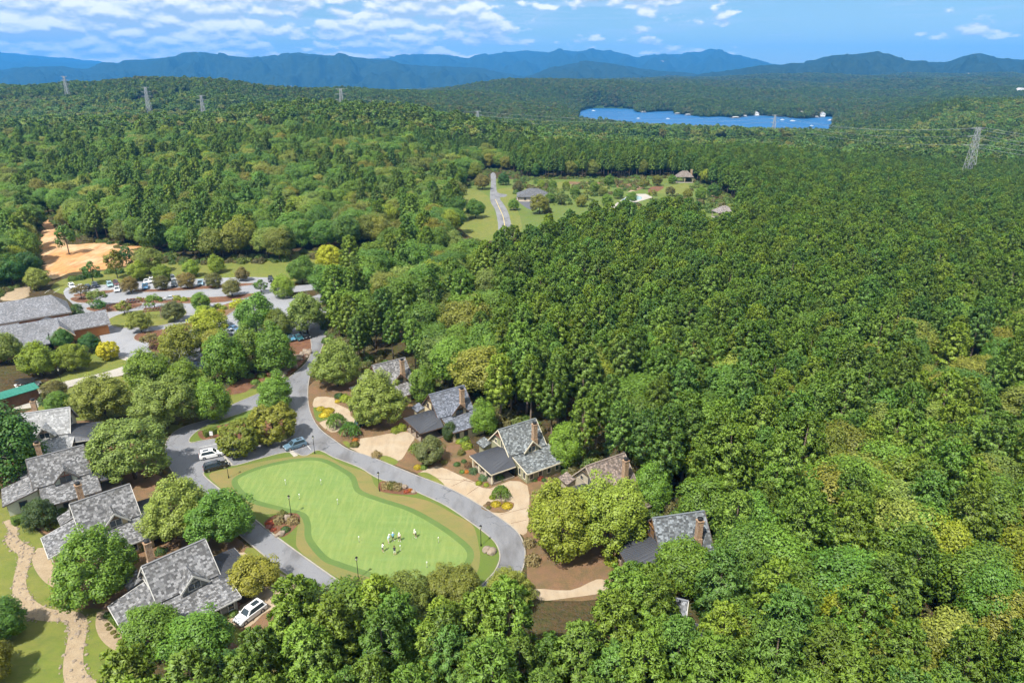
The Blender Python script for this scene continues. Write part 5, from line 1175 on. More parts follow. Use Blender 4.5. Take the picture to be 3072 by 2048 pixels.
# clubhouse: long brick hall and lower wing
def clubhouse():
    p0 = G(*Z6(150, 490), 4.5); p1 = G(*Z6(840, 375), 4.5); an = math.atan2((p1-p0).y, (p1-p0).x); n = Vector((-math.sin(an), math.cos(an), 0)); e = Vector((math.cos(an), math.sin(an), 0))
    o = p1 - e*34 - Vector((0, 0, 4.5))
    h = House('clubhouse', (o.x, o.y, 0), an, 'large brick clubhouse with long pale grey shingle roofs and a dark gable', 'building', (0.50, 0.22, 0.08), (0.16, 0.13, 0.11), (0.12, 0.08, 0.06), (0.215, 0.22, 0.24), 0.5, 21)
    # hall, local x 0..34, front at y=0
    h.part('wall', MB().box(0, 33.2, 0.8, 13.2, 0, 4.3), 'brick')
    h.roof('roof', [[(-1, 0, 4.5), (34, 0, 4.5), (30, 7, 9.2), (-1, 7, 9.2)], [(34, 0, 4.5), (34, 14, 4.5), (30, 7, 9.2)], [(34, 14, 4.5), (-1, 14, 4.5), (-1, 7, 9.2), (30, 7, 9.2)]], 0.35)
    h.bars('fascia', [((-1, -0.04, 4.2), (34, -0.04, 4.2)), ((34.04, 0, 4.2), (34.04, 14, 4.2))], 0.14, 0.4, (0.16, 0.13, 0.11))
    for k in range(5): h.window((13+k*4.2, 0.8, 2.4), 1.5, 1.8, 'y-', 2)
    # wing in front
    wx = 10.0; x1 = 42.5
    h.part('wing_wall', MB().box(wx, x1-0.6, -15.2, -8.8, 0, 3.6), 'brick')
    h.roof('wing_roof', [[(wx-3, -16, 3.4), (x1, -16, 3.4), (x1, -12, 6.9), (wx-3, -12, 6.9)], [(x1, -8, 3.4), (wx-3, -8, 3.4), (wx-3, -12, 6.9), (x1, -12, 6.9)]], 0.3)
    h.part('gable_wall', MB().prism([(-8.0, 0), (-8.0, 0)] and [(-15.2, 3.4), (-8.8, 3.4), (-12, 6.4)], 'x', x1-0.7, x1-0.5), 'brick')
    h.bars('bargeboard', [((x1+0.05, -16, 3.3), (x1+0.05, -12, 6.8)), ((x1+0.05, -8, 3.3), (x1+0.05, -12, 6.8)), ((wx-3, -16.05, 3.2), (x1, -16.05, 3.2))], 0.12, 0.3, (0.2, 0.16, 0.13))
    # entrance gable
    gx = 29.5
    h.roof('entrance_roof', [[(gx-3.2, -20.5, 3.2), (gx-3.2, -15.5, 3.2), (gx, -12.2, 6.6), (gx, -20.5, 6.6)], [(gx+3.2, -15.5, 3.2), (gx+3.2, -20.5, 3.2), (gx, -20.5, 6.6), (gx, -12.2, 6.6)]], 0.25)
    h.part('entrance_wall', MB().prism([(gx-2.6, 0), (gx+2.6, 0), (gx+2.6, 3.5), (gx, 6.2), (gx-2.6, 3.5)], 'y', -19.8, -15.3), 'paint', (0.5, 0.3, 0.12))
    h.bars('bargeboard', [((gx-3.25, -20.6, 3.1), (gx, -20.6, 6.5)), ((gx+3.25, -20.6, 3.1), (gx, -20.6, 6.5))], 0.12, 0.35, (0.62, 0.52, 0.36))
    h.window((gx, -19.81, 2.2), 2.0, 2.4, 'y-', 2)
    # link block and dark cupola hip
    h.part('link_wall', MB().box(0, 20, -9, 0.7, 0, 3.4), 'brick')
    h.roof('link_roof', [[(-1, -8.2, 4.4), (20, -8.2, 4.4), (20, -0.1, 3.9), (-1, -0.1, 3.9)]], 0.3)
    h.part('cupola_roof', MB().add([(24.5, -6.5, 3.8), (29.5, -6.5, 3.8), (29.5, -2, 3.8), (24.5, -2, 3.8), (27, -4.2, 5.4)], [(0, 1, 4), (1, 2, 4), (2, 3, 4), (3, 0, 4), (3, 2, 1, 0)]), 'metalroof')
    h.part('cupola_wall', MB().box(25.2, 28.8, -6.0, -2.4, 0, 3.78), 'brick')
    h.part('valley_roof', MB().slab([(2, -14, 4.6), (12, -13, 4.6), (15, -9.2, 5.6), (2, -9.0, 6.4)], 0.3), 'metalroof')
    h.part('front_block', MB().box(9, 24, -22, -15.3, 0, 3.1), 'brick')
    h.roof('front_roof', [[(8, -23, 2.9), (26.2, -23, 2.9), (26.2, -15.8, 4.3), (8, -15.8, 4.3)]], 0.25)
    return o, e, n
clubhouse()
def cart_shed():
    a = G(*Z6(455, 1250), 3.4); b = G(*Z6(0, 1385), 3.4); an = math.atan2((a-b).y, (a-b).x)
    L = (a-b).length + 14
    h = House('cart_shed', (a.x, a.y, 0), an, 'long brown cart shed with a green metal roof', 'shed', (0.13, 0.07, 0.05), (0.1, 0.07, 0.05), (0.1, 0.07, 0.05), GREY)
    h.part('wall', MB().box(-L, -0.3, 0.1, 2.6, 0, 2.95), 'brownwood')
    b_ = MB().slab([(-L, -0.2, 3.05), (0.1, -0.2, 3.05), (0.1, 3.2, 3.6), (-L, 3.2, 3.6)], 0.14); r = h.part('roof', b_, 'greenroof')
    for k in range(26):
        x = 0.05 - k*L/26; h.part('seam', MB().bar((x, -0.2, 3.08), (x, 3.2, 3.63), 0.05, 0.06), 'greenroof', None, r)
cart_shed()
def pavilion(loc, an, name, label, w, d, hh, pitch, colr, posts=True, stone=False):
    h = House(name, (loc[0], loc[1], 0), an, label, 'pavilion', (0.3, 0.25, 0.2), (0.3, 0.24, 0.18), (0.2, 0.13, 0.08), colr, 0.5, 31)
    z = hh; t = hh+pitch; rl = max(w-d, 0.4)/2
    h.roof('roof', [[(-w/2, -d/2, z), (w/2, -d/2, z), (rl, 0, t), (-rl, 0, t)], [(w/2, -d/2, z), (w/2, d/2, z), (rl, 0, t)], [(w/2, d/2, z), (-w/2, d/2, z), (-rl, 0, t), (rl, 0, t)], [(-w/2, d/2, z), (-w/2, -d/2, z), (-rl, 0, t)]], 0.25)
    for x in (-w/2+.7, 0, w/2-.7):
        for y in (-d/2+.7, d/2-.7): h.part('post', MB().box(x-.22, x+.22, y-.22, y+.22, 0.25, z-0.1), 'paint', (0.35, 0.29, 0.22))
    h.part('floor', MB().box(-w/2+.2, w/2-.2, -d/2+.2, d/2-.2, 0, 0.25), 'concrete_grey')
    if stone:
        ch = h.part('chimney', MB().box(w/2-2.2, w/2-0.8, 0.2, 1.6, 0.25, t+0.8), 'chimney_stone')
    return h
pavilion((pvx, pvy), -0.1, 'pavilion', 'open pavilion with brown hipped roof and chimney at the wood edge', 13, 9, 4.2, 4.0, (0.20, 0.17, 0.15), stone=True)
pavilion((gbx, gby), 0.2, 'pool_pavilion', 'low grey hipped roof rising out of the pines', 11, 9, 3.6, 3.2, (0.26, 0.23, 0.22))
def pool_house():
    a, b = Vector((*HOUSE7[0], 0)), Vector((*HOUSE7[1], 0)); c = (a+b)/2; w = (b-a).length
    h = pavilion((c.x, c.y-2), math.atan2((b-a).y, (b-a).x), 'pool_house', 'grey hipped pool house right of the distant road', w, w*0.75, 3.0, w*0.2, (0.13, 0.135, 0.15))
    h.part('wall', MB().box(-w/2+.9, w/2-.9, -w*.375+.9, w*.375-.9, 0.26, 2.9), 'paint', (0.5, 0.44, 0.34))
    for x in (-w*.25, 0, w*.25): h.window((x, -w*.375+.9, 1.6), 1.2, 1.4, 'y-', 2)
pool_house()
HOLES += BUILT
# ------------------------------------------------------------------ vehicles
def car_proto(kind):
    r = empty('car', (0, 0, -500)); r.name = {'suv': 'parked_car', 'sedan': 'parked_car', 'pickup': 'pickup_truck'}[kind]
    L, Wd = {'suv': (4.8, 1.9), 'sedan': (4.7, 1.82), 'pickup': (5.6, 1.98)}[kind]
    hb = {'suv': 1.02, 'sedan': 0.90, 'pickup': 1.08}[kind]; ht = {'suv': 1.70, 'sedan': 1.44, 'pickup': 1.86}[kind]; g = 0.24
    x0, x1 = -L/2, L/2
    b = MB()
    prof = [(x0+0.05, g+0.12), (x0, 0.62), (x0+0.06, hb-0.02), (x0+1.0, hb+0.02), (x1-1.45, hb+0.01), (x1-0.5, hb-0.10), (x1-0.06, hb-0.26), (x1, 0.55), (x1-0.08, g+0.08), (x1-0.5, g), (x0+0.5, g)]
    secs = [(-Wd/2, 0.93, 0.04), (-Wd/2+0.09, 1.0, 0.0), (Wd/2-0.09, 1.0, 0.0), (Wd/2, 0.93, 0.04)]
    n = len(prof); vs = []
    for y, k, dz in secs: vs += [(x*(0.985 if k < 1 else 1), y, z-(dz if z > 0.6 else -dz)) for x, z in prof]
    fs = [tuple(range(n-1, -1, -1)), tuple(range(3*n, 4*n))]
    for s in range(3): fs += [(s*n+i, s*n+(i+1) % n, (s+1)*n+(i+1) % n, (s+1)*n+i) for i in range(n)]
    b.add(vs, fs)
    if kind == 'pickup':   # bed walls
        for y in (-Wd/2+0.02, Wd/2-0.14): b.box(x0+0.05, x0+1.95, y, y+0.12, hb, hb+0.22)
        b.box(x0+0.03, x0+0.13, -Wd/2+.1, Wd/2-.1, hb, hb+0.22)
    body = b.build('body', M['carpaint'], r)
    ca, cb = {'suv': (x0+0.12, x1-1.30), 'sedan': (x0+0.75, x1-1.40), 'pickup': (x0+2.0, x1-1.55)}[kind]
    ta, tb = {'suv': (x0+0.45, x1-2.05), 'sedan': (x0+1.45, x1-2.2), 'pickup': (x0+2.25, x1-2.25)}[kind]
    hw, tw = Wd/2-0.06, Wd/2-0.27
    cab = [(ca, -hw, hb-.02), (cb, -hw, hb-.02), (cb, hw, hb-.02), (ca, hw, hb-.02), (ta, -tw, ht), (tb, -tw, ht), (tb, tw, ht), (ta, tw, ht)]
    V = [Vector(p) for p in cab]
    def panel(name, idx, ins, mat, out=0.012):
        q = [V[i] for i in idx]; c = sum(q, Vector())/4; nn = (q[1]-q[0]).cross(q[3]-q[0]).normalized()
        q = [c + (p-c)*ins + nn*out for p in q]; return MB().add(q + [p-nn*0.02 for p in q], [(0, 1, 2, 3), (7, 6, 5, 4), (0, 4, 5, 1), (1, 5, 6, 2), (2, 6, 7, 3), (3, 7, 4, 0)]).build(name, M[mat], r)
    MB().add(cab, [(0, 1, 5, 4), (1, 2, 6, 5), (2, 3, 7, 6), (3, 0, 4, 7), (4, 5, 6, 7)]).build('cabin', M['carpaint'], r)
    panel('windscreen', (1, 2, 6, 5), 0.86, 'glass'); panel('rear_window', (3, 0, 4, 7), 0.8, 'glass')
    panel('side_window', (0, 1, 5, 4), 0.84, 'glass'); panel('side_window', (2, 3, 7, 6), 0.84, 'glass')
    MB().box(ta+0.35, (ta+tb)/2+0.35, -0.42, 0.42, ht+0.003, ht+0.02).build('sunroof', M['glass'], r) if kind == 'suv' else None
    for sy in (-1, 1):
        for wx in (x0+0.92, x1-0.92):
            y = sy*(Wd/2-0.12); ty = MB().cyl((wx, y-0.13, 0.36), (wx, y+0.13, 0.36), 0.36, 0.36, 14).build('wheel', M['tyre'], r)
            MB().cyl((wx, y+sy*0.10, 0.36), (wx, y+sy*0.145, 0.36), 0.23, 0.22, 10).build('rim', M['rim'], ty)
        MB().box(x1-0.22, x1-0.01, sy*(Wd/2-0.35)-0.2, sy*(Wd/2-0.35)+0.2, hb-0.36, hb-0.24).build('headlight', M['lamp_clear'], r)
        MB().box(x0-0.005, x0+0.12, sy*(Wd/2-0.22)-0.14, sy*(Wd/2-0.22)+0.14, hb-0.28, hb-0.08).build('tail_light', M['lamp_red'], r)
        MB().box(cb-0.25, cb-0.05, sy*(Wd/2+0.08)-0.08, sy*(Wd/2+0.08)+0.08, hb-0.02, hb+0.12).build('mirror', M['carpaint'], r)
    MB().box(x1-0.05, x1+0.015, -0.5, 0.5, 0.42, 0.68).build('grille', M['black'], r)
    return r
PROTO = {k: car_proto(k) for k in ('suv', 'sedan', 'pickup')}
USED = set()
CARG = {}
def car(kind, p, nose, color, label, z=0.03):
    """p = photo point of the car's middle (half way up), nose = photo point of its front"""
    a = G(*p, 0.8); b = G(*nose, 0.8); o = PROTO[kind] if kind not in USED else copy_tree(PROTO[kind]); USED.add(kind)
    o.location = (a.x, a.y, z); o.rotation_euler = (0, 0, math.atan2((b-a).y, (b-a).x))
    tag(o, label, 'pickup' if kind == 'pickup' else 'car', 'parked vehicles')
    for ch in o.children:
        if ch.name.split('.')[0] in ('body', 'cabin', 'mirror'): ch.color = (*color, 1)
WH = (0.78, 0.78, 0.77); BK = (0.012, 0.013, 0.015); SIL = (0.42, 0.44, 0.46); NAVY = (0.02, 0.03, 0.06); BLU = (0.03, 0.12, 0.24); TEAL = (0.25, 0.42, 0.44)
car('suv', (574, 1405), (545, 1426), WH, 'white car on the driveway of the nearest left cottage')
car('suv', Z9(395, 850), Z9(560, 815), WH, 'white car in the bay beside the loop road, next to a black one')
car('suv', Z9(465, 1045), Z9(640, 1000), BK, 'black car in the bay at the corner of the putting lawn')
car('suv', Z9(1735, 705), Z9(1560, 760), (0.10, 0.17, 0.23), 'blue-grey car parked by the island of golden trees')
car('pickup', Z15(510, 985), Z15(640, 1015), WH, 'white pickup below the yellow shrub bed')
car('suv', Z15(690, 1045), Z15(800, 1080), BK, 'dark car next to the white pickup')
car('sedan', Z15(765, 1085), Z15(860, 1115), BLU, 'blue car next to the dark car below the striped bays')
car('sedan', Z15(715, 1140), Z15(800, 1165), WH, 'white car beside the blue car below the striped bays')
car('suv', Z16(70, 440), Z16(130, 480), WH, 'white car half hidden by trees at the foot of the car park')
car('suv', Z16(40, 840), Z16(140, 830), NAVY, 'dark car in deep tree shade at the foot of the car park')
car('suv', Z16(1550, 385), Z16(1620, 440), (0.08, 0.22, 0.33), 'blue car at the edge of the red mulch bank')
car('sedan', Z16(1680, 375), Z16(1740, 410), (0.03, 0.10, 0.12), 'dark teal car under trees at the mulch bank')
car('suv', Z16(1790, 345), Z16(1850, 385), BK, 'black car deep in shade behind the mulch bank')
car('suv', Z15(1390, 825), Z15(1290, 815), (0.02, 0.05, 0.10), 'dark blue car in tree shade by the car park junction')
car('sedan', Z15(1640, 865), Z15(1560, 850), WH, 'white car behind the tall grey-green tree')
car('suv', Z14(210, 335), Z14(250, 375), WH, 'white car at the clubhouse end of the back parking row')
car('sedan', Z14(365, 345), Z14(400, 380), (0.6, 0.6, 0.57), 'off-white low car in the back parking row')
car('sedan', Z14(490, 340), Z14(530, 380), BK, 'black low car in the back parking row')
car('suv', Z14(620, 320), Z14(665, 370), (0.015, 0.018, 0.03), 'big black car in the back parking row by the clipped conifer')
car('suv', Z14(875, 305), Z14(900, 345), TEAL, 'pale teal car in the back parking row')
car('suv', Z14(985, 285), Z14(1010, 325), (0.10, 0.03, 0.03), 'dark maroon car beside the pale teal one')
car('suv', Z14(1005, 395), Z14(1000, 440), (0.62, 0.63, 0.65), 'silver car facing the thin planted strip')
car('pickup', Z14(1500, 345), Z14(1500, 400), BLU, 'blue pickup in the middle parking row')
car('suv', Z14(1610, 235), Z14(1610, 275), WH, 'white car behind the blue pickup')
car('sedan', Z14(1520, 248), Z14(1520, 285), (0.62, 0.63, 0.65), 'silver low car behind the blue pickup')
car('suv', Z14(1985, 190), Z14(2020, 225), WH, 'white car under the lime tree in the rear row')
car('suv', Z14(2010, 305), Z14(2010, 350), (0.02, 0.025, 0.03), 'black car between two brownish parking trees')
car('sedan', Z14(1925, 545), Z14(1860, 550), SIL, 'grey car behind the yellow shrubs of the planted strip')
car('sedan', Z14(1270, 600), Z14(1200, 610), (0.04, 0.05, 0.06), 'dark car behind the brick-edged island')
car('pickup', Z15(220, 360), Z15(215, 420), (0.25, 0.38, 0.46), 'light blue pickup between parking row trees')
car('suv', Z15(1345, 300), Z15(1350, 330), BK, 'black car at the far end of the car park')
car('suv', Z10(790, 620), Z10(860, 590), (0.03, 0.09, 0.10), 'dark teal car in the shade of the big round tree')
for k, o in PROTO.items():
    pass
# golf carts by the shed
def cart_proto():
    r = empty('golf_cart', (0, 0, -500))
    MB().prism([(-1.15, 0.25), (-1.2, 0.75), (-0.3, 0.8), (-0.25, 0.45), (0.55, 0.45), (0.7, 0.85), (1.1, 0.75), (1.15, 0.3)], 'y', -0.58, 0.58).build('body', M['white'], r)
    MB().box(-0.65, -0.15, -0.52, 0.52, 0.8, 0.95).box(-0.75, -0.62, -0.52, 0.52, 0.9, 1.3).build('seat', M['brownwood'], r)
    MB().slab([(-1.05, -0.6, 1.85), (0.7, -0.6, 1.88), (0.7, 0.6, 1.88), (-1.05, 0.6, 1.85)], 0.07).build('canopy', M['black'], r)
    for x, x2 in ((-1.0, -0.95), (0.75, 0.6)):
        for y in (-0.52, 0.52): MB().bar((x, y, 0.7), (x2, y, 1.82), 0.05).build('post', M['black'], r)
    for x in (-0.8, 0.8):
        for y in (-0.5, 0.5): MB().cyl((x, y-0.09, 0.23), (x, y+0.09, 0.23), 0.23, 0.23, 10).build('wheel', M['tyre'], r)
    return r
cp = cart_proto()
for k in range(9):
    o = cp if k == 0 else copy_tree(cp); p = G(*Z6(235+(k % 5)*45 + (k//5)*20, 1215 + (k//5)*28 - (k % 5)*3), 0.8)
    o.location = (p.x, p.y, 0.03); o.rotation_euler = (0, 0, 1.1 + R.uniform(-.12, .12))
    tag(o, 'white golf cart in the row behind the green-roofed shed', 'golf cart', 'golf carts behind the shed')

# ------------------------------------------------------------------ lamps, pins, signs
def lamp_proto(h=4.2):
    r = empty('street_lamp', (0, 0, -500))
    MB().cyl((0, 0, -0.05), (0, 0, 0.5), 0.13, 0.09, 8).build('base', M['black'], r)
    MB().cyl((0, 0, 0.5), (0, 0, h-0.55), 0.055, 0.05, 8).build('pole', M['black'], r)
    MB().cyl((0, 0, h-0.55), (0, 0, h-0.12), 0.12, 0.20, 8).build('lantern', M['lens'], r)
    MB().cyl((0, 0, h-0.12), (0, 0, h+0.12), 0.24, 0.05, 8).cyl((0, 0, h-0.62), (0, 0, h-0.55), 0.14, 0.14, 8).build('cap', M['black'], r)
    return r
lp = lamp_proto()
for k, (p, lb) in enumerate([(Z11(1500, 965), 'black lamp post at the bottom edge of the putting lawn'), (Z11(735, 245), 'black lamp post rising from the flower bed at the waist of the lawn'), (Z12(152, 440), 'black lamp post beside the grassy flower bed'),
                            (Z12(1345, 1085), 'black lamp post at the rounded end of the putting lawn'), (Z9(2055, 855), 'black lamp post near the blue-grey car'), (Z9(675, 1245), 'black lamp post beside the black parked car')]):
    o = lp if k == 0 else copy_tree(lp); q = G(*p, 0.12); o.location = q
    tag(o, lb, 'lamp', 'lamps round the putting lawn')
o = copy_tree(lp); q = G(*Z6(738, 1255)); o.location = q; o.scale = (1.1, 1.1, 1.25); tag(o, 'tall black lamp post beside the cart path', 'lamp')
def pin_proto():
    r = empty('practice_pin', (0, 0, -500))
    MB().cyl((0, 0, -0.02), (0, 0, 0.95), 0.022, 0.018, 6).build('rod', M['white'], r)
    MB().cyl((0, 0, 0.95), (0, 0, 1.12), 0.10, 0.10, 8).build('marker', M['white'], r)
    MB().cyl((0.02, 0.05, 0.0), (0.02, 0.05, 0.012), 0.11, 0.11, 10).build('cup', M['black'], r)
    return r
pp_ = pin_proto()
for k, (p, lb) in enumerate([(Z11(830, 62), 'white practice pin near the middle of the lawn waist'), (Z11(1265, 120), 'white practice pin in the open middle of the green'), (Z11(1508, 548), 'white practice pin left of the group of golfers'), (Z11(1978, 650), 'white practice pin between the golfers'),
                            (Z11(2280, 838), 'white practice pin below the golfers'), (Z9(1588, 1352), 'white practice pin in the upper bowl of the green'), (Z9(2155, 1350), 'white practice pin by the upper dark collar'), (Z12(845, 1045), 'white practice pin towards the rounded end of the green')]):
    o = pp_ if k == 0 else copy_tree(pp_); q = G(*p, 0.134); o.location = q; tag(o, lb, 'golf pin', 'practice pins on the green')
sg_ = empty('notice_board', G(*Z9(405, 610), 0.12), 0.1); tag(sg_, 'small cream notice board in front of the clipped hedge', 'sign')
MB().box(-0.35, 0.35, -0.04, 0.04, 0.7, 1.7).build('board', M['white'], sg_); MB().box(-0.3, -0.22, -0.03, 0.03, 0, 0.7).build('post', M['brownwood'], sg_); MB().box(0.22, 0.3, -0.03, 0.03, 0, 0.7).build('post', M['brownwood'], sg_)

# pergolas on the oval island
def pergola(p, rz, label, w=6, d=3.2):
    q = G(*p); r = empty('pergola', (q.x, q.y, 0.13), rz); tag(r, label, 'pergola')
    for x in (-w/2, w/2):
        for y in (-d/2, d/2): MB().box(x-.18, x+.18, y-.18, y+.18, 0, 2.6).build('post', M['stone'], r)
    for y in (-d/2, d/2): MB().box(-w/2-.4, w/2+.4, y-.1, y+.1, 2.6, 2.85).build('beam', M['redwood'], r)
    for k in range(7): x = -w/2 + w*k/6; MB().box(x-.07, x+.07, -d/2-.4, d/2+.4, 2.85, 3.0).build('rafter', M['redwood'], r)
pergola(Z14(1370, 730), 0.25, 'red-brown timber pergola on stone posts behind the oval island'); pergola(Z14(1660, 900), 0.3, 'weathered pergola with stone posts on the oval island', 5, 3)
# ------------------------------------------------------------------ boulders
rb = random.Random(9)
for k in range(34):
    t = k/33; p = R4(2085 - 190*t + rb.uniform(-25, 25), 930 + 150*t + rb.uniform(-28, 28)); q = G(*p); s = rb.uniform(0.45, 1.05)
    o = inst('boulder', ROCKS[k % 5], None, (q.x, q.y, s*0.3), (0, 0, rb.uniform(0, 6)), (s, s, s)); tag(o, 'weathered brown boulder on the bank above the road', 'boulder', 'boulders on the mulch bank')
for k, (p, s, lb) in enumerate([(Z12(1420, 1140), 0.8, 'brown boulder at the rounded end of the lawn'), (Z12(1470, 1165), 0.9, 'pale boulder beside the road at the rounded end of the lawn'), (Z12(1390, 1150), 0.55, 'small boulder in the bare patch at the lawn end'), (Z12(445, 400), 0.7, 'pale boulder in the flower bed beside the road'),
                               (Z11(620, 470), 0.7, 'pale boulder at the corner of the waist flower bed'), (Z11(690, 290), 0.8, 'cream boulder among the grasses of the waist flower bed'), (Z12(550, 455), 0.5, 'small pale boulder at the tip of the flower bed'), (Z11(580, 480), 0.5, 'small boulder next to the kerb at the waist flower bed')]):
    q = G(*p, 0.1); tag(inst('boulder', ROCKS[k % 5], None, (q.x, q.y, 0.1+s*0.3), (0, 0, k), (s, s, s)), lb, 'boulder')

# ------------------------------------------------------------------ shrubs and hedges
def shrub_mesh(seed, n=900, leaf=0.11, flat=0.8, rough=0.1):
    g = np.random.default_rng(seed); d = unit(g.normal(size=(n, 3))); d[:, 2] = np.abs(d[:, 2])*1.0 - 0.12
    k = 1 + rough*np.array([mnoise.noise(Vector(v*2.2) + Vector((seed, 0, 0)))*2 for v in d])
    P = d*(k*g.uniform(0.82, 1.03, n))[:, None]; P[:, 2] = P[:, 2]*flat + 0.1
    nr = unit(d + g.normal(size=d.shape)*0.4); A, B = leaf_axes(g, nr, leaf*g.uniform(.7, 1.3, n)); return quads_mesh('shrub_foliage', P, A, B, [M['shrub']])
SHR = [shrub_mesh(1), shrub_mesh(2), shrub_mesh(3, rough=0.25, flat=1.0), shrub_mesh(4, flat=0.45, rough=0.04)]
SHC = MB().cyl((0, 0, -0.05), (0, 0, 0.4), 0.08, 0.05, 6).mesh('shrub_stem', M['bark'])
def shrub(p, r, col, label, v=0, z=0.03, group=None, zs=1.0):
    q = G(*p, z); o = empty('shrub', (q.x, q.y, z), R.uniform(0, 6), (r, r, r*zs)); tag(o, label, 'shrub', group)
    inst('stem', SHC, o); inst('foliage', SHR[v], o, color=col)
YEL = (0.42, 0.33, 0.02); CH = (0.22, 0.27, 0.02); DG = (0.05, 0.10, 0.022); MG = (0.10, 0.16, 0.025); OL = (0.14, 0.14, 0.03); RED = (0.32, 0.07, 0.03); ORG = (0.45, 0.16, 0.02); PUR = (0.10, 0.03, 0.05); TAN = (0.26, 0.20, 0.08)
S = shrub
for i, p in enumerate([(110, 445), (235, 478), (165, 545)]): S(Z10(*p), [1.1, 1.4, 1.25][i], YEL, ['small golden clipped disc shrub in the grass border', 'largest golden clipped disc shrub in the grass border', 'golden clipped disc shrub closest to the road in the grass border'][i], 3)
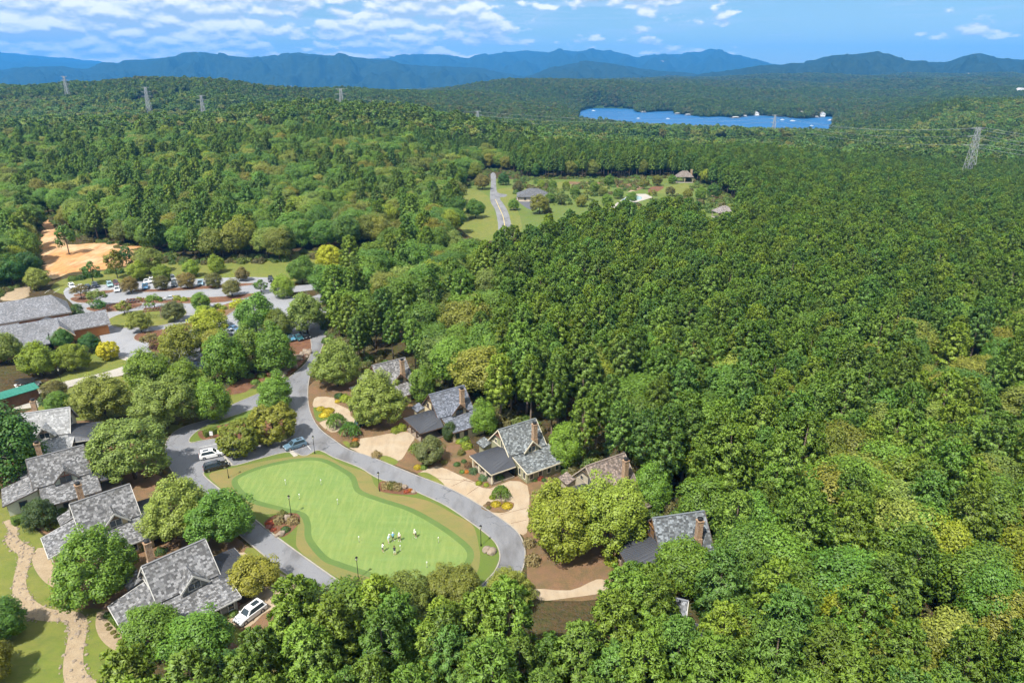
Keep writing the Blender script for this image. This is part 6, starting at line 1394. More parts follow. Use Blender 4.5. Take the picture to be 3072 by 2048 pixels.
for p, r, c, lb, v in [
    (Z10(395, 255), 1.2, DG, 'dark green shrub at the back of the curved driveway', 0), (Z10(500, 310), 1.5, CH, 'yellow-green shrub at the foot of the big round tree', 2), (Z10(370, 335), 0.7, YEL, 'small yellow shrub at the back of the curved driveway', 1),
    (Z10(635, 1000), 1.1, OL, 'round olive shrub at the corner of the stained driveway', 0), (Z10(640, 925), 0.7, ORG, 'orange-yellow shrub behind the round olive one', 1), (Z10(975, 1160), 1.1, TAN, 'tan grassy shrub beside the road', 2),
    (Z10(1265, 790), 1.1, CH, 'light green shrub in front of the dark porch', 2), (Z10(1365, 750), 1.3, CH, 'taller light green shrub in front of the dark porch', 2), (Z10(1600, 1345), 0.85, YEL, 'yellow ball shrub at the driveway edge', 0),
    (Z10(1695, 1345), 0.85, MG, 'green ball shrub beside the yellow ball', 0), (Z10(1780, 1280), 0.7, OL, 'olive ball shrub behind the green ball', 0), (Z10(1845, 1245), 0.6, DG, 'small dark ball shrub in the row by the drive', 0), (Z10(2005, 1265), 0.75, OL, 'olive ball shrub near the purple one', 0),
    (Z10(1930, 1215), 0.8, PUR, 'purple-leaved shrub under the brownish tree', 2), (Z10(2205, 1300), 0.75, DG, 'round dark clipped shrub on the tan bed', 0), (Z10(2310, 1250), 0.6, DG, 'small round clipped shrub behind the dark one', 0), (Z10(1720, 1220), 1.2, CH, 'spiky yellow-green shrub beside the fern-like tree', 2),
    (Z10(2270, 950), 1.0, MG, 'clipped green shrub at the wall of the half-timbered cottage', 0), (Z10(2330, 900), 0.9, MG, 'second clipped green shrub at the wall of the half-timbered cottage', 0), (Z10(2270, 1130), 0.9, OL, 'olive shrub on the bark beside the sage cottage', 2),
    (Z3(375, 1040), 0.9, (0.16, 0.09, 0.04), 'reddish-brown shrub at the end of the sage porch', 2), (Z3(350, 1140), 0.6, ORG, 'orange flowering shrub in front of the sage porch', 1), (Z3(460, 1140), 1.0, (0.09, 0.15, 0.06), 'blue-green shrub in front of the sage porch', 2), (Z3(270, 1140), 0.6, MG, 'low green shrub beside the orange one', 1),
    (Z3(640, 1260), 1.0, (0.07, 0.13, 0.05), 'dark leafy shrub in the small porch island', 2), (Z3(560, 1340), 0.7, CH, 'yellow-green low shrub in the small porch island', 1), (Z3(690, 1370), 0.6, CH, 'low lime shrub at the kerb of the porch island', 1),
    (Z3(930, 1260), 1.1, MG, 'clipped square-topped shrub at the porch corner', 0), (Z3(1510, 1260), 1.0, MG, 'clipped green shrub at the sage cottage wing', 0), (Z3(1620, 1250), 0.8, RED, 'red shrub beside the sage cottage wing', 2), (Z3(1690, 1280), 0.6, DG, 'small dark shrub beside the red one', 0), (Z3(230, 620), 0.9, CH, 'light shrub at the back of the half-timbered cottage', 0),
    (Z3(360, 700), 1.3, CH, 'wide lime shrub behind the sage cottage', 2), (Z3(260, 810), 0.8, OL, 'olive shrub on the red path bed', 2),
    (Z12(1520, 600), 1.0, YEL, 'golden clipped disc shrub under the fern-like tree', 3), (Z12(1650, 620), 1.05, YEL, 'golden clipped disc shrub right of the first under the fern-like tree', 3), (Z12(1435, 640), 0.5, OL, 'tiny olive shrub left of the golden discs', 0), (Z12(1435, 590), 0.5, (0.15, 0.1, 0.05), 'tiny brown shrub behind the golden discs', 1), (Z12(1480, 520), 0.7, CH, 'lime shrub at the foot of the fern-like tree', 1),
    (Z12(230, 395), 1.1, TAN, 'tan ornamental grass clump beside the lamp in the flower bed', 2), (Z12(300, 400), 1.2, OL, 'olive ornamental grass clump in the middle of the flower bed', 2), (Z12(370, 415), 1.1, TAN, 'tan ornamental grass clump by the pale boulder', 2), (Z12(470, 455), 0.6, RED, 'red flowering shrub beyond the pale boulder', 1), (Z12(510, 440), 0.6, ORG, 'orange flowering shrub beyond the pale boulder', 1),
    (Z11(590, 330), 1.2, TAN, 'tan grass clump at the left of the waist flower bed', 2), (Z11(760, 330), 1.2, TAN, 'tan grass clump at the right of the waist flower bed', 2), (Z11(640, 250), 1.0, OL, 'olive grass clump behind the cream boulder', 2), (Z11(670, 420), 0.9, DG, 'dark cone shrub in the waist flower bed', 0),
    (Z11(500, 350), 0.9, RED, 'rust-red low shrub in the waist flower bed', 1), (Z11(480, 385), 0.6, (0.5, 0.2, 0.17), 'pink flowering shrub at the road edge', 1), (Z11(530, 420), 0.6, RED, 'red flowering shrub at the road edge', 1),
    (Z2(1045, 620), 0.9, MG, 'round clipped shrub by the porch of the pale green cottage', 0), (Z2(1065, 665), 0.9, MG, 'second round clipped shrub by the porch of the pale green cottage', 0), (Z2(680, 1470), 1.0, CH, 'lime shrub beside the cream cottage', 2), (Z2(345, 1430), 0.8, CH, 'lime shrub at the foot of the dark magnolia', 0),
    (Z1(180, 1040), 0.7, DG, 'dark shrub at the top of the curved border', 0), (Z1(165, 1150), 0.35, OL, 'small shrub in the curved border, first of the row', 0), (Z1(190, 1195), 0.4, OL, 'small shrub in the curved border, second of the row', 0), (Z1(235, 1240), 0.4, OL, 'small shrub in the curved border, third of the row', 0), (Z1(275, 1285), 0.4, OL, 'small shrub in the curved border, fourth of the row', 0), (Z1(320, 1340), 0.38, OL, 'small shrub in the curved border, fifth of the row', 0), (Z1(380, 1380), 0.35, OL, 'small shrub in the curved border, last of the row', 0),
    (Z1(1560, 1040), 0.9, OL, 'olive clipped shrub at the corner of the nearest left cottage', 0), (Z1(1640, 1025), 0.8, MG, 'green clipped shrub behind the white car', 0), (Z1(800, 300), 1.0, DG, 'dark shrub behind the nearest chimney', 2),
    (Z16(915, 1020), 1.2, MG, 'round shrub left of the path below the maples', 0), (Z16(1095, 1010), 1.3, MG, 'larger round shrub right of the path below the maples', 0), (Z16(995, 1115), 1.2, MG, 'round shrub at the lower end of the path below the maples', 0), (Z16(1285, 920), 1.1, MG, 'round shrub above the boulders', 0), (Z16(1400, 870), 1.0, MG, 'round shrub close to the boulders', 0), (Z16(1595, 750), 1.3, CH, 'lime shrub at the edge of the mulch bank', 2),
    (Z15(500, 760), 1.4, CH, 'wide yellow-green shrub at the top of the curved bed', 2), (Z15(590, 790), 1.3, CH, 'yellow-green shrub in the middle of the curved bed', 2), (Z15(560, 850), 1.2, YEL, 'yellow shrub at the lower end of the curved bed', 2), (Z15(420, 810), 1.2, CH, 'yellow-green shrub beside the dark tree', 2), (Z15(900, 690), 1.2, YEL, 'yellow shrub at the tip of the curved bed', 2),
    (Z14(2080, 580), 1.5, CH, 'lime shrub in the planted strip', 2), (Z14(2200, 600), 1.4, CH, 'lime shrub in the planted strip beside the row trees', 2), (Z14(1990, 570), 1.2, YEL, 'yellow shrub in the planted strip', 2), (Z14(1400, 600), 1.3, CH, 'lime shrub behind the pergola', 2), (Z14(685, 180), 1.6, DG, 'clipped dark conifer on the grass behind the black car', 0),
    (Z14(370, 220), 1.8, DG, 'dark shrub mass behind the white cars', 2), (Z14(230, 240), 1.8, MG, 'green shrub mass at the end of the back row', 2), (Z14(880, 110), 1.9, MG, 'green shrub below the clay clearing', 2), (Z14(1060, 110), 1.9, DG, 'dark shrub below the clay clearing', 2), (Z14(500, 190), 1.7, MG, 'green shrub by the clipped conifer', 2),
    (Z6(505, 1350), 0.9, DG, 'small dark cone shrub beside the cart shed', 0), (Z6(670, 1290), 1.2, OL, 'olive shrub by the tall lamp post', 2), (Z6(740, 1285), 1.1, OL, 'olive shrub right of the tall lamp post', 2), (Z6(560, 1440), 2.0, DG, 'dark bushy shrub behind the pale-roofed cottage', 2), (Z6(780, 1440), 1.3, DG, 'spiky dark shrub on the grass', 2), (Z6(900, 340), 1.8, DG, 'dark shrub at the clubhouse hall corner', 2), (Z6(940, 430), 2.2, DG, 'large dark shrub between the clubhouse wings', 2),
    ((385, 955), 1.7, (0.24, 0.10, 0.07), 'reddish bush under the large grey-green tree', 2), ((365, 965), 1.4, (0.22, 0.10, 0.07), 'second reddish bush under the large grey-green tree', 2), ((232, 965), 1.6, (0.30, 0.30, 0.02), 'yellow-green shrub beside the pale-roofed cottage', 2),
    (Z5(330, 1010), 1.2, CH, 'yellow shrub below the brown timber cottage porch', 2), (Z5(400, 1110), 1.3, OL, 'olive shrub beside the sandy path', 2), ((1215, 1250), 1.2, TAN, 'tan shrub at the bend of the road', 2), ((1222, 1290), 1.4, TAN, 'dry tan shrub under the huge lime tree', 2)]:
    S(p, r, c, lb, v)
def hedge(p, q, w, h, col, label):
    a, b = G(*p), G(*q); L = (b-a).length; o = empty('hedge', (a.x, a.y, 0.02), math.atan2((b-a).y, (b-a).x)); tag(o, label, 'hedge')
    g = np.random.default_rng(int(L*100)); n = int(240*(L*w + 2*(L+w)*h)); P = []; NR = []
    for _ in range(n):
        f = g.choice(4, p=np.array([L*w, L*h, L*h, w*h*2])/(L*w+2*L*h+w*h*2)); u_, v_ = g.uniform(), g.uniform()
        if f == 0: P.append((u_*L, (v_-.5)*w, h)); NR.append((0, 0, 1))
        elif f == 1: P.append((u_*L, -w/2, v_*h)); NR.append((0, -1, 0.3))
        elif f == 2: P.append((u_*L, w/2, v_*h)); NR.append((0, 1, 0.3))
        else: s = g.choice([0, 1]); P.append((s*L, (u_-.5)*w, v_*h)); NR.append((2*s-1, 0, 0.3))
    P = np.array(P) + g.normal(size=(n, 3))*0.05; NR = unit(np.array(NR) + g.normal(size=(n, 3))*0.4); A, B = leaf_axes(g, NR, 0.13*g.uniform(.7, 1.3, n))
    inst('foliage', quads_mesh('hedge_foliage', P, A, B, [M['shrub']]), o, color=col)
    inst('core', MB().box(0.1, L-0.1, -w/2+0.1, w/2-0.1, 0, h-0.1).mesh('hedge_core', M['bark']), o)
hedge(Z9(290, 590), Z9(500, 520), 1.4, 1.3, (0.12, 0.17, 0.02), 'rounded clipped hedge behind the notice board')
hedge(Z2(160, 1470), Z2(320, 1400), 1.3, 1.2, (0.12, 0.19, 0.025), 'bright clipped hedge in front of the pale green cottage')
hedge(Z1(225, 1060), Z1(440, 1290), 1.2, 0.7, (0.10, 0.16, 0.02), 'low clipped hedge along the side wing of the nearest left cottage')
hedge(Z2(690, 1330), Z2(790, 1300), 1.0, 1.2, (0.10, 0.17, 0.025), 'clipped hedge between two left cottages')
hedge(Z1(535, 280), Z1(635, 245), 1.0, 1.4, (0.10, 0.17, 0.025), 'clipped hedge beside the nearest chimney')
hedge(Z5(470, 1170), Z5(620, 1200), 1.4, 1.0, (0.12, 0.19, 0.02), 'lime hedge below the brown timber cottage')
hedge(Z5(600, 1235), Z5(690, 1245), 1.2, 1.0, (0.12, 0.19, 0.02), 'short lime hedge next to the red path')
def fence(p, q, h, label):
    a, b = G(*p), G(*q); L = (b-a).length; o = empty('fence', (a.x, a.y, 0), math.atan2((b-a).y, (b-a).x)); tag(o, label, 'fence')
    n = int(L/0.32)
    for k in range(n): MB().box(k*0.32, k*0.32+0.28, -0.03, 0.03, 0.05, h).build('board', M['redwood'], o)
    MB().box(0, L, 0.03, 0.09, h*0.75, h*0.82).build('rail', M['redwood'], o)
fence(Z1(400, 430), Z1(560, 380), 1.6, 'red-brown board fence between the two nearest left cottages')
fence(Z1(1630, 960), Z1(1740, 970), 1.4, 'red-brown board fence behind the white car')

# ------------------------------------------------------------------ people on the green
def person(p, face, shirt, legs, hair, label, arms='down', cap=None, bend=0.0, h=1.74, putter=True):
    q = G(*p, 0.134); sx = h/1.74
    o = empty('person', q, face, sx); tag(o, label, 'person', None)
    ls = 0.13; b = bend
    J = {'pelvis': (0, 0, .92), 'waist': (.02+b*.1, 0, 1.08), 'chest': (.05+b*.35, 0, 1.30), 'neck': (.06+b*.48, 0, 1.47), 'headb': (.08+b*.54, 0, 1.56), 'head': (.09+b*.58, 0, 1.68), 'headt': (.08+b*.6, 0, 1.75)}
    E_ = [('pelvis', 'waist'), ('waist', 'chest'), ('chest', 'neck'), ('neck', 'headb'), ('headb', 'head'), ('head', 'headt')]
    rad = {'pelvis': .155, 'waist': .135, 'chest': .165, 'neck': .06, 'headb': .075, 'head': .105, 'headt': .07}
    for s, n in ((1, 'l'), (-1, 'r')):
        J['hip'+n] = (0, s*.09, .86); J['kn'+n] = (.04, s*ls, .48); J['an'+n] = (-.02, s*(ls+.02), .09); J['toe'+n] = (.16, s*(ls+.05), .035)
        E_ += [('pelvis', 'hip'+n), ('hip'+n, 'kn'+n), ('kn'+n, 'an'+n), ('an'+n, 'toe'+n)]
        rad.update({'hip'+n: .10, 'kn'+n: .065, 'an'+n: .045, 'toe'+n: .035})
        sh = (.05+b*.42, s*.19, 1.40); J['sh'+n] = sh
        if arms == 'putt': el = (.22+b*.4, s*.15, 1.12); ha = (.38+b*.45, s*.03, .88)
        elif arms == 'up' and n == 'l': el = (.25, s*.28, 1.45); ha = (.34, s*.26, 1.72)
        else: el = (.02, s*.27, 1.10); ha = (.10, s*.28, .84)
        J['el'+n] = el; J['ha'+n] = ha; J['fi'+n] = (ha[0]+.03, ha[1]*.95, ha[2]-.10 if arms != 'up' or n == 'r' else ha[2]+.08)
        E_ += [('chest', 'sh'+n), ('sh'+n, 'el'+n), ('el'+n, 'ha'+n), ('ha'+n, 'fi'+n)]
        rad.update({'sh'+n: .07, 'el'+n: .048, 'ha'+n: .036, 'fi'+n: .03})
    ks = list(J); me = bpy.data.meshes.new('body'); me.from_pydata([J[k] for k in ks], [(ks.index(a), ks.index(c)) for a, c in E_], [])
    t = bpy.data.objects.new('tmp_body', me); C.objects.link(t); t.modifiers.new('s', 'SKIN'); sv = me.skin_vertices[0].data
    for i, k in enumerate(ks): sv[i].radius = (rad[k], rad[k]*(1.25 if k in ('chest', 'pelvis', 'waist') else 1)); sv[i].use_root = (k == 'pelvis')
    t.modifiers.new('u', 'SUBSURF').levels = 1
    dg = bpy.context.evaluated_depsgraph_get(); m2 = bpy.data.meshes.new_from_object(t.evaluated_get(dg)); bpy.data.objects.remove(t)
    m2.materials.clear()
    for nm, c in (('shirt', shirt), ('legs', legs), ('skin', (0.5, .29, .2)), ('shoes', (0.7, .7, .68))):
        mm = bpy.data.materials.new('person_'+nm); mm.use_nodes = True; bs = mm.node_tree.nodes['Principled BSDF']; bs.inputs['Base Color'].default_value = (*c, 1); bs.inputs['Roughness'].default_value = .85; m2.materials.append(mm)
    for f in m2.polygons:
        c = f.center; f.use_smooth = True
        f.material_index = 3 if c.z < .11 else 2 if c.z < .5 else 1 if c.z < .98 and abs(c.y) < .24 else 2 if c.z > 1.49 else 2 if (abs(c.y) > .24 or (arms == 'putt' and c.x > .30+b*.3 and c.z < 1.1)) and c.z < 1.2 else 0
    inst('body', m2, o)
    bm = bmesh.new(); bmesh.ops.create_uvsphere(bm, u_segments=10, v_segments=6, radius=.118)
    for v in list(bm.verts):
        if v.co.z < -0.01 and v.co.x > -0.02: bm.verts.remove(v)
    hm = bpy.data.meshes.new('hair'); bm.to_mesh(hm); bm.free(); hm.materials.append(M['cloth'])
    inst('cap' if cap else 'hair', hm, o, (J['head'][0]-.01, 0, J['head'][2]+.02), color=cap or hair)
    if cap: MB().box(.06, .2, -.07, .07, 0, .015).build('brim', M['cloth'], o.children[-1]).color = (*cap, 1)
    if putter:
        ha = J['fil']; w = empty('putter', o.matrix_basis @ Vector((0, 0, 0)), face, sx); w.location = q
        tag(w, 'thin steel putter held by the ' + label, 'golf club')
        tip = (ha[0]+.2, ha[1], .03) if arms != 'up' else (ha[0]+.1, ha[1], 2.75)
        MB().cyl(ha, tip, .012, .01, 6).build('shaft', M['steel'], w); MB().box(tip[0]-.02, tip[0]+.03, tip[1]-.06, tip[1]+.06, tip[2]-.025, tip[2]+.02).build('head', M['steel'], w)
    return o
person(Z12(255, 1052), 0.3, (0.50, 0.62, 0.75), (0.62, 0.60, 0.55), (0.1, 0.06, 0.04), 'person in pale blue top and light shorts', 'putt', (0.75, 0.75, 0.74), 0.25)
person(Z12(312, 1022), -1.2, (0.20, 0.45, 0.66), (0.03, 0.035, 0.05), (0.1, 0.06, 0.04), 'person in blue shirt and dark trousers raising a club', 'up', (0.7, 0.7, 0.7))
person(Z12(388, 1026), -1.6, (0.76, 0.66, 0.62), (0.025, 0.025, 0.03), (0.3, 0.2, 0.1), 'person in pale pink top and black shorts', 'down', (0.78, 0.78, 0.76))
person(Z12(580, 985), -2.4, (0.75, 0.74, 0.70), (0.10, 0.08, 0.06), (0.3, 0.22, 0.1), 'person in white shirt standing apart on the green', 'putt', (0.75, 0.72, 0.6), 0.2)
person(Z12(190, 1155), 0.6, (0.70, 0.68, 0.62), (0.06, 0.06, 0.07), (0.03, 0.02, 0.015), 'dark-haired person in white top and dark shorts', 'putt', None, 0.15)
person(Z12(333, 1195), 1.9, (0.02, 0.02, 0.025), (0.74, 0.74, 0.72), (0.1, 0.05, 0.03), 'person in black shirt and white shorts', 'putt', None, 0.3)

# ------------------------------------------------------------------ pylons, cables, lake houses, boats
def pylon(x, ytop, hgt, label, d0=500, d1=4200, dfix=None, wide=1.0):
    """transmission tower whose top stands at the photo point; its distance makes it hgt tall from the ground"""
    a, b, c = ray(x, ytop); ds = [dfix] if dfix else list(np.geomspace(d0, d1, 400)); best = min(ds, key=lambda d: abs((H + c/b*d) - tz1(a/b*d, d) - hgt))
    px, py = a/b*best, best; z0 = tz1(px, py); hh = H + c/b*best - z0
    r = empty('pylon', (px, py, z0), R.uniform(-.2, .2)); tag(r, label, 'pylon'); HOLES.append((px, py, 9))
    bw, tw = hh*0.062, hh*0.022; lv = 9; legs = []
    th = 0.24 if best < 900 else 0.36 if best < 1500 else 0.5
    def corner(t, k):
        w = bw*(1-t)**1.1 + tw; return Vector(((w, w, -w, -w)[k], (w, -w, -w, w)[k], hh*t*0.98))
    for k in range(4): MB().bar(corner(0, k) - Vector((0, 0, 1)), corner(1, k), th).build('leg', M['steel'], r)
    br = MB()
    for i in range(lv):
        t0, t1 = (i/lv)**0.85, ((i+1)/lv)**0.85
        for k in range(4):
            br.bar(corner(t0, k), corner(t1, (k+1) % 4), th*0.6); br.bar(corner(t0, (k+1) % 4), corner(t1, k), th*0.6); br.bar(corner(t1, k), corner(t1, (k+1) % 4), th*0.6)
    br.build('bracing', M['steel'], r)
    tips = []
    for t, L in ((0.70, 0.20), (0.84, 0.17), (0.97, 0.13)):
        for s in (-1, 1):
            tip = Vector((s*hh*L*wide, 0, hh*t)); c1 = corner(t, 0 if s > 0 else 2); b2 = MB()
            b2.bar((s*tw, tw, hh*t+0.6), tip, th*0.7); b2.bar((s*tw, -tw, hh*t+0.6), tip, th*0.7); b2.bar((s*tw, 0, hh*t-hh*0.03), tip, th*0.7)
            b2.build('crossarm', M['steel'], r); tips.append(r.matrix_basis @ tip)
    return r, [Matrix.Translation(r.location) @ Matrix.Rotation(r.rotation_euler.z, 4, 'Z') @ (Matrix.Translation(-r.location) @ Vector(r.location)) for _ in ()] or tips
P1 = pylon(2249, 290, 50, 'large lattice pylon rising from the pines by the valley wires', dfix=610)
P2 = pylon(1781, 263, 46, 'lattice pylon standing in front of the lake', dfix=1120)
P3 = pylon(1097, 254, 46, 'lattice pylon among the trees before the central hill', 700, 1600)
P4 = pylon(782, 202, 46, 'lattice pylon on the skyline ridge with a pale top', 900, 2600)
P5 = pylon(668, 197, 44, 'faint lattice pylon on the skyline next to the ridge', 1500, 3500)
P6 = pylon(461, 218, 44, 'lattice pylon on the wooded hillside below the dark hill', 900, 2000)
P7 = pylon(333, 199, 46, 'lattice pylon beside the grassy hill clearing', 900, 2000)
P8 = pylon(146, 174, 48, 'tall pale tower standing above the left woods', 1200, 3000)
P9 = pylon(275, 193, 40, 'small distant lattice pylon at the hill foot', 1800, 4500)
def tips_of(P):
    r = P[0]; bpy.context.view_layer.update(); return P[1]
def cable(a, b, sag, rad, label):
    n = 26; pts = [a.lerp(b, i/n) - Vector((0, 0, sag*4*(i/n)*(1-i/n))) for i in range(n+1)]
    mb = MB()
    for i in range(n): mb.cyl(pts[i], pts[i+1], rad, rad, 4, cap=False)
    tag(mb.build('power_cable', M['steel']), label, 'cable', 'power cables in the valley')
t1, t2, t3, t4 = P1[1], P2[1], P3[1], P4[1]
far_r = [Vector((p.x + 330, p.y - 90, p.z - 22)) for p in t1]
for i in range(6): cable(t1[i], far_r[i], 9, 0.075, 'pale power cable running from the large pylon down the right valley')
for i in (0, 2, 4, 5): cable(t1[i], t2[i], 9, 0.07, 'pale power cable between the large pylon and the lake pylon')
for i in (0, 2, 4): cable(t2[i], t3[i], 9, 0.08, 'pale power cable between the lake pylon and the central pylon')
for i in (0, 4): cable(t3[i], t4[i], 12, 0.08, 'pale power cable between the central pylon and the skyline ridge')
def far_house(p, w, d, hh, wall, roofc, label, z=None, rz=0.0):
    if z is None: x, y = hit(*p, 4.0); zz = tz1(x, y)
    else: q = G(*p, z); x, y, zz = q.x, q.y, z
    HOLES.append((x, y, w*0.8)); HOLES.append((x, y-w*0.9, w*0.7))
    r = empty('lake_house', (x, y, zz), rz); tag(r, label, 'house')
    inst('wall', MB().prism([(-w/2, -2), (w/2, -2), (w/2, hh), (0, hh+w*0.28), (-w/2, hh)], 'y', -d/2, d/2).mesh('wall', M['paint']), r, color=wall)
    rf = MB().slab([(-w/2-.6, -d/2-.6, hh-.2), (0, -d/2-.6, hh+w*.31), (0, d/2+.6, hh+w*.31), (-w/2-.6, d/2+.6, hh-.2)], .3).slab([(0, -d/2-.6, hh+w*.31), (w/2+.6, -d/2-.6, hh-.2), (w/2+.6, d/2+.6, hh-.2), (0, d/2+.6, hh+w*.31)], .3).mesh('roof', M['paint'])
    inst('roof', rf, r, color=roofc)
    for k in range(3):
        xx = -w*0.3 + k*w*0.3
        for zz_ in ((0.25, 0.6) if hh > 6 else (0.4,)): inst('window', MB().box(xx-w*.07, xx+w*.07, -d/2-.08, -d/2-.02, hh*zz_, hh*zz_+1.8).mesh('window', M['glass']), r)
CR = (0.62, 0.56, 0.42); LW = (0.72, 0.71, 0.68)
far_house(Z8(2010, 150), 20, 12, 8, CR, (0.3, 0.27, 0.22), 'big cream lakeside house on a pale point', WATER+1.5)
far_house(Z8(2195, 140), 12, 9, 6, LW, (0.25, 0.24, 0.23), 'white house in the trees right of the cream lake house', WATER+4)
far_house(Z8(800, 80), 16, 10, 10, LW, (0.2, 0.2, 0.2), 'tall white lakeside house above a dock', WATER+2)
far_house(Z8(1170, 130), 16, 10, 5, (0.35, 0.24, 0.2), (0.22, 0.18, 0.16), 'low brown lakeside house near a yellow tree', WATER+2)
far_house(Z8(600, 100), 14, 9, 4.5, LW, (0.3, 0.3, 0.3), 'white boathouse at the tip of the wooded point', WATER+1)
far_house(Z8(1610, 130), 14, 9, 4.5, LW, (0.3, 0.29, 0.28), 'low white house at the back of the far bay', WATER+2)
Z3b = zoomer(2048, 0, 2.24)
for i, (p, w) in enumerate([((1795, 497), 26), ((1860, 500), 30), ((1920, 508), 28), ((1720, 637), 22), ((1838, 660), 18), ((2262, 630), 34)]):
    far_house(Z3b(*p), w, w*.7, w*.35, LW, (0.4, 0.38, 0.36), ['white hilltop house at the left of the cluster', 'broad white house in the middle of the hilltop cluster', 'white house at the right of the hilltop cluster', 'white house among the trees below the hilltop cluster', 'small white house low on the wooded hillside', 'pale isolated house high on the right hillside'][i])
def boat(p, L, rz, label):
    q = G(*p, WATER); r = empty('boat', (q.x, q.y, WATER), rz); tag(r, label, 'boat', 'boats on the lake')
    MB().prism([(-L/2, -L*.13), (L*.3, -L*.13), (L/2, 0), (L*.3, L*.13), (-L/2, L*.13)], 'z', -.3, L*.1).build('hull', M['white'], r)
    MB().box(-L*.3, L*.1, -L*.1, L*.1, L*.1, L*.2).build('cabin', M['white'], r); MB().box(L*.1, L*.13, -L*.09, L*.09, L*.12, L*.2).build('windscreen', M['glass'], r)
for p, L, rz, lb in [((180, 98), 12, 0.1, 'white boat in the far corner of the lake'), ((575, 165), 10, 0.2, 'white boat crossing the middle of the lake'), ((835, 168), 10, 0, 'white boat near the close shore trees'), ((1845, 178), 11, 0.1, 'white boat beside the lake pylon'), ((1935, 188), 13, 0.1, 'white boat in front of the cream lake house'), ((2105, 230), 9, 0.3, 'white boat close to the near shore'), ((2270, 182), 14, 0, 'white boat by the dark wooded bank')]:
    boat(Z8(*p), L, rz, lb)
def dock(p, L, label):
    q = G(*p, WATER); r = empty('boat_dock', (q.x, q.y, WATER), R.uniform(-.2, .2)); tag(r, label, 'dock', 'docks along the far shore')
    MB().box(-L/2, L/2, -3, 3, .2, .6).build('deck', M['concrete_grey'], r); MB().slab([(-L*.3, -4, 3.4), (L*.3, -4, 3.4), (L*.3, 4, 3.9), (-L*.3, 4, 3.9)], .3).build('roof', M['white'], r)
    for x in (-L*.28, L*.28):
        for y in (-2.6, 2.6): MB().bar((x, y, -1), (x, y, 3.4), .4).build('post', M['white'], r)
for p, L, lb in [((620, 112), 16, 'white boat dock below the boathouse point'), ((710, 103), 20, 'long white dock left of the tall white house'), ((850, 98), 18, 'white dock below the tall white house'), ((920, 128), 22, 'roofed dock right of the tall white house'), ((1010, 138), 20, 'white dock on the open bank'), ((1430, 162), 26, 'large white dock in front of the dark trees'), ((1510, 150), 16, 'white dock at the bay mouth'), ((1620, 140), 14, 'small dock below the low white house'), ((2140, 158), 18, 'white dock right of the cream lake house')]:
    dock(Z8(*p), L, lb)
# dead pine in the dark gap of the wood
dp = empty('dead_pine', (dgx, dgy, 0)); tag(dp, 'bare grey dead pine trunk in a dark gap of the wood', 'tree')
MB().cyl((0, 0, -.1), (0.2, 0, 7), .26, .2, 7).cyl((0.2, 0, 7), (0.1, 0.1, 14.5), .2, .06, 7).build('trunk', M['pale_bark'], dp)
for k, (z, a, L) in enumerate([(6, 0.3, 2.2), (8, 3.0, 1.5), (10, -0.8, 1.8), (11.5, 2.2, 1.2)]): MB().cyl((0.18, 0, z), (0.18+math.cos(a)*L, math.sin(a)*L, z-.3), .06, .02, 5).build('branch', M['pale_bark'], dp)
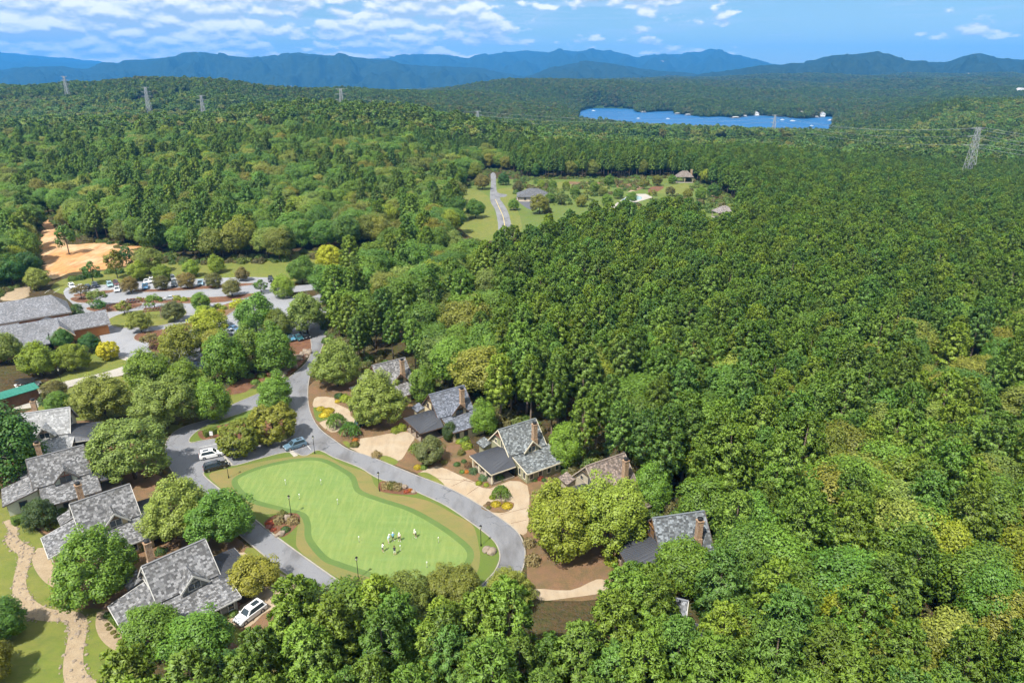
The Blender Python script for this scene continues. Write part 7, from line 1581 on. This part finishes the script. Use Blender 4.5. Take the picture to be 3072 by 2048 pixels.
# grassy hill clearing
bumpy_sheet('hill_meadow', [(mx + 48*math.cos(t*.35) - 6*math.sin(t), my + 40*math.sin(t*.35)) for t in range(18)], 0.4, 2.0, M['lawn'], 'pale grassy clearing on the far left hillside')
def assign(near, mid, far):
    g = np.random.default_rng(8)
    sets = {'pine': [], 'broad': [], 'farpine': [], 'farbroad': []}
    x, y, z = near
    u = x/y; px, py, dd = px_arr(x, y, z)
    n1 = vnoise(x, y, 38, 21)
    pp = np.where(u > -0.02, 0.90, 0.14)
    pp = np.where((u > -0.02) & (u < 0.12) & (y > 420), 0.35, pp)
    pp = np.where((y < 215) & (x > 12) & (y > 62), np.clip(0.35 + (y-100)/200 - (x-40)*0.002, 0.06, 0.85), pp)
    pp = np.where((py > 1452) & (px < 1560), 0.80, pp)
    pp = np.where((u > 0.0) & (y > 560), 0.55, pp)
    pp = np.clip(pp + (n1-0.5)*0.7*np.where(pp > 0.8, 0.35, 1), 0, 1)
    is_p = g.uniform(size=len(x)) < pp; is_p0 = is_p
    # broadleaf crowns are wider: thin them out
    left = u < -0.02
    kp = is_p | (g.uniform(size=len(x)) < np.where(left, 0.29, 0.44))
    for i in np.nonzero(kp)[0]:
        if is_p[i]:
            s = g.uniform(0.82, 1.24)*(0.93 if py[i] > 1400 else 1.0)
            sets['pine'].append((x[i], y[i], z[i], s*g.uniform(.95, 1.1), s, g.integers(4), g.integers(3), g.uniform(0, 6.28)))
        else:
            r = g.uniform(4.4, 7.2) if left[i] else g.uniform(3.8, 6.2); h = g.uniform(0.92, 1.2)*np.clip(4.4/r, .75, 1.25)
            c = g.choice(6, p=[.30, .22, .14, .18, .145, .015]) if u[i] > -0.02 else g.choice(6, p=[.35, .25, .16, .14, .09, .01])
            sets['broad'].append((x[i], y[i], z[i], r, r*h, g.integers(4), c, g.uniform(0, 6.28)))
    x, y, z = mid; pp = np.clip(0.2 + (vnoise(x, y, 150, 31)-0.5)*1.1, 0.02, 0.9); is_p = g.uniform(size=len(x)) < pp
    for i in range(len(x)):
        if is_p[i]:
            s = g.uniform(0.85, 1.25); sets['farpine'].append((x[i], y[i], z[i], s*1.5, s, g.integers(2), g.integers(3), g.uniform(0, 6.28)))
        else:
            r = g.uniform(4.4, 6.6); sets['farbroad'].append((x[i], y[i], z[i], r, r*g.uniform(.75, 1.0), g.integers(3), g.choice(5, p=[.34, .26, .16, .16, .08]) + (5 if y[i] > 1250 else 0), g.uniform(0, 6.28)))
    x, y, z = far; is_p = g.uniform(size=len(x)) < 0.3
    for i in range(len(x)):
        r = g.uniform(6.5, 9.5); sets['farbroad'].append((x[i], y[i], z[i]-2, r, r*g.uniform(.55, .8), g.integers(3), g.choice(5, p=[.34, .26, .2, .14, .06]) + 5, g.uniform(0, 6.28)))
    return {k: np.array(v) for k, v in sets.items()}
SETS = assign(*forest_points())
PINE_COL = [(0.104, 0.180, 0.024), (0.132, 0.208, 0.026), (0.106, 0.190, 0.034)]
FB_COL = [GREENS['green'], (0.098, 0.176, 0.027), GREENS['grey'], GREENS['olive'], (0.170, 0.225, 0.024), GREENS['gold']]
FB_LABEL = ['mid-green broadleaf tree', 'fresh green broadleaf tree', 'grey-green broadleaf tree', 'olive broadleaf tree', 'yellow-green broadleaf tree', 'golden-brown turning tree']
MARKS = [(Z4(500, 300), 'in the wood behind the half-hidden cottage'), (Z4(1600, 700), 'in the wood behind the half-timbered cottage'), (Z3(1300, 400), 'in the wood behind the sage green cottage'), (Z5(280, 150), 'in the wood behind the brown-roofed cottage'),
         (Z5(1000, 700), 'in the wood beside the brown timber cottage'), (Z5(600, 1330), 'in the stand round the buried cottage'), ((1000, 1400), 'in the stand at the bottom bend of the loop road'), ((650, 1430), 'in the stand below the white car driveway'),
         ((420, 1530), 'in the stand beside the lower lawn'), ((1300, 1520), 'deep in the stand in front of the putting lawn'), ((900, 1540), 'deep in the front stand'), ((1900, 1400), 'in the mixed wood beyond the brown timber cottage'),
         ((1800, 1150), 'on the wooded slope above the brown timber cottage'), ((2150, 1250), 'on the far wooded slope'), ((760, 700), 'in the wood edge by the upper road'), ((1416, 690), 'in the pine wood round the dead trunk'), ((1650, 850), 'in the dense middle of the pine wood'), ((2100, 900), 'in the outer pine wood')]
FB_COL = [tuple(c) for c in FB_COL]
MARKS = [(G(*p, 6.0), t) for p, t in MARKS]
def near_phrase(x, y): return min(MARKS, key=lambda q: (q[0].x-x)**2 + (q[0].y-y)**2)[1]
def pick_individuals(arr, n, hh):
    px, py, dd = px_arr(arr[:, 0], arr[:, 1], arr[:, 2] + hh)
    vis = (px > 0) & (px < VW) & (py > 0) & (py < VH)
    size = np.where(vis, arr[:, 3]/dd, -1); o = np.argsort(-size)[:n]
    m = np.zeros(len(arr), bool); m[o] = True
    return m
mp = pick_individuals(SETS['pine'], 285, 13); mb_ = pick_individuals(SETS['broad'], 225, 9)
for i in np.nonzero(mp)[0]:
    x, y, z, sxy, s, v, c, rz = SETS['pine'][i]
    o = empty('pine_tree', (x, y, z), rz, (sxy, sxy, s)); px, py = PX((x, y, z))
    ph = near_phrase(x, y); tag(o, 'tufted pine with bare lower trunk ' + ph, 'tree', 'pines ' + ph)
    inst('trunk', PINE[int(v)][1], o); inst('crown', PINE[int(v)][0], o, color=PINE_COL[int(c)])
for i in np.nonzero(mb_)[0]:
    x, y, z, r, rzs, v, c, rz = SETS['broad'][i]
    lb = FB_LABEL[int(c)] + ' ' + near_phrase(x, y)
    plant_tree('broadleaf_tree', (x, y, z), r, 'forest', FB_COL[int(c)], lb, lb.replace(' tree', ' trees'), rzs/r, int(v), rz=rz)

def scatter(name, arr, protos, label):
    cols = np.array([c for _, c in protos])
    """one stuff object: points with geometry-node instances of the prototype trees"""
    col = bpy.data.collections.new(name + '_kinds')
    for i, (me, color) in enumerate(protos):
        o = bpy.data.objects.new('%s_%02d' % (name, i), me); o.color = (*color, 1); col.objects.link(o)
    me = bpy.data.meshes.new(name); n = len(arr)
    me.vertices.add(n); me.vertices.foreach_set('co', arr[:, :3].astype(np.float32).ravel())
    a = me.attributes.new('kind_index', 'INT', 'POINT'); a.data.foreach_set('value', arr[:, 5].astype(np.int32))
    a = me.attributes.new('turn', 'FLOAT_VECTOR', 'POINT'); t = np.zeros((n, 3), np.float32); t[:, 2] = arr[:, 6]; a.data.foreach_set('vector', t.ravel())
    a = me.attributes.new('size', 'FLOAT_VECTOR', 'POINT'); t = np.stack([arr[:, 3], arr[:, 3], arr[:, 4]], 1).astype(np.float32); a.data.foreach_set('vector', t.ravel())
    a = me.attributes.new('tree_colour', 'FLOAT_COLOR', 'POINT'); t = np.ones((n, 4), np.float32); t[:, :3] = cols[arr[:, 5].astype(int)]; a.data.foreach_set('color', t.ravel())
    me.update()
    o = inst(name, me, color=(0, 0, 0)); tag(o, label, kind='stuff')
    ng = bpy.data.node_groups.new(name, 'GeometryNodeTree')
    ng.interface.new_socket('Geometry', in_out='INPUT', socket_type='NodeSocketGeometry'); ng.interface.new_socket('Geometry', in_out='OUTPUT', socket_type='NodeSocketGeometry')
    N = ng.nodes; L = ng.links
    gi = N.new('NodeGroupInput'); go = N.new('NodeGroupOutput'); ip = N.new('GeometryNodeInstanceOnPoints'); ci = N.new('GeometryNodeCollectionInfo')
    ci.inputs['Collection'].default_value = col; ci.inputs['Separate Children'].default_value = True; ci.inputs['Reset Children'].default_value = True
    def attr(nm, dt):
        q = N.new('GeometryNodeInputNamedAttribute'); q.data_type = dt; q.inputs['Name'].default_value = nm; return q.outputs['Attribute']
    er = N.new('FunctionNodeEulerToRotation'); L.new(attr('turn', 'FLOAT_VECTOR'), er.inputs[0])
    L.new(gi.outputs[0], ip.inputs['Points']); L.new(ci.outputs[0], ip.inputs['Instance']); ip.inputs['Pick Instance'].default_value = True
    L.new(attr('kind_index', 'INT'), ip.inputs['Instance Index']); L.new(er.outputs[0], ip.inputs['Rotation']); L.new(attr('size', 'FLOAT_VECTOR'), ip.inputs['Scale'])
    L.new(ip.outputs[0], go.inputs[0])
    md = o.modifiers.new('trees', 'NODES'); md.node_group = ng
def pack(arr, ncol):
    return np.column_stack([arr[:, :5], arr[:, 5]*ncol + arr[:, 6], arr[:, 7]])
scatter('pine_wood', pack(SETS['pine'][~mp], 3), [(PINE[v][2], PINE_COL[c]) for v in range(4) for c in range(3)], 'dense mass of pines covering the slopes')
scatter('broadleaf_wood', pack(SETS['broad'][~mb_], 6), [(BROAD['forest'][v][2], FB_COL[c]) for v in range(4) for c in range(6)], 'mass of mixed green broadleaf trees on the hills')
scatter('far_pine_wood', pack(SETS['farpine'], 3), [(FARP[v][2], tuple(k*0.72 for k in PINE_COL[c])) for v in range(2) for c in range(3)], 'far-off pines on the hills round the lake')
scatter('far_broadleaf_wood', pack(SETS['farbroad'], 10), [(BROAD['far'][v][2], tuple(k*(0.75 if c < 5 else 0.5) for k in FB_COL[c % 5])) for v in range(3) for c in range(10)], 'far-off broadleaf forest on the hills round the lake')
print('FOREST', {k: len(v) for k, v in SETS.items()})

# hand-placed pines hiding the buried cottage
def place_pine(p, s, v, lb):
    q = G(*p, 11.0*s); o = empty('pine_tree', (q.x, q.y, 0), R.uniform(0, 6), s); tag(o, lb, 'tree'); inst('trunk', PINE[v][1], o); inst('crown', PINE[v][0], o, color=PINE_COL[1])
for i, (p, s_) in enumerate([((420, 1330), .92), ((530, 1290), .9), ((640, 1330), .95), ((560, 1420), .95), ((700, 1420), .95), ((760, 1380), .8)]):
    place_pine(Z5(*p), s_, i % 4, 'pine standing against the roof of the buried cottage, ' + ['left of the six', 'behind its neighbour by the ridge', 'at the middle of the roof', 'below the middle of the roof', 'in front of the right roof end', 'small one at the right roof edge'][i])
# undergrowth: bushes filling the wood edges
def undergrowth():
    g = np.random.default_rng(77); pts = []
    for c in CLEAR:
        n = len(c)
        for i in range(n):
            a, b = np.array(c[i]), np.array(c[(i+1) % n]); L = np.linalg.norm(b-a)
            if L > 260: continue
            d = (b-a)/max(L, 1e-6); nr = np.array([-d[1], d[0]])
            for _ in range(int(L*2.6)):
                p = a + d*g.uniform(0, L) + nr*g.normal()*5.0
                if in_poly(p[0], p[1], c) and seg_dist(p[0], p[1], c) > 2.0: continue
                if any((p[0]-h[0])**2 + (p[1]-h[1])**2 < h[2]**2 for h in HOLES): continue
                r = g.uniform(0.7, 2.1); pts.append((p[0], p[1], float(tz1(p[0], p[1])), r, r*g.uniform(.8, 1.3), g.integers(2)*3 + g.integers(3), g.uniform(0, 6.28)))
    for _ in range(1300):
        p = np.array([g.uniform(-40, 140), g.uniform(390, 600)])
        if not in_poly(p[0], p[1], CLEAR[1]) or seg_dist(p[0], p[1], CLEAR[1]) < 1: continue
        x_, y_ = PX((p[0], p[1], 0)); zx, zy = (x_*3072/2352-1380)*2.94, (y_*3072/2352-480)*2.94
        if zx < 480 or (1690 < zx < 2020 and 200 < zy < 300) or (1400 < zx < 1850 and 285 < zy < 420) or (470 < zx < 800 and 300 < zy < 450) or vnoise(p[0], p[1], 18, 41) < 0.38: continue
        r = g.uniform(0.8, 2.9); pts.append((p[0], p[1], 0.0, r, r*g.uniform(.8, 1.5), g.integers(2)*3 + g.integers(3), g.uniform(0, 6.28)))
    cols = [(0.085, 0.14, 0.025), (0.13, 0.17, 0.03), (0.12, 0.11, 0.035)]
    scatter('undergrowth', np.array(pts), [(SHR[v+1], c) for v in (0, 1) for c in cols], 'green undergrowth along the edge of the woods')
undergrowth()
